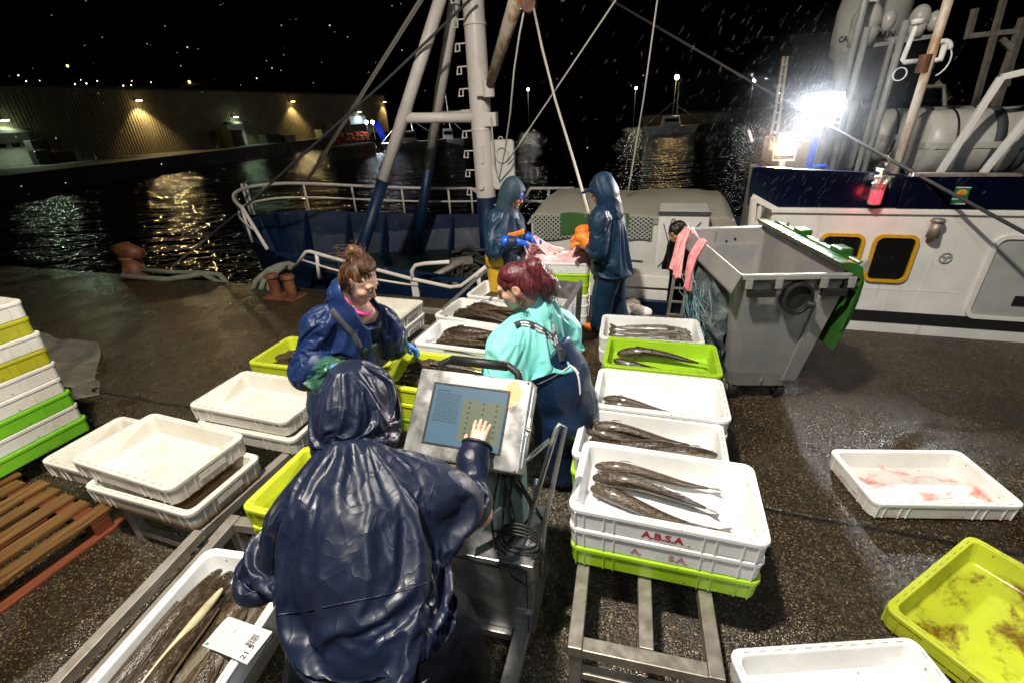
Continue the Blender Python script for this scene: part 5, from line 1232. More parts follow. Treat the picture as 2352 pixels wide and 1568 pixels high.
trestle('trestle', 'metal trestle carrying the middle row of yellow and white crates', pcx-dC*.25-nC*.36, 71, 3.4, .74, zC, .05, (), (0,.33,.66,1), m='steel')
# stainless guard and sheet at the far end of the middle row
gt = thing('steel_chute', 'stainless steel tray frame between the middle crates and the far stack', 'tray', tuple(at_z(1320,800,0)))
a, b_, c_, d_ = at_y(1335,648,4.15), at_y(1252,648,4.35), at_y(1205,700,3.9), at_y(1240,802,3.3)
mb = MB(); mb.bar(at_y(1335,648,4.15), at_y(1238,806,3.2), .03, .04); mb.build('rail', M['steel'], gt, world=True)
mb = MB(); mb.bar(at_y(1332,655,4.15), at_z(1322,808,.0), .035, .05); mb.build('leg', M['steel'], gt, world=True)
mb = MB(); mb.bar(at_y(1316,690,4.0), at_z(1325,880,.0), .025, .03); mb.build('leg', M['steel'], gt, world=True)
mb = MB(); mb.add([at_y(1252,640,4.55), at_y(1335,650,4.17), at_y(1318,690,4.0), at_y(1240,676,4.45)], [(0,1,2,3)]); mb.build('sheet', M['steel_wet'], gt, world=True, solid=.006)
mb = MB(); mb.bar(at_y(1330,790,3.2), at_y(1300,830,2.95), .04); mb.build('foot_rail', M['steel'], gt, world=True)
o = MB().bar(at_y(1118,620,4.2), at_y(1015,712,3.9), .02).build('guard_rail', M['steel'], origin=at_y(1060,670,4.0)); tag(o, 'thin steel rail along the left side of the middle white crates', 'rail')

# ------------------------------------------------------------------ fish
PROF = [(0,.012,.016),(.02,.030,.030),(.06,.046,.043),(.12,.057,.054),(.18,.062,.062),(.28,.060,.066),(.40,.053,.062),(.55,.046,.056),(.70,.035,.045),(.82,.023,.031),(.90,.014,.021),(.94,.011,.019)]
def make_fish(bend, wave, mname, fat=1.0, parts=True, belly=False):
    n = 12
    def axis(t): return np.array([t, bend*math.sin(t*PI)+wave*math.sin(t*2*PI), 0])
    loops = []
    for t, w, h in PROF:
        c = axis(t); d = axis(t+.01)-c; d /= np.linalg.norm(d); s = np.array([-d[1], d[0], 0])
        loops.append([c+s*w*fat*math.cos(a)+np.array([0,0,h*fat*(math.sin(a) if math.sin(a) > 0 else .85*math.sin(a))]) for a in [2*PI*i/n for i in range(n)]])
    mb = MB(); mb.loft(loops); root = mb.build('fish', M[mname], smooth=True); ORG[root.name] = (0,0,0)
    md = root.modifiers.new('sub', 'SUBSURF'); md.levels = 1; md.render_levels = 1
    c = axis(.93); d = axis(.94)-axis(.92); d /= np.linalg.norm(d); s = np.array([-d[1], d[0], 0])
    if parts:
        def slab(pts, th, name):
            m2 = MB(); m2.prism([np.array(p)-s*th/2 for p in pts], tuple(s*th)); m2.build(name, M['fin'], root)
        slab([c+[0,0,.012], c+d*.05+[0,0,.040], c+d*.10+[0,0,.056], c+d*.08, c+d*.10-[0,0,.056], c+d*.05-[0,0,.038], c-[0,0,.012]], .004, 'tail_fin')
        top = [(t, h) for t, w, h in PROF if .25 < t < .86]
        m2 = MB()
        ring = [axis(t)+[0,0,h*fat*.97] for t, h in top]+[axis(t)+[0,0,h*fat+.018*(1-.4*(t-.25))] for t, h in top[::-1]]
        m2.prism([p-np.array([0,.0015,0]) for p in ring], (0,.003,0)); m2.build('dorsal_fin', M['fin'], root)
        for sg in (-1, 1):
            m2 = MB(); b = axis(.07)+np.array([0,sg*.036*fat,.022*fat]); m2.sphere(b, .0145, 10, 7); e = m2.build('eye', M['eye'], root, smooth=True)
            m2 = MB(); m2.sphere(b+[0,sg*.0085,.004], .0085, 8, 6); m2.build('pupil', M['pupil'], e, smooth=True)
            m2 = MB(); b = axis(.20)+np.array([0,sg*.058*fat,-.01]); m2.prism([b, b+[.03,sg*.012,.016], b+[.10,sg*.010,.004], b+[.09,sg*.012,-.02], b+[.03,sg*.010,-.016]], (0,sg*.003,0)); m2.build('side_fin', M['fin'], root)
        m2 = MB(); m2.tube([axis(.055)+np.array([0,.040*fat,-.012]), axis(.012)+np.array([0,.020*fat,-.006]), axis(.002)+np.array([-.002,0,-.004]), axis(.012)+np.array([0,-.020*fat,-.006]), axis(.055)+np.array([0,-.040*fat,-.012])], .0030, 5); m2.build('mouth', M['pupil'], root)
        m2 = MB()
        for sg in (-1,1): m2.tube([axis(.155)+np.array([0,sg*.0600*fat*math.cos(a),.060*fat*math.sin(a)]) for a in (-.7,-.2,.3,.8)], .0025, 4)
        m2.build('gill_slit', M['pupil'], root)
    return root
rf = random.Random(21)
PROTO = [make_fish(b, w, 'fish', f) for b, w, f in ((.01,.018,1.0),(.05,.01,1.05),(-.045,.02,.92),(.03,-.03,1.12),(-.075,.008,1.0))]
HAKE = [make_fish(b, w, 'hake', f) for b, w, f in ((.01,.01,1.0),(-.02,.0,.9))]
PALE = make_fish(.0, .006, 'belly', .72, False)
USED = set()
def fish(cr, x, y, z, yaw, L, label, k=0, roll=90, protos=None, group=None, pitch=0, fatk=1.0):
    P = protos or PROTO; p = P[k % len(P)] if isinstance(P, list) else P
    o = copy_tree(p)
    fatk *= rf.uniform(.88,1.22); o.scale = (L, L*fatk, L*fatk)
    Mw = Matrix.Translation(cr.location) @ Matrix.Rotation(cr.rotation_euler.z, 4, 'Z') @ Matrix.Translation((x,y,z)) @ Matrix.Rotation(rad(yaw), 4, 'Z') @ Matrix.Rotation(rad(pitch), 4, 'Y') @ Matrix.Rotation(rad(roll), 4, 'X')
    o.location = Mw.to_translation(); o.rotation_euler = Mw.to_euler()
    tag(o, label, 'fish', group); return o
FZ = .022
# red-lettered crate: three fish, heads to the left
g = 'three fish in the red-lettered crate'
fish(A[0], -.345, .135, FZ+.040, -2, .60, 'upper dark fish in the red-lettered crate', 0, 60, group=g)
fish(A[0], -.345, .045, FZ+.040, -8, .58, 'middle dark fish in the red-lettered crate, overlapped by the lowest', 1, 55, group=g)
fish(A[0], -.345, -.030, FZ+.045, -10, .63, 'lowest dark fish in the red-lettered crate, its tail reaching farthest', 2, 65, group=g)
g = 'four big fish behind the red-lettered crate'
fish(R4[0], -.37, -.06, FZ+.045, 6, .66, 'long brown fish reaching across the crate behind the red-lettered one', 3, 60, group=g, fatk=1.1)
fish(R4[0], .38, .02, FZ+.05, 188, .56, 'brown fish lying with its head to the right behind the red-lettered crate', 1, 60, group=g)
fish(R4[0], -.365, .13, FZ+.04, -3, .64, 'brown fish at the back wall of the crate behind the red-lettered one', 0, 60, group=g)
fish(R4[0], -.37, .035, FZ+.075, 0, .60, 'brown fish on top of the others behind the red-lettered crate', 2, 60, group=g)
mb = MB(); mb.sphere((-.20,.165,.075), (.06,.025,.02), 10, 6)
o = mb.build('cut_flesh', M['meat'], smooth=True); o.location = R4[0].location; o.rotation_euler = R4[0].rotation_euler; tag(o, 'pink cut flesh on the fish behind the red-lettered crate', 'fish flesh')
g = 'two fish in the nearly empty crate'
fish(R3[0], -.36, -.03, FZ+.030, -9, .50, 'upper of two fish in the left corner of the nearly empty crate', 0, 60, group=g)
fish(R3[0], -.36, -.12, FZ+.030, -3, .47, 'lower of two fish in the left corner of the nearly empty crate', 1, 60, group=g)
g = 'fish in the bright lime crate'
fish(R2[0], -.33, .08, FZ+.045, -4, .66, 'rear dark fish in the bright lime crate', 1, 60, group=g, fatk=1.1)
fish(R2[0], -.35, -.03, FZ+.045, -4, .68, 'front dark fish in the bright lime crate', 4, 60, group=g, fatk=1.1)
g = 'silvery hake in the far white crate'
for i, (y, k) in enumerate(((.11,0),(.035,1),(-.04,0))):
    fish(R1[0], .35, y-.02, FZ+.045, 180+(-3+3*i), .68, ['rear silvery hake with its mouth open beside the bin','middle silvery hake in the crate beside the bin','front silvery hake in the crate beside the bin'][i], k, 60, HAKE, g, fatk=1.05)
def packed(cr, n, label, group, L=(.64,.72), yaw0=0, heads=-1, z0=.04, spread=.38, k0=0, jz=.012, n2=0):
    for i in range(n):
        y = spread*(.5-i/(n-1)); f = rf.random()
        fish(cr, heads*(.33-rf.uniform(0,.05))*1.0, y, z0+rf.uniform(0,jz), (0 if heads < 0 else 180)+yaw0+rf.uniform(-3,3), rf.uniform(*L), label, rf.randrange(5), rf.uniform(50,95), None, group)
    for i in range(n2):
        y = spread*.8*(.5-(i+.5)/n2)
        fish(cr, heads*(.30-rf.uniform(0,.08)), y, z0+.05+rf.uniform(0,jz), (0 if heads < 0 else 180)+yaw0+rf.uniform(-4,4), rf.uniform(*L), label, rf.randrange(5), rf.uniform(50,95), None, group)
packed(C1[0], 9, 'brown fish in the packed white crate nearest the gloved hand', 'fish packed nearest the gloved hand', n2=9, z0=.05)
packed(C2[0], 8, 'brown fish in the packed white crate left of the red-haired woman', 'fish packed left of the red-haired woman', n2=8, z0=.05)
packed(C3[0], 5, 'dark fish in the white crate by the far stack', 'fish in the crate by the far stack', z0=.03)
packed(C0[0], 5, 'long brown fish in the yellow crate behind the screen', 'fish in the yellow crate behind the screen', (.66,.74), 2, n2=4, z0=.05)
packed(LD[0], 5, 'brown fish in the long yellow crate by the hooded person', 'fish in the long yellow crate by the hooded person', (.6,.7), n2=3, z0=.05)
packed(LL[0], 4, 'brown fish in the yellow crate at the elbow of the woman in blue', 'fish at the elbow of the woman in blue', (.6,.66), heads=-1, z0=.05, n2=3)
g = 'fish in the labelled crate'
lab = 'dark fish in the labelled crate in the foreground'
for i in range(6):
    fish(LBL, .33-rf.uniform(0,.03), .155-.062*i, .060+rf.uniform(0,.01), 180+rf.uniform(-2,2), .70, lab+', lying in the lower layer', i, rf.uniform(40,100), None, g+' below')
TOPF = [(.345,.13,.098,176,.66,0,55,'leftmost dark fish of the labelled crate, along the left rim'), (.335,.060,.108,178,.68,3,35,'dark fish with a clear round eye in the labelled crate'),
        (-.32,-.02,.098,4,.6,1,80,'brown fish with its head near the viewer, left of the paper label'), (-.34,-.09,.098,2,.62,2,80,'brown fish with its head near the viewer, under the paper label'),
        (.30,-.08,.104,181,.6,4,70,'dark fish half under the paper label near the sleeve'), (.28,-.145,.100,180,.6,0,80,'dark fish along the right rim of the labelled crate'), (-.30,-.155,.095,3,.55,3,80,'brown fish near the viewer at the right rim of the labelled crate')]
for x, y, z, yaw, L, k, roll, lb_ in TOPF: fish(LBL, x, y, z, yaw, L, lb_, k, roll, None, 'upper fish in the labelled crate')
fish(LBL, .24, .020, .140, 178, .50, 'pale yellow-bellied slim fish in the labelled crate', 0, 20, PALE)
for p in PROTO+HAKE+[PALE]:
    for ch in list(p.children):
        for g2 in list(ch.children): bpy.data.objects.remove(g2)
        bpy.data.objects.remove(ch)
    bpy.data.objects.remove(p)
# paper label
zl = LBL.location.z+.158
LP4 = [at_z(463,1480,zl), at_z(567,1525,zl-.004), at_z(626,1449,zl), at_z(525,1414,zl)]
ex = LP4[3]-LP4[0]; ey = LP4[0]-LP4[1]; lw = np.linalg.norm(ex); lh = np.linalg.norm(ey); ex_ = ex/lw; ey_ = ey/lh
pt = thing('paper_label', 'white printed weight label lying on the fish in front', 'label', tuple(LP4[0]))
def lp(a, b, up=0): return LP4[1]+(LP4[2]-LP4[1])*a*(1-b)+(LP4[3]-LP4[0])*a*b+(LP4[0]-LP4[1])*b+np.array([0,0,up+.004*math.sin(a*5+1)*math.sin(b*4)])
mb = MB(); mb.grid(lambda a, b: lp(a, b), 10, 8); mb.build('paper', M['paper'], pt, world=True, smooth=True, solid=.0006)
def lq(mb, a0, a1, b0, b1, up=.0022): mb.add([lp(a0,b0,up), lp(a1,b0,up), lp(a1,b1,up), lp(a0,b1,up)], [(0,1,2,3)])
mb = MB()
for i in range(11): lq(mb, .06, .52+.3*rf.random(), .42+.045*i, .425+.045*i+.008)
mb.build('small_print', M['grey_ink'], pt, world=True)
mb = MB(); x = .42
while x < .80:
    wv = rf.choice((.006,.010,.016)); lq(mb, x, x+wv, .14, .30); x += wv+rf.choice((.008,.014))
mb.build('barcode', M['ink'], pt, world=True)
def lab_text(body, size, a, b, m, name='lettering'):
    V, Fc = text_mesh(body, size, 'LEFT', bold=.0006); P = np.array([lp(a+v[0]/lw, b+v[1]/lh, .0025) for v in V]); raw_mesh(name, P, Fc, m, pt, smooth=False)
lab_text('21.5', .030, .05, .14, M['ink'], 'weight_figures'); lab_text('MERLUZA', .008, .10, .93, M['ink']) if False else None
mb = MB(); lq(mb, .05, .13, .90, .96); mb.build('green_mark', M['green_ink'], pt, world=True)
lgm = mat('label_grey', (.55,.53,.52), .7)
for q4 in ((.55,.95,.66,.86),(.5,.9,.06,.09),(.55,.95,.03,.05)): mb = MB(); lq(mb, *q4); mb.build('grey_block', lgm, pt, world=True)

# ------------------------------------------------------------------ pallet, sheet, small things on the left
zP = .145
pc = at_z(248,1168,zP)[:2]; dP = np.array([math.cos(rad(70)), math.sin(rad(70))]); nP = np.array([-dP[1], dP[0]])
PL = thing('wooden_pallet', 'wet orange-brown wooden pallet lying at the left edge', 'pallet', (pc[0], pc[1], 0), rad(70))
rw = random.Random(8)
for i, (y, w_) in enumerate(((.06,.11),(.235,.10),(.40,.11),(.57,.10),(.74,.12),(.91,.10),(1.06,.10))):
    mb = MB(); L = 1.45+rw.uniform(-.02,.05); mb.box((-L/2+.02+rw.uniform(-.02,.04), y, zP-.011), (L, w_, .022), rw.uniform(-.01,.01)); mb.build('top_board', M['wood'], PL, bevel=.003)
for x in (-.06,-.68,-1.3):
    mb = MB(); mb.box((x, .56, zP-.034), (.10, 1.12, .022)); mb.build('cross_board', M['redwood'], PL, bevel=.003)
    for y in (.06,.56,1.06): mb = MB(); mb.box((x, y, zP-.084), (.10,.12,.076)); mb.build('block', M['redwood'], PL, bevel=.004)
for y in (.02,.56,1.06): mb = MB(); mb.box((-.66, y, .012), (1.46,.10,.022)); mb.build('bottom_board', M['redwood'], PL, bevel=.003)
pc2 = at_z(150,830,0)
def sheet(a, b):
    p = at_z(75+150*a, 770+110*b+20*a, 0); p = p+np.array([0,0,.02+.05*max(0,math.sin(a*5+b*3))*math.sin(b*PI)*math.sin(a*PI)+.02*math.sin(a*13+b*7)]); return p+[.1*math.sin(b*7)*.4,.1*math.sin(a*9)*.4,0]
mb = MB(); mb.grid(sheet, 22, 22); tag(mb.build('plastic_sheet', M['tarp'], smooth=True, origin=pc2, solid=.003), 'grey wet plastic sheet crumpled on the ground behind the tall stack', 'sheet')
pc3 = at_z(190,905,0)
mb = MB(); mb.grid(lambda a, b: at_z(165+65*a, 888+34*b-14*a, 0)+np.array([0,0,.015+.02*math.sin(a*6)*math.sin(b*PI)]), 12, 8); tag(mb.build('plastic_sheet', M['tarp'], smooth=True, origin=pc3, solid=.003), 'smaller scrap of grey sheet right of the tall stack', 'sheet')
mb = MB()
for px, py in ((1440,706),(1462,712),(1452,698),(1478,718),(1430,716)): p = at_z(px, py, .03); mb.sphere(p, (.11,.09,.07), 10, 7)
V = np.array(mb.v); o = mb.build('ice_pile', M['ice'], smooth=True, origin=at_z(1455,712,0)); tag(o, 'small white pile of crushed ice at the feet of the far man', 'ice')

# ------------------------------------------------------------------ wheeled bin
BZ = 1.2; by = -5.5
BC = np.array([2.0, 3.02, 0]); ca, sa = math.cos(rad(by)), math.sin(rad(by)); bx_ = np.array([ca, sa, 0]); byv = np.array([-sa, ca, 0])
def B_(x, y, z): return BC+bx_*x+byv*y+np.array([0,0,z])
BIN = thing('wheeled_bin', 'big grey wheeled bin with its green lid hanging open', 'bin', tuple(BC))
def bl_loop(x0, x1, y0, y1, z, r, k=4, yb=None):
    P = []
    for cx, cy, a0 in ((x1-r,y1-r,0),(x0+r,y1-r,90),(x0+r,y0+r,180),(x1-r,y0+r,270)):
        for i in range(k): a = rad(a0+90*i/(k-1)); P.append(B_(cx+r*math.cos(a), cy+r*math.sin(a), z))
    return P
mb = MB()
mb.loft([bl_loop(-.20,.32,.27,1.25,.20,.06), bl_loop(-.355,.365,.05,1.43,BZ-.02,.05), bl_loop(-.36,.37,.045,1.435,BZ,.05), bl_loop(-.375,.40,0,1.47,BZ+.012,.05), bl_loop(-.385,.41,-.01,1.48,BZ,.06), bl_loop(-.385,.41,-.01,1.48,BZ-.03,.06), bl_loop(-.37,.385,.03,1.44,BZ-.035,.06), bl_loop(-.345,.375,.055,1.40,BZ-.16,.06), bl_loop(-.24,.33,.20,1.28,.30,.08), bl_loop(-.20,.32,.24,1.24,.15,.08)], True, True)
mb.build('tub', M['binbody'], BIN, world=True, bevel=.004)
mb = MB(); mb.add([B_(-.425,-.03,BZ-.10), B_(-.425,1.5,BZ-.10), B_(-.37,1.49,BZ+.018), B_(-.37,-.02,BZ+.018), B_(-.425,-.03,BZ-.115), B_(-.425,1.5,BZ-.115)], [(0,1,2,3),(4,5,1,0)]); mb.build('side_flange', M['binbody'], BIN, world=True, solid=.012)
mb = MB(); mb.bar(B_(.115,.075,BZ-.05), B_(.045,.222,.20), .012, .012); mb.build('moulded_rib', M['binbody'], BIN, world=True)
mb = MB(); mb.hexa([B_(.22,.06,BZ-.17), B_(.37,.05,BZ-.17), B_(.33,.24,.22), B_(.20,.24,.22), B_(.22,.03,BZ-.17), B_(.36,.03,BZ-.17), B_(.31,.20,.22), B_(.20,.20,.22)]) ; mb.build('moulded_rib', M['binbody'], BIN, world=True, bevel=.006)
def handle(x0, x1):
    mb = MB(); z0, z1 = BZ-.14, BZ-.045; y = -.02
    mb.bar(B_(x0,y,z0+.015), B_(x1,y,z0+.015), .05, .035, tuple(byv)); mb.bar(B_(x0+.012,y,z0+.03), B_(x0+.012,y,z1), .024, .035, tuple(byv)); mb.bar(B_(x1-.012,y,z0+.03), B_(x1-.012,y,z1), .024, .035, tuple(byv)); h = mb.build('handle', M['black'], BIN, world=True, bevel=.005)
    for x in (x0-.005, x1+.005): mb = MB(); mb.box(B_(x,-.035,BZ-.045), (.045,.02,.075), rad(by)); mb.cyl(B_(x,-.044,BZ-.05), B_(x,-.048,BZ-.05), .008); mb.build('handle_bracket', M['binbody'], h, world=True, bevel=.003)
handle(-.31,-.12); handle(.19,.36)
mb = MB(); mb.loft([[B_(.055+r*math.cos(a*PI/10), y, BZ-.17+r*1.25*math.sin(a*PI/10)*(1 if math.sin(a*PI/10) < 0 else .9)) for a in range(20)] for y, r in ((.05,.105),(-.015,.105),(-.02,.085),(.02,.08))], True, True); mb.build('lifting_socket', M['black'], BIN, world=True, bevel=.004)
mb = MB(); mb.cyl(B_(.12,-.02,BZ-.21), B_(.16,-.05,BZ-.21), .03, .02, 12); mb.build('socket_knob', M['black'], BIN, world=True)
for x, y in ((-.15,.36),(.24,.36),(-.15,1.12),(.24,1.12)):
    mb = MB(); mb.cyl(B_(x-.03,y-.03,.085), B_(x+.03,y-.03,.085), .085, .085, 20); wv = mb.build('wheel', M['black'], BIN, world=True, bevel=.008)
    mb = MB(); mb.cyl(B_(x-.034,y-.03,.085), B_(x+.034,y-.03,.085), .04, .04, 14); mb.build('hub', M['galv'], wv, world=True)
    mb = MB(); mb.box(B_(x,y,.165), (.10,.10,.03), rad(by)); mb.bar(B_(x-.042,y-.02,.165), B_(x-.042,y-.03,.08), .006, .05); mb.bar(B_(x+.042,y-.02,.165), B_(x+.042,y-.03,.08), .006, .05); mb.build('fork', M['galv'], wv, world=True)
cpx = [(1340,330),(1400,325),(1450,350),(1482,420),(1480,560),(1440,690),(1370,850),(1300,960),(1240,1045),(1140,1010),(1170,900),(1215,760),(1262,640),(1330,540),(1345,450)]
pg = [at_y(1505+x*.324, 451.6+y*.324, 3.02)-np.array([.0,0,.045]) for x, y in cpx]
def clampx(p):
    l = p-BC; z = p[2]; x = l@bx_; xm = .345+.075*(z-.2)+.03
    return p+bx_*max(0, xm-x) if z < BZ+.02 else p
pg = [clampx(p) for p in pg]
pg = [p if p[2] < BZ+.02 else np.array([p[0], p[1], BZ+.02+(p[2]-BZ-.02)*.42]) for p in pg]
mb = MB(); mb.loft([[p+byv*(-.03) for p in pg], pg, [p+byv*1.40 for p in pg], [p+byv*1.43 for p in pg]]); LDb = mb.build('lid', M['binlid'], BIN, world=True, smooth=False, bevel=.018)
mb = MB(); ctrp = sum(pg)/len(pg); ring_ = [ctrp+(p-ctrp)*.55-byv*.045+[.0,0,-.02] for p in pg]; mb.loft([ring_, [p+byv*.03 for p in ring_]]); mb.build('lid_recess', M['binlid'], LDb, world=True, bevel=.01)
for y in (.03,.62,1.2):
    mb = MB(); mb.add([B_(.385,y-.008,BZ), B_(.47,y-.008,BZ+.10), B_(.49,y-.008,BZ+.02), B_(.385,y+.008,BZ), B_(.47,y+.008,BZ+.10), B_(.49,y+.008,BZ+.02)], [(0,1,2),(5,4,3),(0,3,4,1),(1,4,5,2),(2,5,3,0)]); mb.build('hinge_bracket', M['binbody'], BIN, world=True)
mb = MB(); mb.bar(B_(.455,.06,BZ+.05), B_(.455,1.40,BZ+.05), .05, .04); mb.build('hinge_bar', M['binlid'], BIN, world=True, bevel=.012)
for y in (.33,.92): mb = MB(); mb.box(B_(.46,y,BZ+.075), (.10,.15,.06), rad(by)); mb.build('hinge_block', M['binlid'], BIN, world=True, bevel=.015)
mb = MB()
for x, z in ((.02,BZ-.12),(.10,BZ-.10),(-.02,BZ-.26),(.10,BZ-.22),(.0,BZ-.36),(.08,BZ-.36)): mb.cyl(B_(x,1.40,z), B_(x,1.425,z), .011, .011, 8)
mb.build('drain_holes', M['black'], BIN, world=True)
mb = MB(); mb.bar(B_(-.09,1.41,BZ-.02), B_(-.08,1.39,.5), .006, .006); mb.build('moulded_seam', M['binbody'], BIN, world=True)
mb = MB()
for k in range(7):
    p = B_(-.12+.06*k*rf.random(), .30+.15*rf.random(), BZ-.30); mb.sphere(p, (.10,.08,.05), 8, 6)
tag(mb.build('net_scraps', M['pinknet2'], smooth=True, origin=B_(0,.2,BZ-.22)), 'salmon pink net scraps lying inside the wheeled bin', 'net')
def drape(pts, wfun, name, label, m, seed=0):
    rr = random.Random(seed)
    def fn(a, b):
        t = a*(len(pts)-1); i = min(int(t), len(pts)-2); f = t-i; p = pts[i]*(1-f)+pts[i+1]*f
        w_ = wfun(a); return p+byv*(b-.5)*w_+bx_*(-.010-.018*math.sin(b*17+a*4+seed)-.012*math.sin(b*31))+np.array([0,0,.014*math.sin(b*23+a*7)])
    mb = MB(); mb.grid(fn, 34, 26); tag(mb.build(name, m, smooth=True, origin=pts[0], solid=.004), label, 'net')
drape([B_(-.30,1.30,BZ-.06), B_(-.37,1.30,BZ+.04), B_(-.43,1.28,BZ-.06), B_(-.47,1.22,BZ-.22), B_(-.50,1.15,BZ-.36)], lambda a: .17+.16*a, 'pink_net', 'pink net draped over the far corner of the bin rim', M['pinknet2'], 1)
drape([B_(-.33,.86,BZ-.05), B_(-.375,.86,BZ+.035), B_(-.435,.85,BZ-.09), B_(-.45,.85,BZ-.25), B_(-.46,.84,BZ-.40)], lambda a: .10+.10*a, 'pink_net', 'narrow pink net strip hanging over the left rim of the bin', M['pinknet2'], 4)
def sackf(a, b):
    y = .22+.92*a; z = BZ-.13-.88*b*(.86+.14*math.sin(a*9)); f = (BZ-z)/BZ
    bulge = .10*math.sin(min(1,b*1.15)*PI)**.7*math.sin(a*PI)**.5
    return B_(-.375+.16*f-bulge+.014*math.sin(a*23+b*6)+.012*math.sin(b*27+a*11), y+.15*f*(.5-a)*.6, z)
mb = MB(); mb.grid(sackf, 46, 40); tag(mb.build('plastic_sack', M['sack'], smooth=True, origin=B_(-.4,.7,.3), solid=.003), 'crumpled translucent plastic sack hanging on the left side of the bin', 'sack')
mb = MB(); rs_ = random.Random(12)
for i in range(26):
    y0 = rs_.uniform(.3,1.0); z0 = BZ-rs_.uniform(.15,.5); pts = []
    for k in range(7): f = k/6; pts.append(B_(-.47+.10*f+rs_.uniform(-.02,.01), y0+rs_.uniform(-.05,.05), z0-.45*f*rs_.uniform(.7,1.1)))
    mb.tube(pts, .0022, 4)
tag(mb.build('net_strands', mat('pale_blue_twine', (.22,.42,.48), .4), origin=B_(-.45,.6,.7)), 'pale blue twine tangled over the plastic sack', 'twine')

# ------------------------------------------------------------------ pink net heaped in the crate between the two men
tp = PK[0]; tb_ = np.array(tp.location)+[0,0,CH]
aP = tp.rotation_euler.z; pu = np.array([math.cos(aP), math.sin(aP), 0]); pv = np.array([-pu[1], pu[0], 0])
def heap(a, b):
    x = -.46+.92*a; y = -.22+.44*b
    h = .02+.10*math.exp(-((a-.22)/.2)**2)+.13*math.exp(-((a-.86)/.13)**2)+.03*math.sin(a*14+b*5)*.5
    e = min(1, a*9, (1-a)*9, b*6, (1-b)*6); return tb_+pu*x+pv*y+np.array([0,0,-.03+h*e+.012*math.sin(a*31+b*13)*e])
mb = MB(); mb.grid(heap, 60, 30); tag(mb.build('pink_net', M['pinknet'], smooth=True, origin=tb_, solid=.004), 'pale pink net heaped in the crate between the two men', 'net')
def pull(p0, p1, w0, w1, label, seed):
    p0 = np.array(p0); p1 = np.array(p1)
    def fn(a, b):
        p = p0*(1-a)+p1*a; return p+pv*(b-.5)*(w0*(1-a)+w1*a)+pu*(b-.5)*(w0*(1-a)+w1*a)*.5+np.array([0,0,-.12*a*(1-a)+.016*math.sin(b*26+seed)*(.4+a)])
    mb = MB(); mb.grid(fn, 20, 24); tag(mb.build('pink_net', M['pinknet'], smooth=True, origin=p0, solid=.004), label, 'net')
GLV4 = at_y(1205,556,4.72); GLV4b = at_y(1228,543,4.85); GLV5 = at_y(1333,545,4.72)
pull(GLV4, tb_-pu*.18+pv*.02+[0,0,.05], .05, .40, 'pink net pulled up by the blue gloves', 2)
pull(GLV4b, tb_+pu*.02+pv*.14+[0,0,.02], .05, .3, 'dark pink fold of net behind the blue gloves', 5)
pull(GLV5, tb_+pu*.30+[0,0,.06], .08, .34, 'pink net gathered under the orange gloves', 3)
nt = tb_+pu*.45-pv*.2
def fall(a, b): return nt+pu*(.03+.05*b)+pv*(-.06+.16*b)+np.array([0,0,.02-(tb_[2]-.14)*a])+pu*.02*math.sin(a*19+b*6)+pv*.02*math.sin(a*13)
mb = MB(); mb.grid(fall, 40, 8); tag(mb.build('pink_net', M['pinknet'], smooth=True, origin=nt, solid=.006), 'pink net trailing down the right side of the crates between the men', 'net')

# ------------------------------------------------------------------ weighing terminal
KD = 1.85; ko = CO+ray(1071.2,958.5)*KD; kw, kh = .46*KD/1.723, .339*KD/1.723
kx = np.array([math.cos(-.313), math.sin(-.313), 0]); ky = np.array([.213,.659,.721]); ky /= np.linalg.norm(ky); kn = np.cross(kx, ky)
def K(x, y, z=0): return ko+kx*x*kw+ky*y*kh+kn*z          # x,y in -.5...5
KS = thing('weighing_terminal', 'stainless steel weighing terminal with a touch screen on a cabinet', 'terminal', tuple(ko*[1,1,0]))
mb = MB(); mb.hexa([K(-.5,-.5,-.11), K(.5,-.5,-.11), K(.5,.5,-.11), K(-.5,.5,-.11), K(-.5,-.5), K(.5,-.5), K(.5,.5), K(-.5,.5)]); mb.build('head_box', M['steel_wet'], KS, world=True, bevel=.006)
mb = MB(); mb.hexa([K(-.46,-.52,-.17), K(.48,-.52,-.17), K(.48,.46,-.17), K(-.46,.46,-.17), K(-.46,-.52,-.112), K(.48,-.52,-.112), K(.48,.46,-.112), K(-.46,.46,-.112)]); mb.build('back_box', M['kioskgreen'], KS, world=True, bevel=.006)
sx0, sx1, sy0, sy1 = -.325, .318, -.325, .332
mb = MB(); ring(mb, [K(x,y,.003) for x,y in ((sx0-.02,sy0-.02),(sx1+.02,sy0-.02),(sx1+.02,sy1+.025),(sx0-.02,sy1+.025))], [K(x,y,.003) for x,y in ((sx0,sy0),(sx1,sy0),(sx1,sy1),(sx0,sy1))], kn*-.002); mb.build('screen_gasket', M['black'], KS, world=True)
mb = MB(); mb.add([K(sx0,sy0,.0022), K(sx1,sy0,.0022), K(sx1,sy1,.0022), K(sx0,sy1,.0022)], [(0,1,2,3)]); scr = mb.build('screen', M['screen'], KS, world=True)
def kq(mb, x0, x1, y0, y1, z): 
    X = lambda t: sx0+(sx1-sx0)*t; Y = lambda t: sy0+(sy1-sy0)*t
    mb.add([K(X(x0),Y(y0),z), K(X(x1),Y(y0),z), K(X(x1),Y(y1),z), K(X(x0),Y(y1),z)], [(0,1,2,3)])
mb = MB(); kq(mb, .43, .97, .10, .80, .0028); mb.build('keypad_panel', M['screen_pad'], scr, world=True)
mb = MB()
for i in range(13):
    y = .90-.043*i
    if i in (0,): kq(mb, .05, .22, y, y+.022, .0030); continue
    x = .05
    kq(mb, .05, .40, y-.012, y-.007, .0030)
    while x < .36: wv = rf.uniform(.015,.05); kq(mb, x, x+wv, y, y+.013, .0030); x += wv+.014
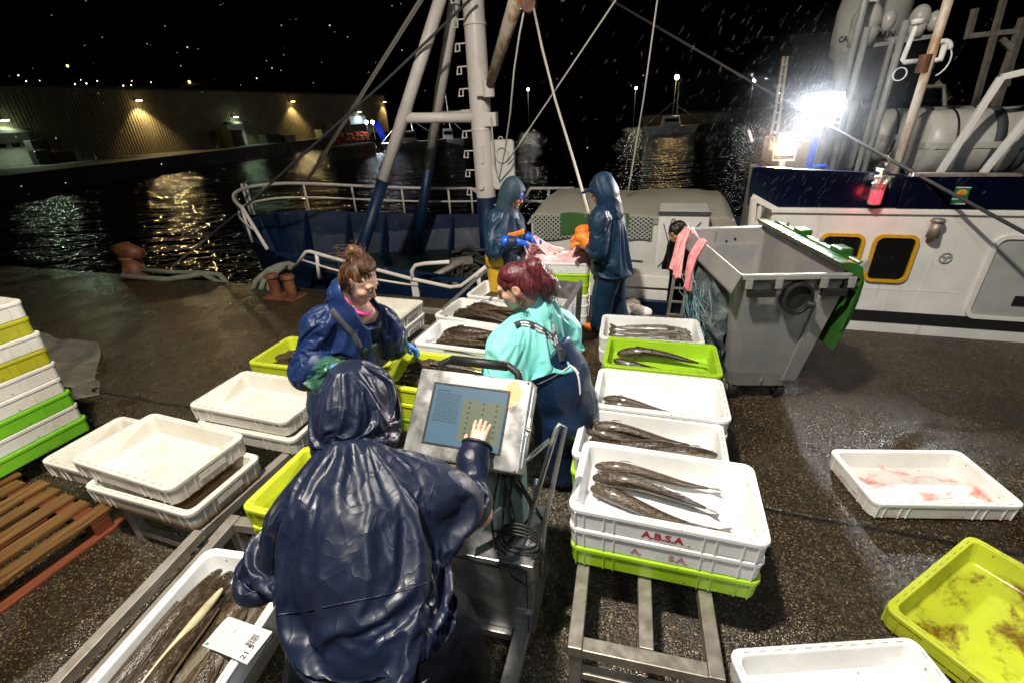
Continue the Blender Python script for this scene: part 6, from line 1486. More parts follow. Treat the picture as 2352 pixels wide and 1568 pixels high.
mb.build('screen_text', M['screen_ink'], scr, world=True)
mb = MB()
for cx_ in (.52,.71,.89):
    for r_ in range(7): y = .74-.088*r_; kq(mb, cx_-.016, cx_+.016, y, y+.035, .0034)
mb.build('keypad_figures', M['screen_ink'], scr, world=True)
mb = MB(); mb.add([K(-.15,.375,.0015), K(.26,.365,.0015), K(.26,.475,.0015), K(-.15,.475,.0015)], [(0,1,2,3)]); mb.build('paper_sticker', M['foam'], KS, world=True)
mb = MB(); mb.prism([K(.355+.07*math.cos(a*PI/9), .33+.15*math.sin(a*PI/9)+.01*math.sin(a*2.3), .0008) for a in range(18)], tuple(kn*.001)); mb.build('orange_sticker', M['tape_orange'], KS, world=True)
mb = MB(); mb.tube([K(-.38,.46,-.05), K(-.36,.60,-.045), K(-.28,.66,-.04), K(.26,.66,-.04), K(.34,.60,-.045), K(.38,.46,-.05)], .017, 10); hd = mb.build('handle', M['black'], KS, world=True, smooth=True)
mb = MB(); mb.tube([K(-.27,.66,-.04), K(.25,.66,-.04)], .021, 12); mb.build('handle_grip', M['black'], hd, world=True, smooth=True)
mb = MB(); mb.bar(K(.505,-.44,-.03), K(.505,.44,-.03), .012, .02); mb.bar(K(.508,-.1,-.03), K(.512,.1,-.03), .02, .03); mb.bar(K(.51,-.02,-.01), K(.545,-.04,-.01), .012); mb.build('door_hinge', M['steel'], KS, world=True, bevel=.002)
mb = MB()
for x, y in ((-.47,.47),(.47,.47),(-.47,-.47),(.47,-.47)): mb.sphere(K(x,y,.002), .005, 8, 5)
mb.build('screws', M['steel'], KS, world=True)
# cabinet
cfl, cfr = at_y(1020,1258,1.40), at_y(1224,1304,1.295); zc = .59; cfl[2] = cfr[2] = zc
cux = (cfr-cfl)/np.linalg.norm(cfr-cfl); cvx = np.array([-cux[1], cux[0], 0]); cwid = np.linalg.norm(cfr-cfl)
def Cb(x, y, z): return cfl*[1,1,0]+cux*x+cvx*y+np.array([0,0,z])
mb = MB(); mb.hexa([Cb(0,0,.13), Cb(cwid,0,.13), Cb(cwid,.34,.13), Cb(0,.34,.13), Cb(0,0,zc), Cb(cwid,0,zc), Cb(cwid,.34,zc), Cb(0,.34,zc)]); cb = mb.build('cabinet', M['steel_wet'], KS, world=True, bevel=.004)
mb = MB(); mb.bar(Cb(.015,-.003,zc-.02), Cb(cwid-.03,-.003,zc-.02), .004, .004); mb.bar(Cb(cwid-.03,-.003,.14), Cb(cwid-.03,-.003,zc-.02), .004, .004); mb.build('door_seam', M['black'], cb, world=True)
mb = MB(); mb.box(Cb(cwid-.055,-.008,.30), (.06,.014,.03), math.atan2(cux[1],cux[0])); mb.box(Cb(cwid-.025,-.010,.295), (.035,.02,.018), math.atan2(cux[1],cux[0])); mb.build('latch', M['steel'], cb, world=True, bevel=.003)
mb = MB(); mb.bar(Cb(-.02,-.0,.10), Cb(cwid*.72,-.0,.10), .05, .045); mb.bar(Cb(-.02,.36,.10), Cb(cwid,.36,.10), .05, .045); mb.build('base_bar', M['steel'], KS, world=True, bevel=.004)
mb = MB(); mb.bar(Cb(cwid*.86,.40,.105), Cb(cwid*.80,-.62,.105), .075, .05); mb.build('base_bar', M['steel'], KS, world=True, bevel=.004)
mb = MB(); mb.bar(Cb(-.02,.40,.105), Cb(-.02,-.45,.105), .05, .05); mb.build('base_bar', M['steel'], KS, world=True, bevel=.004)
mb = MB()
for x, y in ((cwid*.80,-.2),(cwid*.88,-.22)): mb.cyl(Cb(x,y,.13), Cb(x,y,.138), .009, .009, 8)
mb.build('bolts', M['steel'], KS, world=True)
for x, y in ((cwid*.8,-.56),(cwid*.86,.34),(-.02,-.40),(-.02,.34)):
    mb = MB(); mb.cyl(Cb(x-.02,y,.04), Cb(x+.02,y,.04), .04, .04, 14); mb.build('caster', M['black'], KS, world=True, bevel=.005)
kb = K(.05,-.25,-.17)
mb = MB(); mb.bar(Cb(cwid*.62,.20,zc), np.array([*Cb(cwid*.62,.20,0)[:2], kb[2]-.02]), .16, .10, tuple(cvx)); mb.bar(np.array([*Cb(cwid*.62,.20,0)[:2], kb[2]-.03]), K(.05,-.1,-.16), .10, .08); mb.build('column', M['kioskgreen'], KS, world=True, bevel=.006)
# push-bar loop at the right
a0, a1 = at_y(1284,975,1.62), at_y(1222,1170,1.42)
mb = MB(); mb.tube([a1-[.03,0,.25], a1, a0-[0.01,0,.02], a0, a0+[.028,.01,-.02], a1+[.05,0,-.1], a1+[.03,0,-.42]], .012, 8); mb.build('push_bar', M['steel'], KS, world=True, smooth=True)
mb = MB(); mb.tube([K(.45,-.42,-.1), at_y(1262,1010,1.56)], .010, 8); mb.tube([at_y(1232,1100,1.5), at_y(1228,1150,1.48)], .010, 8); mb.build('strut', M['steel'], KS, world=True, smooth=True)
rk = random.Random(4)
for k in range(6):
    s0_ = K(.28+.03*k,-.52,-.13); e0_ = Cb(cwid*(.60+.06*k), .02+.05*k, zc+.03)
    pts = []
    for i in range(13):
        t = i/12; p = s0_*(1-t)+e0_*t; p = p+np.array([.06*math.sin(t*PI)*(1 if k % 2 else -.7)*(.6+.15*k), -.03*math.sin(t*PI), -.08*math.sin(t*PI)*(k % 3)]); pts.append(p)
    mb = MB(); mb.tube(pts, .0055, 6); mb.build('cable', M['black'], KS, world=True, smooth=True)
for k in range(4):
    cpt = Cb(cwid*.83, .06, zc+.10-.015*k); mb = MB(); mb.tube([cpt+cux*(.085+.008*k)*math.cos(a*PI/9)+np.array([0,0,(.075+.006*k)*math.sin(a*PI/9)])-cvx*.01*k for a in range(18)], .005, 6, closed=True); mb.build('cable_coil', M['black'], KS, world=True, smooth=True)
mb = MB(); mb.tube([Cb(cwid*.72,-.004,zc), Cb(cwid*.78,-.02,zc-.05), Cb(cwid*.95,-.03,zc-.085), Cb(cwid*1.03,.0,zc-.07)], .005, 6); mb.build('cable', M['black'], KS, world=True, smooth=True)
# pale plastic profile lying on the cabinet
g0_, g1_ = at_y(1072,1250,1.36), at_y(1150,1180,1.44)
mb = MB(); dvx = (g1_-g0_); mb.grid(lambda a, b: g0_+dvx*a+np.array([.0,-.03,.05])*math.cos(b*2.6)*.6+np.array([.02,.02,-.01])*b+[0,0,.03], 4, 10); o = mb.build('plastic_profile', M['crate_white'], smooth=True, origin=g0_, solid=.006); tag(o, 'pale plastic gutter profile lying on the terminal cabinet by the elbow', 'profile')
# ------------------------------------------------------------------ people
def J(px, py, y): return at_y(px, py, y)
def nrmz(v): v = np.array(v, float); return v/np.linalg.norm(v)
def frame(f, u=(0,0,1)):
    f = nrmz(f); u = np.array(u, float); u = nrmz(u-f*(u@f)); r = np.cross(f, u); return f, u, r
def head_sdf(c, f, u, s=1.0, h=.0045, neck=None):
    f, u, r = frame(f, u); c = np.array(c, float)
    S = SDF(c-.20*s, c+.20*s, h)
    P = lambda x, y, z: c+(r*x+f*y+u*z)*s
    R = np.stack([r, f, u], 1)
    S.ell(P(0,-.012,.022), (.076*s,.098*s,.090*s), R, k=0)
    S.ell(P(0,.028,-.05), (.060*s,.066*s,.066*s), R, k=.03*s)
    S.ell(P(0,.064,-.098), (.028*s,.026*s,.020*s), R, k=.028*s)
    for x in (-1,1): S.ell(P(.036*x,.062,-.028), (.026*s,.024*s,.022*s), R, k=.02*s)
    S.cap(P(-.04,.080,.022), P(.04,.080,.022), .012*s, k=.018*s)
    for x in (-1,1): S.ell(P(.031*x,.096,.004), (.017*s,.015*s,.012*s), R, k=.012*s, op='sub')
    S.cap(P(0,.086,.010), P(0,.112,-.030), .008*s, .0125*s, k=.012*s)
    for x in (-1,1): S.ell(P(.012*x,.098,-.036), (.009*s,.011*s,.008*s), R, k=.008*s)
    for x in (-1,1): S.ell(P(.030*x,.084,.002), (.0125*s,.0115*s,.0115*s), R, k=.003)
    S.cap(P(-.020,.086,-.062), P(.020,.086,-.062), .0075*s, k=.006*s); S.cap(P(-.017,.086,-.073), P(.017,.086,-.073), .0085*s, k=.006*s)
    for x in (-1,1):
        S.ell(P(.077*x,-.012,-.012), (.010*s,.022*s,.034*s), R, k=.010*s); S.ell(P(.086*x,-.006,-.010), (.006*s,.012*s,.020*s), R, k=.005*s, op='sub')
    if neck is not None: S.cap(P(0,-.02,-.06), neck, .056*s, .062*s, k=.03*s)
    V, F = S.mesh(); V = relax(V, F, 1, .3)
    return V, F, P, R
def face_bits(par, P, s, m_brow='brow', closed=True):
    mb = MB()
    for x in (-1,1): mb.tube([P(.050*x,.080,.026), P(.034*x,.0945,.031), P(.016*x,.0965,.024)], [.002*s,.0042*s,.003*s], 6)
    mb.build('eyebrows', M[m_brow], par, world=True, smooth=True)
    for x in (-1,1):
        mb = MB(); mb.tube([P(.044*x,.0870,-.001), P(.034*x,.0950,-.0055), P(.024*x,.0958,-.0055), P(.016*x,.0905,-.001)], .0022*s, 6); mb.build('eyelashes', M['pupil'], par, world=True, smooth=True)
    mb = MB(); mb.tube([P(-.024,.0875,-.067), P(-.010,.0955,-.0665), P(.010,.0955,-.0665), P(.024,.0875,-.067)], [.002*s,.004*s,.004*s,.002*s], 6); mb.build('lips', M['lips'], par, world=True, smooth=True)
def hand_mesh(w, d, n, t, s=1.0, curl=.35, spread=.10, h=.0036, fat=1.0, curls=None):
    d = nrmz(d); n = np.array(n, float); n = nrmz(n-d*(n@d)); t = np.cross(d, n)*(1 if np.cross(d, n)@np.array(t, float) > 0 else -1)
    w = np.array(w, float); S = SDF(w-.21*s, w+.21*s, h)
    S.cap(w-d*.05*s, w+d*.01*s, .026*s*fat, .027*s*fat, k=0, flat=(n,.75))
    for x in (.026,.009,-.009,-.026): S.cap(w+d*.012*s+t*x*.7*s, w+d*.088*s+t*x*s, .0145*s*fat, .0125*s*fat, k=.012*s)
    for i, (x, L, r) in enumerate(((.030,.070,.0088),(.010,.079,.0092),(-.010,.073,.0088),(-.029,.056,.0078))):
        p = w+d*.090*s+t*x*s; a = 0; dd = nrmz(d+t*(x*spread*14)); c_ = (curls[i] if curls else curl)
        for k, fr in enumerate((.46,.30,.24)):
            a += c_*(.8 if k == 0 else 1.0); v = dd*math.cos(a)+n*math.sin(a); q = p+v*L*fr*s
            S.cap(p, q, r*s*fat*(1-.08*k), r*s*fat*(.94-.08*k), k=.005*s); p = q
    p = w+d*.022*s+t*.024*s; v = nrmz(d*.62+t*.72+n*.30); q = p+v*.046*s; S.cap(p, q, .0135*s*fat, .0105*s*fat, k=.014*s)
    v2 = nrmz(d*.9+t*.30+n*.42); S.cap(q, q+v2*.034*s, .0105*s*fat, .0085*s*fat, k=.005*s)
    V, F = S.mesh(); return relax(V, F, 1, .3), F
def join(parts):
    Vs = []; Fs = []; n = 0
    for V, F in parts: Vs.append(V); Fs.append(F+n); n += len(V)
    return np.concatenate(Vs), np.concatenate(Fs)
def surf(parent, name, S, m, amp=.008, sc=9, seed=0, dirv=(0,0,1), stretch=.45, rel=1):
    V, F = S.mesh(); V = relax(V, F, rel, .5)
    if amp: V = cloth(V, F, amp, sc, seed, dirv, stretch)
    return raw_mesh(name, V, F, m, parent), V, F
def garment(parent, name, S, m, off, pins, hem=None, sub=1, band=.045, **kw):
    V, F = S.mesh(); V = relax(V, F, 1, .5); C_, CF__ = S.mesh(off); pin = np.zeros(len(V)); drop = None
    for c, r in pins: pin[np.linalg.norm(V-np.array(c), axis=1) < r] = 1.0
    if hem is not None:
        d = (V-hem[0])@nrmz(hem[1]); pin[d > -band] = 1.0; drop = d > -.010
    V, F = drape_cloth(V, F, C_, CF__, pin, drop=drop, **kw)
    o = raw_mesh(name, V, F, m, parent)
    if sub: md = o.modifiers.new('sub', 'SUBSURF'); md.levels = 1; md.render_levels = 1
    return o, V, F
def bvh(V, F): return BVHTree.FromPolygons([tuple(p) for p in V], [tuple(int(i) for i in f) for f in F])
def onsurf(T, px, py, lift=.004):
    d = ray(px, py); d = d/np.linalg.norm(d); h = T.ray_cast(Vector(CO), Vector(d))
    if h[0] is None: return None
    n = np.array(h[1]); n = -n if n@d > 0 else n
    return np.array(h[0])+n*lift, n
def strap(par, T, pts, w, m, name, lift=.004, th=.003, n=26):
    P = []; k = len(pts)-1
    for i in range(n+1):
        t = i/n*k; j = min(int(t), k-1); f = t-j
        q = [np.array(pts[max(j-1,0)]), np.array(pts[j]), np.array(pts[j+1]), np.array(pts[min(j+2,k)])]
        c = .5*((2*q[1])+(-q[0]+q[2])*f+(2*q[0]-5*q[1]+4*q[2]-q[3])*f*f+(-q[0]+3*q[1]-3*q[2]+q[3])*f**3)
        r = onsurf(T, c[0], c[1], lift)
        if r is not None: P.append(r)
    if len(P) < 3: return None
    pos = np.array([p for p, _ in P]); nn = np.array([q for _, q in P])
    for _ in range(4):
        pos[1:-1] = (pos[:-2]+2*pos[1:-1]+pos[2:])/4; nn[1:-1] = (nn[:-2]+2*nn[1:-1]+nn[2:])/4
    nn /= np.linalg.norm(nn, axis=1, keepdims=True)
    tan = np.gradient(pos, axis=0); tan /= np.linalg.norm(tan, axis=1, keepdims=True)
    side = np.cross(nn, tan); side /= np.linalg.norm(side, axis=1, keepdims=True)
    mb = MB(); N_ = len(pos)
    mb.grid(lambda a, b: pos[int(round(a*(N_-1)))]+side[int(round(a*(N_-1)))]*(b-.5)*w, N_-1, 2)
    o = mb.build(name, m, par, world=True, smooth=True, solid=th)
    return o, pos, side, nn
def strap_text(o, st, rows, size, m, a0=0., rep=1, gap=.02):
    _, pos, side, nn = st; seg = np.linalg.norm(np.diff(pos, axis=0), axis=1); cum = np.concatenate([[0], np.cumsum(seg)])
    for off, body in rows:
        V, Fc = text_mesh(body, size, 'LEFT', bold=.0009); L = V[:,0].max()+gap
        for k in range(rep):
            x = a0+V[:,0]+k*L
            if x.max() > cum[-1]: break
            i = np.clip(np.searchsorted(cum, x)-1, 0, len(pos)-2); f = ((x-cum[i])/np.maximum(seg[i],1e-6))[:, None]
            c = pos[i]*(1-f)+pos[i+1]*f; sd = side[i]; n_ = nn[i]
            raw_mesh('strap_lettering', c+sd*(off+V[:,1:2])+n_*.003, Fc, m, o, smooth=False)
def hair_strands(par, name, m, strands, r=.0022, n=4):
    mb = MB()
    for pts in strands: mb.tube(pts, [r*(1-.6*i/(len(pts)-1)) for i in range(len(pts))], n)
    return mb.build(name, m, par, world=True, smooth=True)
def limbs(S, pts, rs, k=.03): S.chain(pts, rs, k)

# ================= hooded person at the terminal, seen from behind
def person_hooded():
    hd = J(818,958,1.20); base = np.array([-.42,.66,0])
    R = thing('person', 'hooded person in wet navy rainwear touching the screen, seen from behind', 'person', base)
    nk = J(815,1085,1.05); ch = J(815,1185,.97); wa = J(835,1330,.84); hp = J(872,1450,.75)
    sR = J(1000,1135,1.04); sL = J(688,1190,.99)
    eR = J(1100,1178,1.22); wR = (lambda d: CO+d*(((ko+kn*.045-CO)@kn)/(d@kn)))(ray(1089,1046))
    eL = J(614,1335,.96); wL = J(720,1330,1.18)
    kR = np.array([-.22,.72,.52]); kL = np.array([-.52,.72,.52]); aR = np.array([-.22,.62,.06]); aL = np.array([-.54,.62,.06])
    hR = hp+np.array([.10,0,-.04]); hL = hp+np.array([-.10,0,-.04])
    f = nrmz((.35,.85,-.30))
    # body
    S = SDF((-1.0,.45,0), (.15,1.65,1.72), .014)
    S.ell(hd, (.075,.09,.105), k=0); S.cap(hd, nk, .06, .065); S.cap(nk, ch, .09, .13, flat=((0,1,0),.7)); S.cap(ch, hp, .13, .14, flat=((0,1,0),.75))
    for a in ((sR,eR,wR),(sL,eL,wL)): S.cap(nk, a[0], .06, .06); S.chain(a, [.055,.045,.032])
    for h_, k_, a_ in ((hR,kR,aR),(hL,kL,aL)): S.chain([h_,k_,a_], [.085,.065,.045]); S.cap(a_, a_+[0,.14,-.02], .04, .03)
    body = S.mesh()
    w1 = wR+ky*.012+kn*.004; tipdir = nrmz(ky*.93-kn*.30-kx*.02)
    hand = hand_mesh(w1, tipdir, -kn, -kx, .92, curls=[.16,.12,.15,.2], spread=.22, h=.0032)
    hl2 = hand_mesh(wL, (.4,.8,-.3), (0,-.3,-1), (1,0,0), 1.0, .4, h=.006)
    V, F = join([body, hand, hl2]); raw_mesh('body', V, F, M['skin2'], R)
    # jacket
    S = SDF((-1.08,.42,.55), (.2,1.62,1.62), .010)
    flat = ((0.15,.8,.55),.66)
    S.cap(nk-[0,.03,.03], ch, .125, .215, k=0, flat=flat); S.cap(ch, wa, .215, .205, k=.06, flat=((0,1,.35),.74)); S.cap(wa, hp+[0,0,-.02], .205, .218, k=.06, flat=((0,1,.2),.80))
    S.cap(nk+[-.02,-.03,-.02], sL, .095, .09, k=.06); S.cap(nk+[.02,-.03,-.02], sR, .10, .105, k=.07)
    S.chain([sR, eR], [.110,.092], k=.05); S.cap(eR, wR-nrmz(ky*.93-kn*.3)*.02, .088, .060, k=.035); S.cap(wR-nrmz(ky*.93-kn*.3)*.02, wR+nrmz(ky*.93-kn*.3)*.09, .060, .058, k=.02); S.ell(eR+[.012,-.02,-.03], (.085,.085,.08), k=.05)
    S.chain([sL, eL], [.095,.088], k=.05); S.cap(eL, wL, .088, .06, k=.035)
    S.ell(ch+[.05,-.09,.04], (.15,.05,.10), k=.07)
    S.cap(nk+[0,-.01,.01], nk+[0,-.02,-.03], .100, .125, k=.05)
    S.plane_cut(hp+[0,0,-.045], nrmz((.05,.1,-1)), .012)
    S.plane_cut(wR+nrmz(ky*.93-kn*.30)*.045, ky*.93-kn*.30, .006)
    jk, V, F = garment(R, 'jacket', S, M['navycloth'], .033, [(nk, .125), (wR, .10), (wL, .10)], (hp+[0,0,-.045], (.05,.1,-1)), frames=32, grow=.20, bend=5, stiff=22, gravity=.4); T = bvh(V, F)
    for pts, nm in (([(628,1412),(700,1402),(800,1382),(880,1366),(960,1345),(1005,1322)], 'jacket_seam'), ([(1000,1100),(985,1160),(985,1240),(1000,1320)], 'jacket_seam'), ([(640,1195),(628,1260),(626,1330),(630,1405)], 'jacket_seam')):
        st = strap(R, T, pts, .0035, M['navycloth'], nm, .0006, .002, 70)
    # hood
    S = SDF(hd-.26, hd+.26, .006)
    fh, uh, rh = frame((.25,.92,-.22), (0,.25,1)); Rm = np.stack([rh,fh,uh],1)
    S.ell(hd+uh*.012-fh*.012, (.118,.148,.160), Rm, k=0); S.ell(hd+uh*.085+fh*.02, (.075,.11,.09), Rm, k=.05); S.cap(hd-uh*.05-fh*.03, nk+uh*.005, .115, .098, k=.05)
    S.cap(hd+fh*.06+uh*.05, hd+fh*.10-uh*.08, .10, .08, k=.05)
    S.ell(hd+fh*.17-uh*.01, (.085,.09,.115), Rm, k=.02, op='sub')
    S.plane_cut(nk-uh*.012, -uh*1+fh*.25, .01)
    hood, V, F = garment(R, 'hood', S, M['navycloth'], .020, [(nk, .115), (hd+fh*.15, .105), (hd+uh*.17-fh*.02, .05)], None, frames=24, grow=.09, bend=8, stiff=25, gravity=.5); Th = bvh(V, F)
    for pts in ([(728,1082),(770,1096),(830,1098),(885,1086),(905,1070)], [(733,1070),(775,1082),(830,1084),(885,1072)]):
        strap(hood, Th, pts, .006, M['navycloth'], 'hood_seam', .002, .004, 30)
    strap(hood, Th, [(770,858),(778,900),(772,960),(770,1010)], .003, M['navycloth'], 'hood_seam', .0006, .002, 40); strap(hood, Th, [(862,862),(868,905),(866,960),(850,1010)], .003, M['navycloth'], 'hood_seam', .0006, .002, 40)
    # cuff
    mb = MB(); dd = nrmz(ky*.93-kn*.30); a = np.cross(dd, (0,0,1)); a = nrmz(a); b = np.cross(dd, a); c = wR+dd*.042
    mb.tube([c+(a*math.cos(t*PI/10)+b*math.sin(t*PI/10))*.057 for t in range(20)], .007, 6, closed=True); mb.build('cuff', M['navycloth'], R, world=True, smooth=True)
    # trousers and boots
    S = SDF((-.95,.40,.05), (.15,1.05,1.15), .010)
    S.cap(hp+[-.03,0,0], hp+[.03,0,-.02], .185, .185, k=0, flat=((0,1,0),.78))
    for h_, k_, a_ in ((hR,kR,aR),(hL,kL,aL)): S.chain([h_+[0,0,-.04],k_,a_+[0,0,.02]], [.155,.125,.115], k=.03)
    V, F = S.mesh(); V = relax(V, F, 1); V = cloth(V, F, .016, 10, 31, (.2,.2,1), .35); V = cloth(V, F, .008, 24, 33, (1,.2,.5), .2); raw_mesh('trousers', V, F, M['darktrouser'], R)
    for a_ in (aR, aL):
        S = SDF(a_-.16+[0,.06,.0], a_+.20+[0,.06,0], .010); S.cap(a_+[0,0,.12], a_+[0,0,0], .075, .07, k=0); S.cap(a_+[0,0,-.005], a_+[0,.15,-.012], .058, .048, k=.03); S.plane_cut(a_+[0,0,-.057], (0,0,-1), .004)
        surf(R, 'boot', S, M['black'], 0)
person_hooded()

# ================= woman in blue
def person_blue():
    hd = J(826,645,2.36); base = np.array([-1.02,2.5,0])
    R = thing('person', 'woman with a brown hair bun in blue rain jacket and dark green apron', 'person', base)
    f = nrmz((.82,-.28,-.57)); u = nrmz((.52,-.10,.85))
    nk = J(818,705,2.40); ch = J(800,775,2.43); wa = J(788,860,2.46); hp = wa+np.array([-.03,.06,-.22])
    sR = J(738,742,2.33); sL = J(876,742,2.50)
    eR = J(708,838,2.22); wR = J(795,852,2.12); eL = J(893,772,2.64); wL = J(908,788,2.86)
    hR = hp+np.array([-.09,-.05,0]); hL = hp+np.array([.08,.06,0])
    kR, kL = hR*[1,1,0]+[0,0,.48], hL*[1,1,0]+[0,0,.48]; aR, aL = hR*[1,1,0]+[0,.02,.07], hL*[1,1,0]+[0,.02,.07]
    HV, HF, P, Rm = head_sdf(hd, f, u, .96, .004, nk-u*.02)
    S = SDF((-1.5,1.9,0), (-.4,3.15,1.5), .016)
    S.cap(nk, ch, .07, .13, k=0); S.cap(ch, hp, .13, .14)
    for a in ((sR,eR,wR),(sL,eL,wL)): S.cap(nk, a[0], .06, .055); S.chain(a, [.05,.042,.03])
    for h_, k_, a_ in ((hR,kR,aR),(hL,kL,aL)): S.chain([h_,k_,a_], [.085,.065,.045]); S.cap(a_, a_+[.10,-.05,-.02], .04, .03)
    V, F = join([S.mesh(), (HV, HF)]); body = raw_mesh('body', V, F, M['skin2'], R)
    face_bits(body, P, .96)
    # hair: cap plus bun and strands
    S = SDF(hd-.2, hd+.24, .005)
    S.ell(P(0,-.020,.030), (.075,.095,.084), Rm, k=0); S.ell(P(0,-.06,-.02), (.070,.056,.066), Rm, k=.03)
    S.ell(P(0,.100,-.045), (.10,.072,.085), Rm, k=.012, op='sub'); S.ell(P(0,.085,-.01), (.060,.04,.045), Rm, k=.010, op='sub')
    for x in (-1,1): S.ell(P(.085*x,.005,-.03), (.035,.038,.046), Rm, k=.008, op='sub')
    bun = P(0,-.078,.106); S.ell(bun, (.050,.050,.042), Rm, k=.02); S.ell(bun+u*.03+[-.01,0,.01], (.036,.04,.03), Rm, k=.015)
    V, F = S.mesh(); V = relax(V, F, 1); N = normals(V, F); V = V+N*(.004*(ridge(V*[60,60,22], 8)-.5))[:, None]
    hair = raw_mesh('hair', V, F, M['hair_brown'], body)
    rg = random.Random(2); st = []
    for i in range(170):
        th = rg.uniform(-1.5,1.5); p = P(.078*math.sin(th), .052*math.cos(th)+.0, .085+.02*math.cos(th)); e = bun+np.array([rg.gauss(0,.02) for _ in range(3)])
        mid = (p+e)/2+u*.022-f*.0+np.array([rg.gauss(0,.006) for _ in range(3)]); mid = hd+nrmz(mid-hd)*max(.118, np.linalg.norm(mid-hd)); st.append([p, (p+mid)/2+nrmz((p+mid)/2-hd)*.006, mid, e])
    for i in range(120):
        a = rg.uniform(0,2*PI); v = Rm@np.array([math.cos(a), math.sin(a)*.9, rg.uniform(-.5,.9)]); p = bun+v*.048; w_ = np.cross(v, Rm@np.array([rg.gauss(0,1),rg.gauss(0,1),rg.gauss(0,1)])); st.append([p, p+w_*.018+v*.003, p+w_*.034+v*.001, p+w_*.045-v*.012])
    for i in range(10):
        v = nrmz(u+np.array([rg.gauss(0,.4), rg.gauss(0,.4), rg.gauss(0,.3)])); st.append([bun+v*.03, bun+v*.052, bun+v*.066+np.array([rg.gauss(0,.015) for _ in range(3)])])
    for i in range(120):
        th = rg.uniform(-2.2,2.2); p = P(.084*math.sin(th), -.02-.09*math.cos(th)*.9, -.04+rg.uniform(-.05,.05)); p = hd+ (p-hd)/np.linalg.norm(p-hd)*.100; e = bun+np.array([rg.gauss(0,.02) for _ in range(3)]); mid = (p+e)/2; mid = hd+nrmz(mid-hd)*max(.116, np.linalg.norm(mid-hd)); st.append([p, mid, e])
    hair_strands(hair, 'hair_strands', M['hair_brown'], st, .0017)
    # jacket
    S = SDF((-1.55,1.85,.62), (-.35,3.0,1.56), .0105)
    S.cap(nk-[.0,0,.03], ch, .110, .185, k=0, flat=((.6,-.6,.3),.85)); S.cap(ch, wa, .185, .195, k=.06, flat=((.6,-.6,0),.88)); S.cap(wa, wa-[0,0,.14], .195, .205, k=.05, flat=((.6,-.6,0),.88))
    for s_, e_ in ((sR,eR),(sL,eL)): S.cap(nk-[0,0,.05], s_, .09, .09, k=.06); S.cap(s_, e_, .098, .088, k=.05)
    S.cap(eR, eR+(wR-eR)*.35, .088, .07, k=.04); S.cap(eL, eL+(wL-eL)*.2, .095, .08, k=.03)
    # stand-up collar with hood folded behind
    S.cap(nk-u*.02-f*.02, nk+u*.05-f*.045, .120, .112, k=.03); S.ell(nk-f*.10+u*.03, (.10,.07,.085), Rm, k=.05)
    S.cap(nk+u*.03+f*.10, hd+f*.09-u*.04, .085, .095, k=.01, op='sub'); S.ell(hd+f*.035-u*.02, (.095,.116,.130), Rm, k=.012, op='sub')
    _, V, F = garment(R, 'jacket', S, M['bluecloth'], .026, [(nk, .15), (hd, .17), (eR+(wR-eR)*.35, .09), (eL+(wL-eL)*.2, .09)], (wa-[0,0,.30], (0,0,-1)), frames=28, grow=.17, bend=4, stiff=20, gravity=.4); T = bvh(V, F)
    mb = MB(); mb.tube([nk+u*.035+f*(.078*math.cos(a))+np.cross(f,u)*(.085*math.sin(a))+u*(.025*math.cos(a)*-1) for a in np.linspace(-2.4,2.4,22)], .012, 8); mb.build('pink_collar', M['pinkcollar'], R, world=True, smooth=True)
    # green over-sleeves
    for nm, a, b, r0, r1 in (('over_sleeve', eR+(wR-eR)*.12, wR, .086, .052), ('over_sleeve', eL+(wL-eL)*.08, wL-(wL-eL)*.05, .088, .05)):
        S = SDF(np.minimum(a,b)-.16, np.maximum(a,b)+.16, .008); S.cap(a, (a+b)/2, r0, (r0+r1)/2+.012, k=0); S.cap((a+b)/2, b, (r0+r1)/2+.012, r1, k=.03)
        S.plane_cut(a+nrmz(a-b)*.03, a-b, .01); garment(R, nm, S, M['greensleeve'], .030, [(a, .075), (b, .065)], None, frames=22, grow=.26, bend=3, stiff=18, gravity=.5)
    # apron bib over the front
    S = SDF((-1.45,1.9,.25), (-.4,2.95,1.35), .009)
    S.cap(ch+[.012,-.012,0], wa+[.012,-.012,0], .190, .203, k=0, flat=((.6,-.6,0),.89)); S.cap(wa+[.012,-.012,0], hp-[0,0,.25], .205, .22, k=.06, flat=((.6,-.6,0),.90))
    S.plane_cut(ch+[0,0,-.035], (-.1,.1,1), .012); S.plane_cut(ch-nrmz((.6,-.6,0))*.0, (-.75,.5,0), .012)
    V, F = S.mesh(); V = relax(V, F, 1); V = cloth(V, F, .009, 8, 52, (.2,-.1,1), .4); raw_mesh('apron', V, F, M['greenbib'], R); Ta = bvh(V, F)
    st = strap(R, T, [(762,712),(790,745),(812,770),(828,800)], .034, M['strap'], 'apron_strap', .006); 
    if st: strap_text(st[0], st, ((.002,'MARINE'),), .014, M['strapwhite'], .02, 2) if False else None
    strap(R, T, [(873,722),(868,750),(860,778)], .030, M['strap'], 'apron_strap', .006)
    pr = []
    for px, py in ((822,803),(880,783),(898,828),(846,852)):
        rs2 = [q for q in (onsurf(Ta, px, py, .006), onsurf(T, px, py, .006)) if q]; r_ = min(rs2, key=lambda q: np.linalg.norm(q[0]-CO)) if rs2 else None
        if r_: pr.append(r_[0])
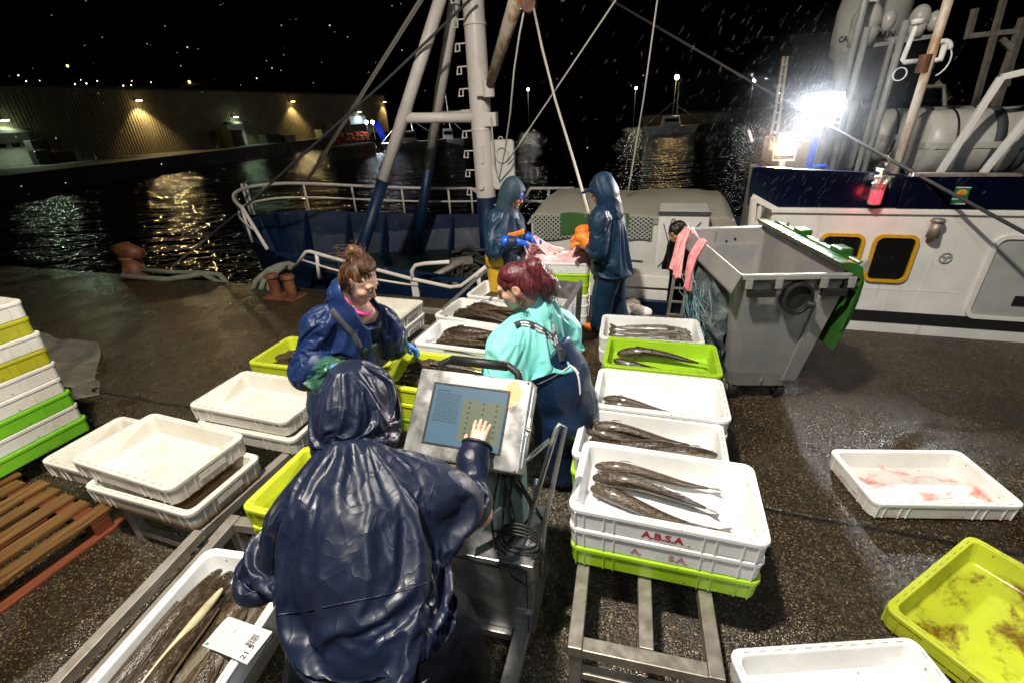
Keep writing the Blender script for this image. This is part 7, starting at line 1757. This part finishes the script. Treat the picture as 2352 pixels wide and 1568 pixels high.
    if len(pr) == 4:
        def pf_(a, b): return (pr[0]*(1-a)+pr[1]*a)*(1-b)+(pr[3]*(1-a)+pr[2]*a)*b+nrmz((.6,-.75,.25))*(.030+.010*math.sin(a*PI)*math.sin(b*PI)+.004*math.sin(a*13+b*7))
        mb = MB(); mb.grid(pf_, 14, 12); bp_ = mb.build('bib_pocket', M['bluecloth'], R, world=True, smooth=True, solid=.004)
        mb = MB()
        for k in range(5): a = .30+.12*k; mb.add([pf_(a,.62)+nrmz((.6,-.75,.25))*.004, pf_(a+.06,.62)+nrmz((.6,-.75,.25))*.004, pf_(a+.07,.82)+nrmz((.6,-.75,.25))*.004, pf_(a+.01,.82)+nrmz((.6,-.75,.25))*.004], [(0,1,2,3)])
        mb.build('worn_print', M['strapwhite'], bp_, world=True)
    # gloves
    tip = J(972,800,2.95); V, F = hand_mesh(wL, tip-wL, (.1,-.1,-1), (-.6,-.7,0), 1.22, curls=[.40,.45,.5,.5], fat=1.25, h=.0045); raw_mesh('glove', V, F, M['glove_blue'], R)
    V, F = hand_mesh(wR, (.8,.2,-.5), (.2,-.3,-1), (0,1,0), 1.05, .4, fat=1.2, h=.006); raw_mesh('glove', V, F, M['glove_blue'], R)
    # trousers, boots
    S = SDF((-1.5,2.1,.04), (-.55,3.0,1.0), .013); S.cap(hp+[-.03,0,.1], hp+[.03,0,-.02], .19, .19, k=0, flat=((.6,-.6,0),.85))
    for h_, k_, a_ in ((hR,kR,aR),(hL,kL,aL)): S.chain([h_,k_,a_+[0,0,.03]], [.14,.115,.10])
    surf(R, 'trousers', S, M['navybib'], .014, 9, 55)
    for a_ in (aR, aL):
        S = SDF(a_-.22, a_+.22, .012); S.cap(a_+[0,0,.12], a_, .075, .07, k=0); S.cap(a_, a_+[.13,-.06,-.012], .056, .046, k=.03); S.plane_cut(a_+[0,0,-.066], (0,0,-1), .004); surf(R, 'boot', S, M['black'], 0)
person_blue()

# ================= woman in turquoise
def person_teal():
    hd = J(1184,655,2.45); base = np.array([.32,2.52,0])
    R = thing('person', 'red-haired woman in turquoise rain jacket with lettered braces, in profile', 'person', base)
    f = nrmz((-.90,.16,-.40)); u = nrmz((-.36,.08,.93))
    nk = J(1228,715,2.50); ch = J(1222,790,2.47); wa = J(1268,868,2.46); hp = J(1292,935,2.47)
    sL = J(1168,795,2.33); sR = J(1283,752,2.62)
    eL = J(1152,872,2.22); wL = J(1140,832,2.42); eR = J(1300,800,2.72); wR = J(1180,835,2.95)
    hL = hp+np.array([-.02,-.09,-.03]); hR = hp+np.array([.02,.09,-.03])
    kL, kR = hL*[1,1,0]+[-.04,0,.40], hR*[1,1,0]+[-.02,0,.40]; aL, aR = hL*[1,1,0]+[.02,0,.07], hR*[1,1,0]+[.03,0,.07]
    HV, HF, P, Rm = head_sdf(hd, f, u, 1.05, .0042, nk)
    S = SDF((-.45,1.95,0), (.75,3.2,1.5), .016)
    S.cap(nk, ch, .07, .13, k=0); S.cap(ch, hp, .13, .14)
    for a in ((sR,eR,wR),(sL,eL,wL)): S.cap(nk, a[0], .06, .055); S.chain(a, [.05,.042,.03])
    for h_, k_, a_ in ((hR,kR,aR),(hL,kL,aL)): S.chain([h_,k_,a_], [.085,.065,.045]); S.cap(a_, a_+[-.12,0,-.02], .04, .03)
    V, F = join([S.mesh(), (HV, HF)]); body = raw_mesh('body', V, F, M['skin'], R); face_bits(body, P, 1.05)
    S = SDF(hd-.24, hd+.24, .005)
    S.ell(P(0,-.018,.030), (.086,.108,.096), Rm, k=0); S.ell(P(0,-.075,-.03), (.080,.062,.085), Rm, k=.035)
    S.ell(P(0,.104,-.05), (.11,.072,.090), Rm, k=.012, op='sub'); S.ell(P(0,.088,-.01), (.060,.04,.045), Rm, k=.010, op='sub')
    for x in (-1,1): S.ell(P(.090*x,.012,-.035), (.034,.036,.044), Rm, k=.008, op='sub')
    pt = P(.0,-.135,.045); S.ell(pt, (.05,.045,.055), Rm, k=.03); S.cap(pt, P(0,-.165,-.05), .045, .04, k=.03); S.cap(P(0,-.165,-.05), P(0,-.13,-.12), .042, .022, k=.02)
    V, F = S.mesh(); V = relax(V, F, 1); N = normals(V, F); V = V+N*(.005*(ridge(V*[55,55,20], 8)-.5))[:, None]
    hair = raw_mesh('hair', V, F, M['hair_red'], body)
    rg = random.Random(5); st = []
    for i in range(230):
        th = rg.uniform(-1.7,1.7); p = P(.084*math.sin(th), .050*math.cos(th), .075+.03*math.cos(th)-.03*abs(th)*.5); e = pt+np.array([rg.gauss(0,.018) for _ in range(3)])
        mid = (p+e)/2; mid = hd+nrmz(mid-hd)*max(.116, np.linalg.norm(mid-hd)); q = (p+mid)/2; q = hd+nrmz(q-hd)*max(.110, np.linalg.norm(q-hd)); st.append([p, q, mid, e])
    for i in range(150):
        p = pt+np.array([rg.gauss(0,.025) for _ in range(3)]); m1 = P(rg.gauss(0,.03), -.185+rg.gauss(0,.015), -.03+rg.gauss(0,.03)); e = P(rg.gauss(0,.035), -.14+rg.gauss(0,.025), -.13+rg.gauss(0,.03)); st.append([p, m1, e])
    for i in range(40):
        s0 = P(rg.choice((-1,1))*.086, -.03+rg.gauss(0,.01), -.03); st.append([s0, s0-u*.05+f*rg.uniform(-.02,.03), s0-u*.10+f*rg.uniform(-.01,.05)+np.array([rg.gauss(0,.006) for _ in range(3)])])
    hair_strands(hair, 'hair_strands', M['hair_red'], st, .0017)
    lf = np.cross(f, u)*(-1 if np.cross(f,u)@np.array([0,-1,0]) < 0 else 1)
    ea = hd+lf*.085*1.05-u*.045; mb = MB(); mb.tube([ea+lf*.012+f*.028*math.cos(a*PI/10)+u*(.030*math.sin(a*PI/10)-.01) for a in range(20)], .0013, 5, closed=True); mb.build('hoop_earring', M['steel'], R, world=True)
    # jacket
    S = SDF((-.35,1.95,.5), (.75,3.1,1.5), .0105)
    S.cap(nk-[0,0,.02], ch, .115, .205, k=0, flat=((1,.1,-.2),.85)); S.cap(ch, wa, .198, .185, k=.06, flat=((1,.1,0),.88))
    for s_, e_, w_ in ((sL,eL,wL),(sR,eR,wR)): S.cap(nk-[0,0,.05], s_, .10, .110, k=.06); S.cap(s_, e_, .118, .100, k=.05); S.cap(e_, w_, .098, .062, k=.04)
    S.cap(nk-u*.03, nk+u*.04+[.012,0,0], .115, .098, k=.03); S.ell(nk-f*.085-u*.01, (.09,.06,.07), Rm, k=.05)
    S.ell(hd+f*.03, (.094,.110,.125), Rm, k=.012, op='sub')
    _, V, F = garment(R, 'jacket', S, M['teal'], .024, [(nk, .14), (hd, .15), (wL, .09), (wR, .09)], (wa-[0,0,.04], (0,0,-1)), band=.11, frames=28, grow=.16, bend=4, stiff=20, gravity=.4); T1 = bvh(V, F)
    # bib trousers
    S = SDF((-.2,2.0,.05), (.8,3.0,1.25), .010)
    S.cap(ch+[.035,0,-.03], wa+[.012,0,0], .212, .214, k=0, flat=((1,.1,0),.92)); S.cap(wa+[.012,0,0], hp, .214, .212, k=.05)
    S.ell(hp+[.07,0,.03], (.14,.18,.15), k=.05)
    for h_, k_, a_ in ((hL,kL,aL),(hR,kR,aR)): S.chain([h_,k_,a_+[0,0,.03]], [.155,.125,.105], k=.03)
    cutp = onsurf(T1, 1250, 775, 0); cp = cutp[0] if cutp else ch
    q1, q2 = at_y(1160,930,2.4), at_y(1300,774,2.45); nd = np.cross(q2-q1, ray(1230,830)); nd = nrmz(nd); nd = nd if nd[2] > 0 else -nd
    S.plane_cut(q1, nd, .012)
    V, F = S.mesh(); V = relax(V, F, 1); V = cloth(V, F, .010, 7, 71, (.1,.1,1), .45); V = cloth(V, F, .004, 20, 72, (.1,.3,1), .4); raw_mesh('bib_trousers', V, F, M['navybib'], R); T2 = bvh(V, F)
    VV_, FF_ = join([T1_src for T1_src in ((np.array([v[:] for v in R.children[1].data.vertices]), np.zeros((0,4),int)),)]) if False else (None, None)
    class Both:
        def ray_cast(s, o, d):
            a = T1.ray_cast(o, d); b = T2.ray_cast(o, d)
            if a[0] is None: return b
            if b[0] is None: return a
            return a if a[3] < b[3] else b
    TB = Both()
    s1 = strap(R, TB, [(1182,748),(1205,742),(1235,752),(1258,768),(1280,792),(1289,830)], .036, M['strap'], 'brace_strap', .007, .004, 40)
    if s1: strap_text(s1[0], s1, ((.003,'GALICIA'),(-.013,'MARITIMA')), .0135, M['strapwhite'], .035, 3, .03)
    s2 = strap(R, TB, [(1265,742),(1272,765),(1281,792),(1290,815)], .034, M['strap'], 'brace_strap', .008, .004, 30)
    if s2: strap_text(s2[0], s2, ((.002,'GALICIA'),(-.012,'MARITIMA')), .0125, M['strapwhite'], .005, 2, .02)
    j1 = onsurf(TB, 1288, 808, .010)
    if j1: mb = MB(); mb.prism([j1[0]+np.array([x,0,z]) for x, z in ((-.022,.02),(.022,.02),(.016,-.035),(-.014,-.035))], (0,-.004,0)); mb.build('brace_patch', M['strap'], R, world=True)
    st = strap(R, T2, [(1235,880),(1262,868),(1290,852),(1308,840),(1320,846),(1328,858)], .006, M['cord'], 'waist_cord', .006, .004, 40)
    st = strap(R, T2, [(1308,838),(1318,848),(1326,862),(1330,885),(1331,905)], .010, M['cord'], 'waist_cord', .006, .004, 24)
    V, F = hand_mesh(wL, (-.5,.6,-.5), (.2,0,-1), (.5,.5,.2), 1.1, .5, fat=1.6, h=.0045); raw_mesh('glove', V, F, M['glove_cyan'], R)
    S = SDF(np.minimum(eL,wL)-.14, np.maximum(eL,wL)+.14, .008); a = eL+(wL-eL)*.62; S.cap(a, wL, .078, .058, k=0); surf(R, 'glove_cuff', S, M['glove_cyan'], .006, 16, 81)
    V, F = hand_mesh(wR, (-.7,.3,-.5), (0,-.3,-1), (0,1,0), 1.05, .5, fat=1.3, h=.006); raw_mesh('glove', V, F, M['glove_cyan'], R)
    for a_ in (aR, aL):
        S = SDF(a_-.22, a_+.22, .012); S.cap(a_+[0,0,.12], a_, .08, .07, k=0); S.cap(a_, a_+[-.15,0,-.012], .056, .046, k=.03); S.plane_cut(a_+[0,0,-.066], (0,0,-1), .004); surf(R, 'boot', S, M['black'], 0)
person_teal()

# ================= the two men at the far stack
def man(label, hd, f, u, nk, ch, wa, hp, arms, feet, jm, hm, tm, gm, bm, lo, hi, hood, wide=.2, knees=None, seed=90, skin='skin3'):
    base = np.array([(feet[0][0]+feet[1][0])/2, (feet[0][1]+feet[1][1])/2, feet[0][2]-.07])
    R = thing('person', label, 'person', base)
    HV, HF, P, Rm = head_sdf(hd, f, u, 1.05, .006, nk)
    f, u, r = frame(f, u); side = np.cross(f*[1,1,0], (0,0,1)); side = nrmz(side)
    S = SDF(lo, hi, .018); S.cap(nk, ch, .07, .13, k=0); S.cap(ch, hp, .13, .13)
    for a in arms: S.cap(nk, a[0], .06, .055); S.chain(a, [.05,.042,.03])
    hips = [hp+side*.09, hp-side*.09]
    if (feet[0]-feet[1])@side < 0: hips = hips[::-1]
    kn = [(hips[i]*.5+feet[i]*.5)+nrmz(f*[1,1,0])*.03 for i in range(2)]
    for h_, k_, a_ in zip(hips, kn, feet): S.chain([h_,k_,a_], [.085,.065,.045]); S.cap(a_, a_+f*[1,1,0]*.12, .04, .03)
    hands = []
    for i, a in enumerate(arms):
        d = nrmz(a[2]-a[1]); hands.append((a[2], d))
    V, F = join([S.mesh(), (HV, HF)]); body = raw_mesh('body', V, F, M[skin], R); face_bits(body, P, 1.05, 'brow')
    S = SDF(lo, hi, .0125)
    fl = (tuple(nrmz(f*[1,1,0])), .82)
    S.cap(nk-[0,0,.03], ch, .11, wide, k=0, flat=fl); S.cap(ch, wa, wide, wide+.005, k=.06, flat=fl); S.cap(wa, hp-[0,0,.03], wide+.005, wide+.025, k=.06, flat=fl)
    for a in arms: S.cap(nk-[0,0,.05], a[0], .10, .105, k=.06); S.cap(a[0], a[1], .108, .09, k=.05); S.cap(a[1], a[2], .088, .06, k=.035)
    S.plane_cut(hp-[0,0,.09], (0,0,-1), .012)
    if hood: garment(R, 'jacket', S, M[jm], .028, [(nk, .13)]+[(a[2], .08) for a in arms], (hp-[0,0,.09], (0,0,-1)), frames=26, grow=.16, bend=3, stiff=18, gravity=.8)
    else: surf(R, 'jacket', S, M[jm], .012, 8, seed)
    if hood:
        S = SDF(hd-.27, hd+.27, .0075)
        S.ell(P(0,-.014,.020), (.106,.130,.136), Rm, k=0); S.ell(P(0,-.04,.09), (.06,.075,.07), Rm, k=.05); S.cap(P(0,-.04,-.05), nk-u*.05-f*.02, .104, .135, k=.05)
        S.ell(P(0,.125,-.035), (.084,.095,.115), Rm, k=.012, op='sub'); S.ell(P(0,.02,-.01), (.083,.112,.118), Rm, k=.006, op='sub')
        surf(R, 'hood', S, M[hm], .012, 9, seed+3, tuple(u), .25)
    else:
        S = SDF(hd-.22, hd+.22, .006); S.ell(P(0,-.018,.030), (.088,.110,.100), Rm, k=0); S.ell(P(0,-.06,-.02), (.08,.06,.075), Rm, k=.03); S.ell(P(0,.104,-.05), (.11,.072,.090), Rm, k=.012, op='sub')
        for x in (-1,1): S.ell(P(.09*x,.01,-.03), (.035,.036,.044), Rm, k=.008, op='sub')
        V, F = S.mesh(); N = normals(V, F); V = V+N*(.012*(ridge(V*28, 8)-.5))[:, None]; raw_mesh('hair', V, F, M['hair_black'], body)
    if tm:
        S = SDF(lo, hi, .013); S.cap(hp+side*.03, hp-side*.03, .18, .18, k=0, flat=fl)
        for h_, k_, a_ in zip(hips, kn, feet): S.chain([h_,k_,a_+[0,0,.05]], [.135,.115,.105], k=.025)
        surf(R, 'trousers', S, M[tm], .013, 10, seed+5, (.1,.1,1), .35)
    for a_ in feet:
        S = SDF(a_-.24, a_+.24, .011); S.cap(a_+[0,0,.08], a_, .075, .07, k=0); S.cap(a_, a_+nrmz(f*[1,1,0])*.15-[0,0,.012], .058, .048, k=.03); S.plane_cut(a_+[0,0,-.066], (0,0,-1), .004); surf(R, 'boot', S, M[bm], 0)
    return R, P, Rm, hands, hips
# left man
hd = J(1178,447,4.85); nk = J(1168,490,4.88); ch = J(1155,520,4.9); hp = J(1152,590,4.92); wa = (ch+hp)/2
r4 = man('man in slate hood and blue headband holding pink net in blue gloves', hd, (.86,-.34,-.40), (.35,-.1,.93), nk, ch, wa, hp,
    [(J(1137,503,4.78), J(1130,556,4.66), J(1180,556,4.60)), (J(1180,505,5.05), J(1196,545,5.1), J(1212,545,4.95))], [np.array([hp[0]-.08,hp[1]-.08,.07]), np.array([hp[0]+.06,hp[1]+.1,.07])], 'petrol', 'greycloth', 'yellowbib', None, 'black', hp-[.6,.6,hp[2]], np.array([hp[0]+.7,hp[1]+.7,1.9]), True, .19, seed=91)
R, P, Rm, hands, _ = r4
for (w_, d_), fl_ in zip(hands, (1,-1)):
    V, F = hand_mesh(w_, nrmz((1,.1,-.15)), (0,.2,-1), (0,fl_,0.3), 1.1, .5, fat=1.35, h=.006); raw_mesh('glove', V, F, M['glove_royal'], R)
    S = SDF(w_-.16, w_+.16, .009); S.cap(w_-d_*.09, w_+d_*.01, .064, .050, k=0); surf(R, 'glove_cuff', S, M['glove_royal'], .006, 16, 95)
S = SDF(hd-.2, hd+.2, .006); S.ell(P(0,.004,.022), (.087,.106,.070), Rm, k=0); S.ell(P(0,.0,-.06), (.2,.2,.062), Rm, k=.004, op='sub'); S.ell(P(0,.0,.12), (.2,.2,.045), Rm, k=.004, op='sub'); surf(R, 'headband', S, M['glove_royal'], 0)
c0 = J(1185,537,4.70); mb = MB(); mb.grid(lambda a, b: c0+np.array([.17*(a-.5), -.03*math.sin(a*PI), .055*(b-.5)+.04*(a-.5)]), 8, 3); mb.build('orange_panel', M['orange'], R, world=True, smooth=True, solid=.008)
# right man
hd = J(1383,440,4.62); nk = J(1392,480,4.64); ch = J(1398,520,4.66); hp = J(1408,612,4.70); wa = (ch+hp)/2
r5 = man('man in petrol blue rainwear and peaked hood with orange gloves, back to us', hd, (-.80,.42,-.35), (-.30,.1,.94), nk, ch, wa, hp,
    [(J(1378,500,4.50), J(1375,562,4.44), J(1346,556,4.62)), (J(1415,505,4.85), J(1400,560,4.95), J(1345,540,4.85))], [at_z(1378,766,.0)+[0,0,.07], at_z(1420,752,.0)+[0,0,.07]], 'petrol', 'petrol', 'petrol', None, 'black', hp-[.6,.7,hp[2]], np.array([hp[0]+.6,hp[1]+.7,1.95]), True, .205, seed=101)
R, P, Rm, hands, _ = r5
S = SDF(hd-.26, hd+.26, .006); S.ell(P(0,.13,.052), (.072,.075,.014), Rm, k=0); S.ell(P(0,.06,.055), (.085,.07,.03), Rm, k=.02); surf(R, 'cap_peak', S, M['glove_royal'] if False else M['bluecloth'], 0)
for (w_, d_), fl_ in zip(hands, (1,-1)):
    V, F = hand_mesh(w_, nrmz((-1,.1,-.1)), (0,.1,-1), (0,fl_,0.3), 1.15, .55, fat=1.4, h=.006); raw_mesh('glove', V, F, M['orange'], R)
    S = SDF(w_-.18, w_+.18, .009); S.cap(w_-d_*.05, w_+d_*.04, .078, .068, k=0); S.ell(w_+[-.02,0,.05], (.09,.07,.06), k=.03); surf(R, 'glove_cuff', S, M['orange'], .008, 16, 105)
for ch_ in [c for c in R.children if c.name.startswith('boot')][:1]: ch_.data.materials[0] = M['orange']
# person beyond the bin on the boat deck
hd = at_v(1555,533,6.1); nk = hd+np.array([.05,.02,-.15]); ch = hd+np.array([.10,.0,-.36]); hp = hd+np.array([.08,.02,-.82]); wa = (ch+hp)/2; z0 = -.76
man('dark-haired person in black clothes standing on the boat behind the bin', hd, (-.88,-.22,-.42), (-.35,0,.93), nk, ch, wa, hp,
    [(ch+[-.05,-.2,.12], ch+[-.10,-.24,-.15], ch+[-.16,-.20,-.40]), (ch+[.0,.2,.12], ch+[-.05,.24,-.15], ch+[-.14,.16,-.38])], [np.array([hp[0]-.02,hp[1]-.1,z0+.07]), np.array([hp[0]+.05,hp[1]+.1,z0+.07])], 'darktrouser', 'darktrouser', 'darktrouser', None, 'black', np.array([hp[0]-.6,hp[1]-.6,z0]), hd+.35, False, .17, seed=111, skin='skin3')
# ------------------------------------------------------------------ falling rain, with extra drops added round the ship lamps for glow
mb = MB(); rr2 = random.Random(17)
def drop(p, L, r):
    d = np.array([-.55, -.05, -1.0]); d /= np.linalg.norm(d); p = np.array(p)
    a = np.array([1,0,0])*r; b = np.array([0,1,0])*r; e = p+d*L
    mb.add([p, (p+e)/2+a, (p+e)/2+b, (p+e)/2-a, (p+e)/2-b, e], [(0,1,2),(0,2,3),(0,3,4),(0,4,1),(5,2,1),(5,3,2),(5,4,3),(5,1,4)])
for lp_, nn in ((at_v(1893,243,6.2), 2200), (at_v(1805,333,6.0), 1500)):
    for i in range(nn):
        q = np.array([rr2.gauss(0,1) for _ in range(3)]); q = q/np.linalg.norm(q)*abs(rr2.gauss(0,.42)); drop(lp_+q, rr2.uniform(.02,.06), .0003)
for i in range(1100):
    px = min(2350, max(1250, rr2.gauss(1880, 230))); py = rr2.gauss(300, 170)
    if py < 0 or py > 720: continue
    p = at_v(px, py, rr2.uniform(4.2, 6.2))
    if p[2] > .2: drop(p, rr2.uniform(.05,.11), .00013)
for i in range(130):
    px = rr2.uniform(0, 1500); py = rr2.uniform(0, 640); p = at_y(px, py, rr2.uniform(1.6, 4.2)); mb.sphere(p, rr2.uniform(.0008,.0022), 6, 4)
tag(mb.build('rain', M['water_drop']), 'fine slanting rain caught by the ship floodlights', 'rain', kind='stuff')

def mist(p, r, dens, lab, c=(.9,.92,.95,1)):  # ball of volume added round a floodlight to give it a glow
    mb = MB(); mb.sphere(p, r, 24, 16); o = mb.build('glow_mist', mat('glow_mist', (1,1,1)), smooth=True, origin=p); tag(o, lab, 'mist', kind='stuff')
    nt = o.data.materials[0].node_tree; N = nt.nodes; L = nt.links; N.remove(N['Principled BSDF'])
    v = mapped(N, L, (1/r,)*3); ln = N.new('ShaderNodeVectorMath'); ln.operation = 'LENGTH'; L.new(v, ln.inputs[0])
    f = math_(N, L, 'MAXIMUM', math_(N, L, 'SUBTRACT', 1.0, ln.outputs['Value']), 0.0); f = math_(N, L, 'MULTIPLY', math_(N, L, 'MULTIPLY', f, f), dens)
    vp = N.new('ShaderNodeVolumePrincipled'); vp.inputs['Color'].default_value = c; vp.inputs['Anisotropy'].default_value = .2; L.new(f, vp.inputs['Density']); L.new(vp.outputs['Volume'], N['Material Output'].inputs['Volume'])
mist(at_v(1893,243,6.2), 1.1, .065, 'added mist volume giving the glow round the white floodlight')
mist(at_v(1805,333,6.0), .6, .07, 'added mist volume giving the glow round the warm floodlight')
SC.cycles.volume_bounces = 0; SC.cycles.volume_step_rate = 2
# ------------------------------------------------------------------ camera, world, lamps
cam_d = bpy.data.cameras.new('camera'); cam = bpy.data.objects.new('camera', cam_d); COL.objects.link(cam)
cam_d.sensor_fit = 'HORIZONTAL'; cam_d.sensor_width = 36; cam_d.lens = 36*F_/W_; cam_d.clip_start = .05; cam_d.clip_end = 3000
cam.matrix_world = Matrix(((CR[0],CU[0],-CF[0],CO[0]),(CR[1],CU[1],-CF[1],CO[1]),(CR[2],CU[2],-CF[2],CO[2]),(0,0,0,1)))
SC.camera = cam
w = bpy.data.worlds.new('World'); SC.world = w; w.use_nodes = True
N = w.node_tree.nodes; L = w.node_tree.links; bg = N['Background']
sk = N.new('ShaderNodeTexSky'); sk.sky_type = 'NISHITA'; sk.sun_disc = False; sk.sun_elevation = rad(-6); sk.sun_rotation = rad(200); sk.altitude = 0
L.new(sk.outputs['Color'], bg.inputs['Color']); bg.inputs['Strength'].default_value = .012
# the quay lamp overhead (outside the frame, up to the left): pole, head and its light
LP = np.array([-1.25, .55, 6.3])
pb_ = np.array([-4.3, -1.3, 0])
ql = thing('quay_lamp', 'tall quay lamp standing behind the stacked crates', 'street lamp', tuple(pb_))
mb = MB(); mb.cyl(pb_, pb_+[0,0,6.5], .09, .06); mb.tube([pb_+[0,0,6.5], pb_+[.5,.3,6.75], LP+[-.2,-.1,.25]], .045); mb.build('pole', M['galv'], ql, world=True, smooth=True)
mb = MB(); mb.box(LP+[0,0,.16], (.6,.32,.14), .5); mb.build('lamp_head', M['galv'], ql, world=True, bevel=.02)
def spot(name, loc, aim, e, c, size, r, blend=.5):
    ld = bpy.data.lights.new(name, 'SPOT'); ld.energy = e; ld.color = c; ld.spot_size = size; ld.spot_blend = blend; ld.shadow_soft_size = r
    o = bpy.data.objects.new(name, ld); COL.objects.link(o); o.location = tuple(loc); o.rotation_euler = (Vector(aim)-Vector(loc)).to_track_quat('-Z', 'Y').to_euler(); return o
spot('unseen_quay_light', LP, (-.3, 2.6, 0), 2850, (1,.93,.80), rad(155), .16, .7)
spot('unseen_quay_light', (1.2,-2.2,5.2), (1.0, 3.2, .3), 330, (.82,.89,1.0), rad(120), .35, .8)  # unseen bluish fill spot added behind the camera, without a fixture
SC.view_settings.view_transform = 'Standard'; SC.view_settings.look = 'None'; SC.view_settings.exposure = 0; SC.view_settings.gamma = 1
SC.cycles.max_bounces = 6; SC.cycles.diffuse_bounces = 3; SC.cycles.glossy_bounces = 3; SC.cycles.transparent_max_bounces = 6
SC.cycles.use_denoising = True; SC.cycles.sample_clamp_indirect = 6; SC.cycles.sample_clamp_direct = 0
SC.cycles.use_adaptive_sampling = True
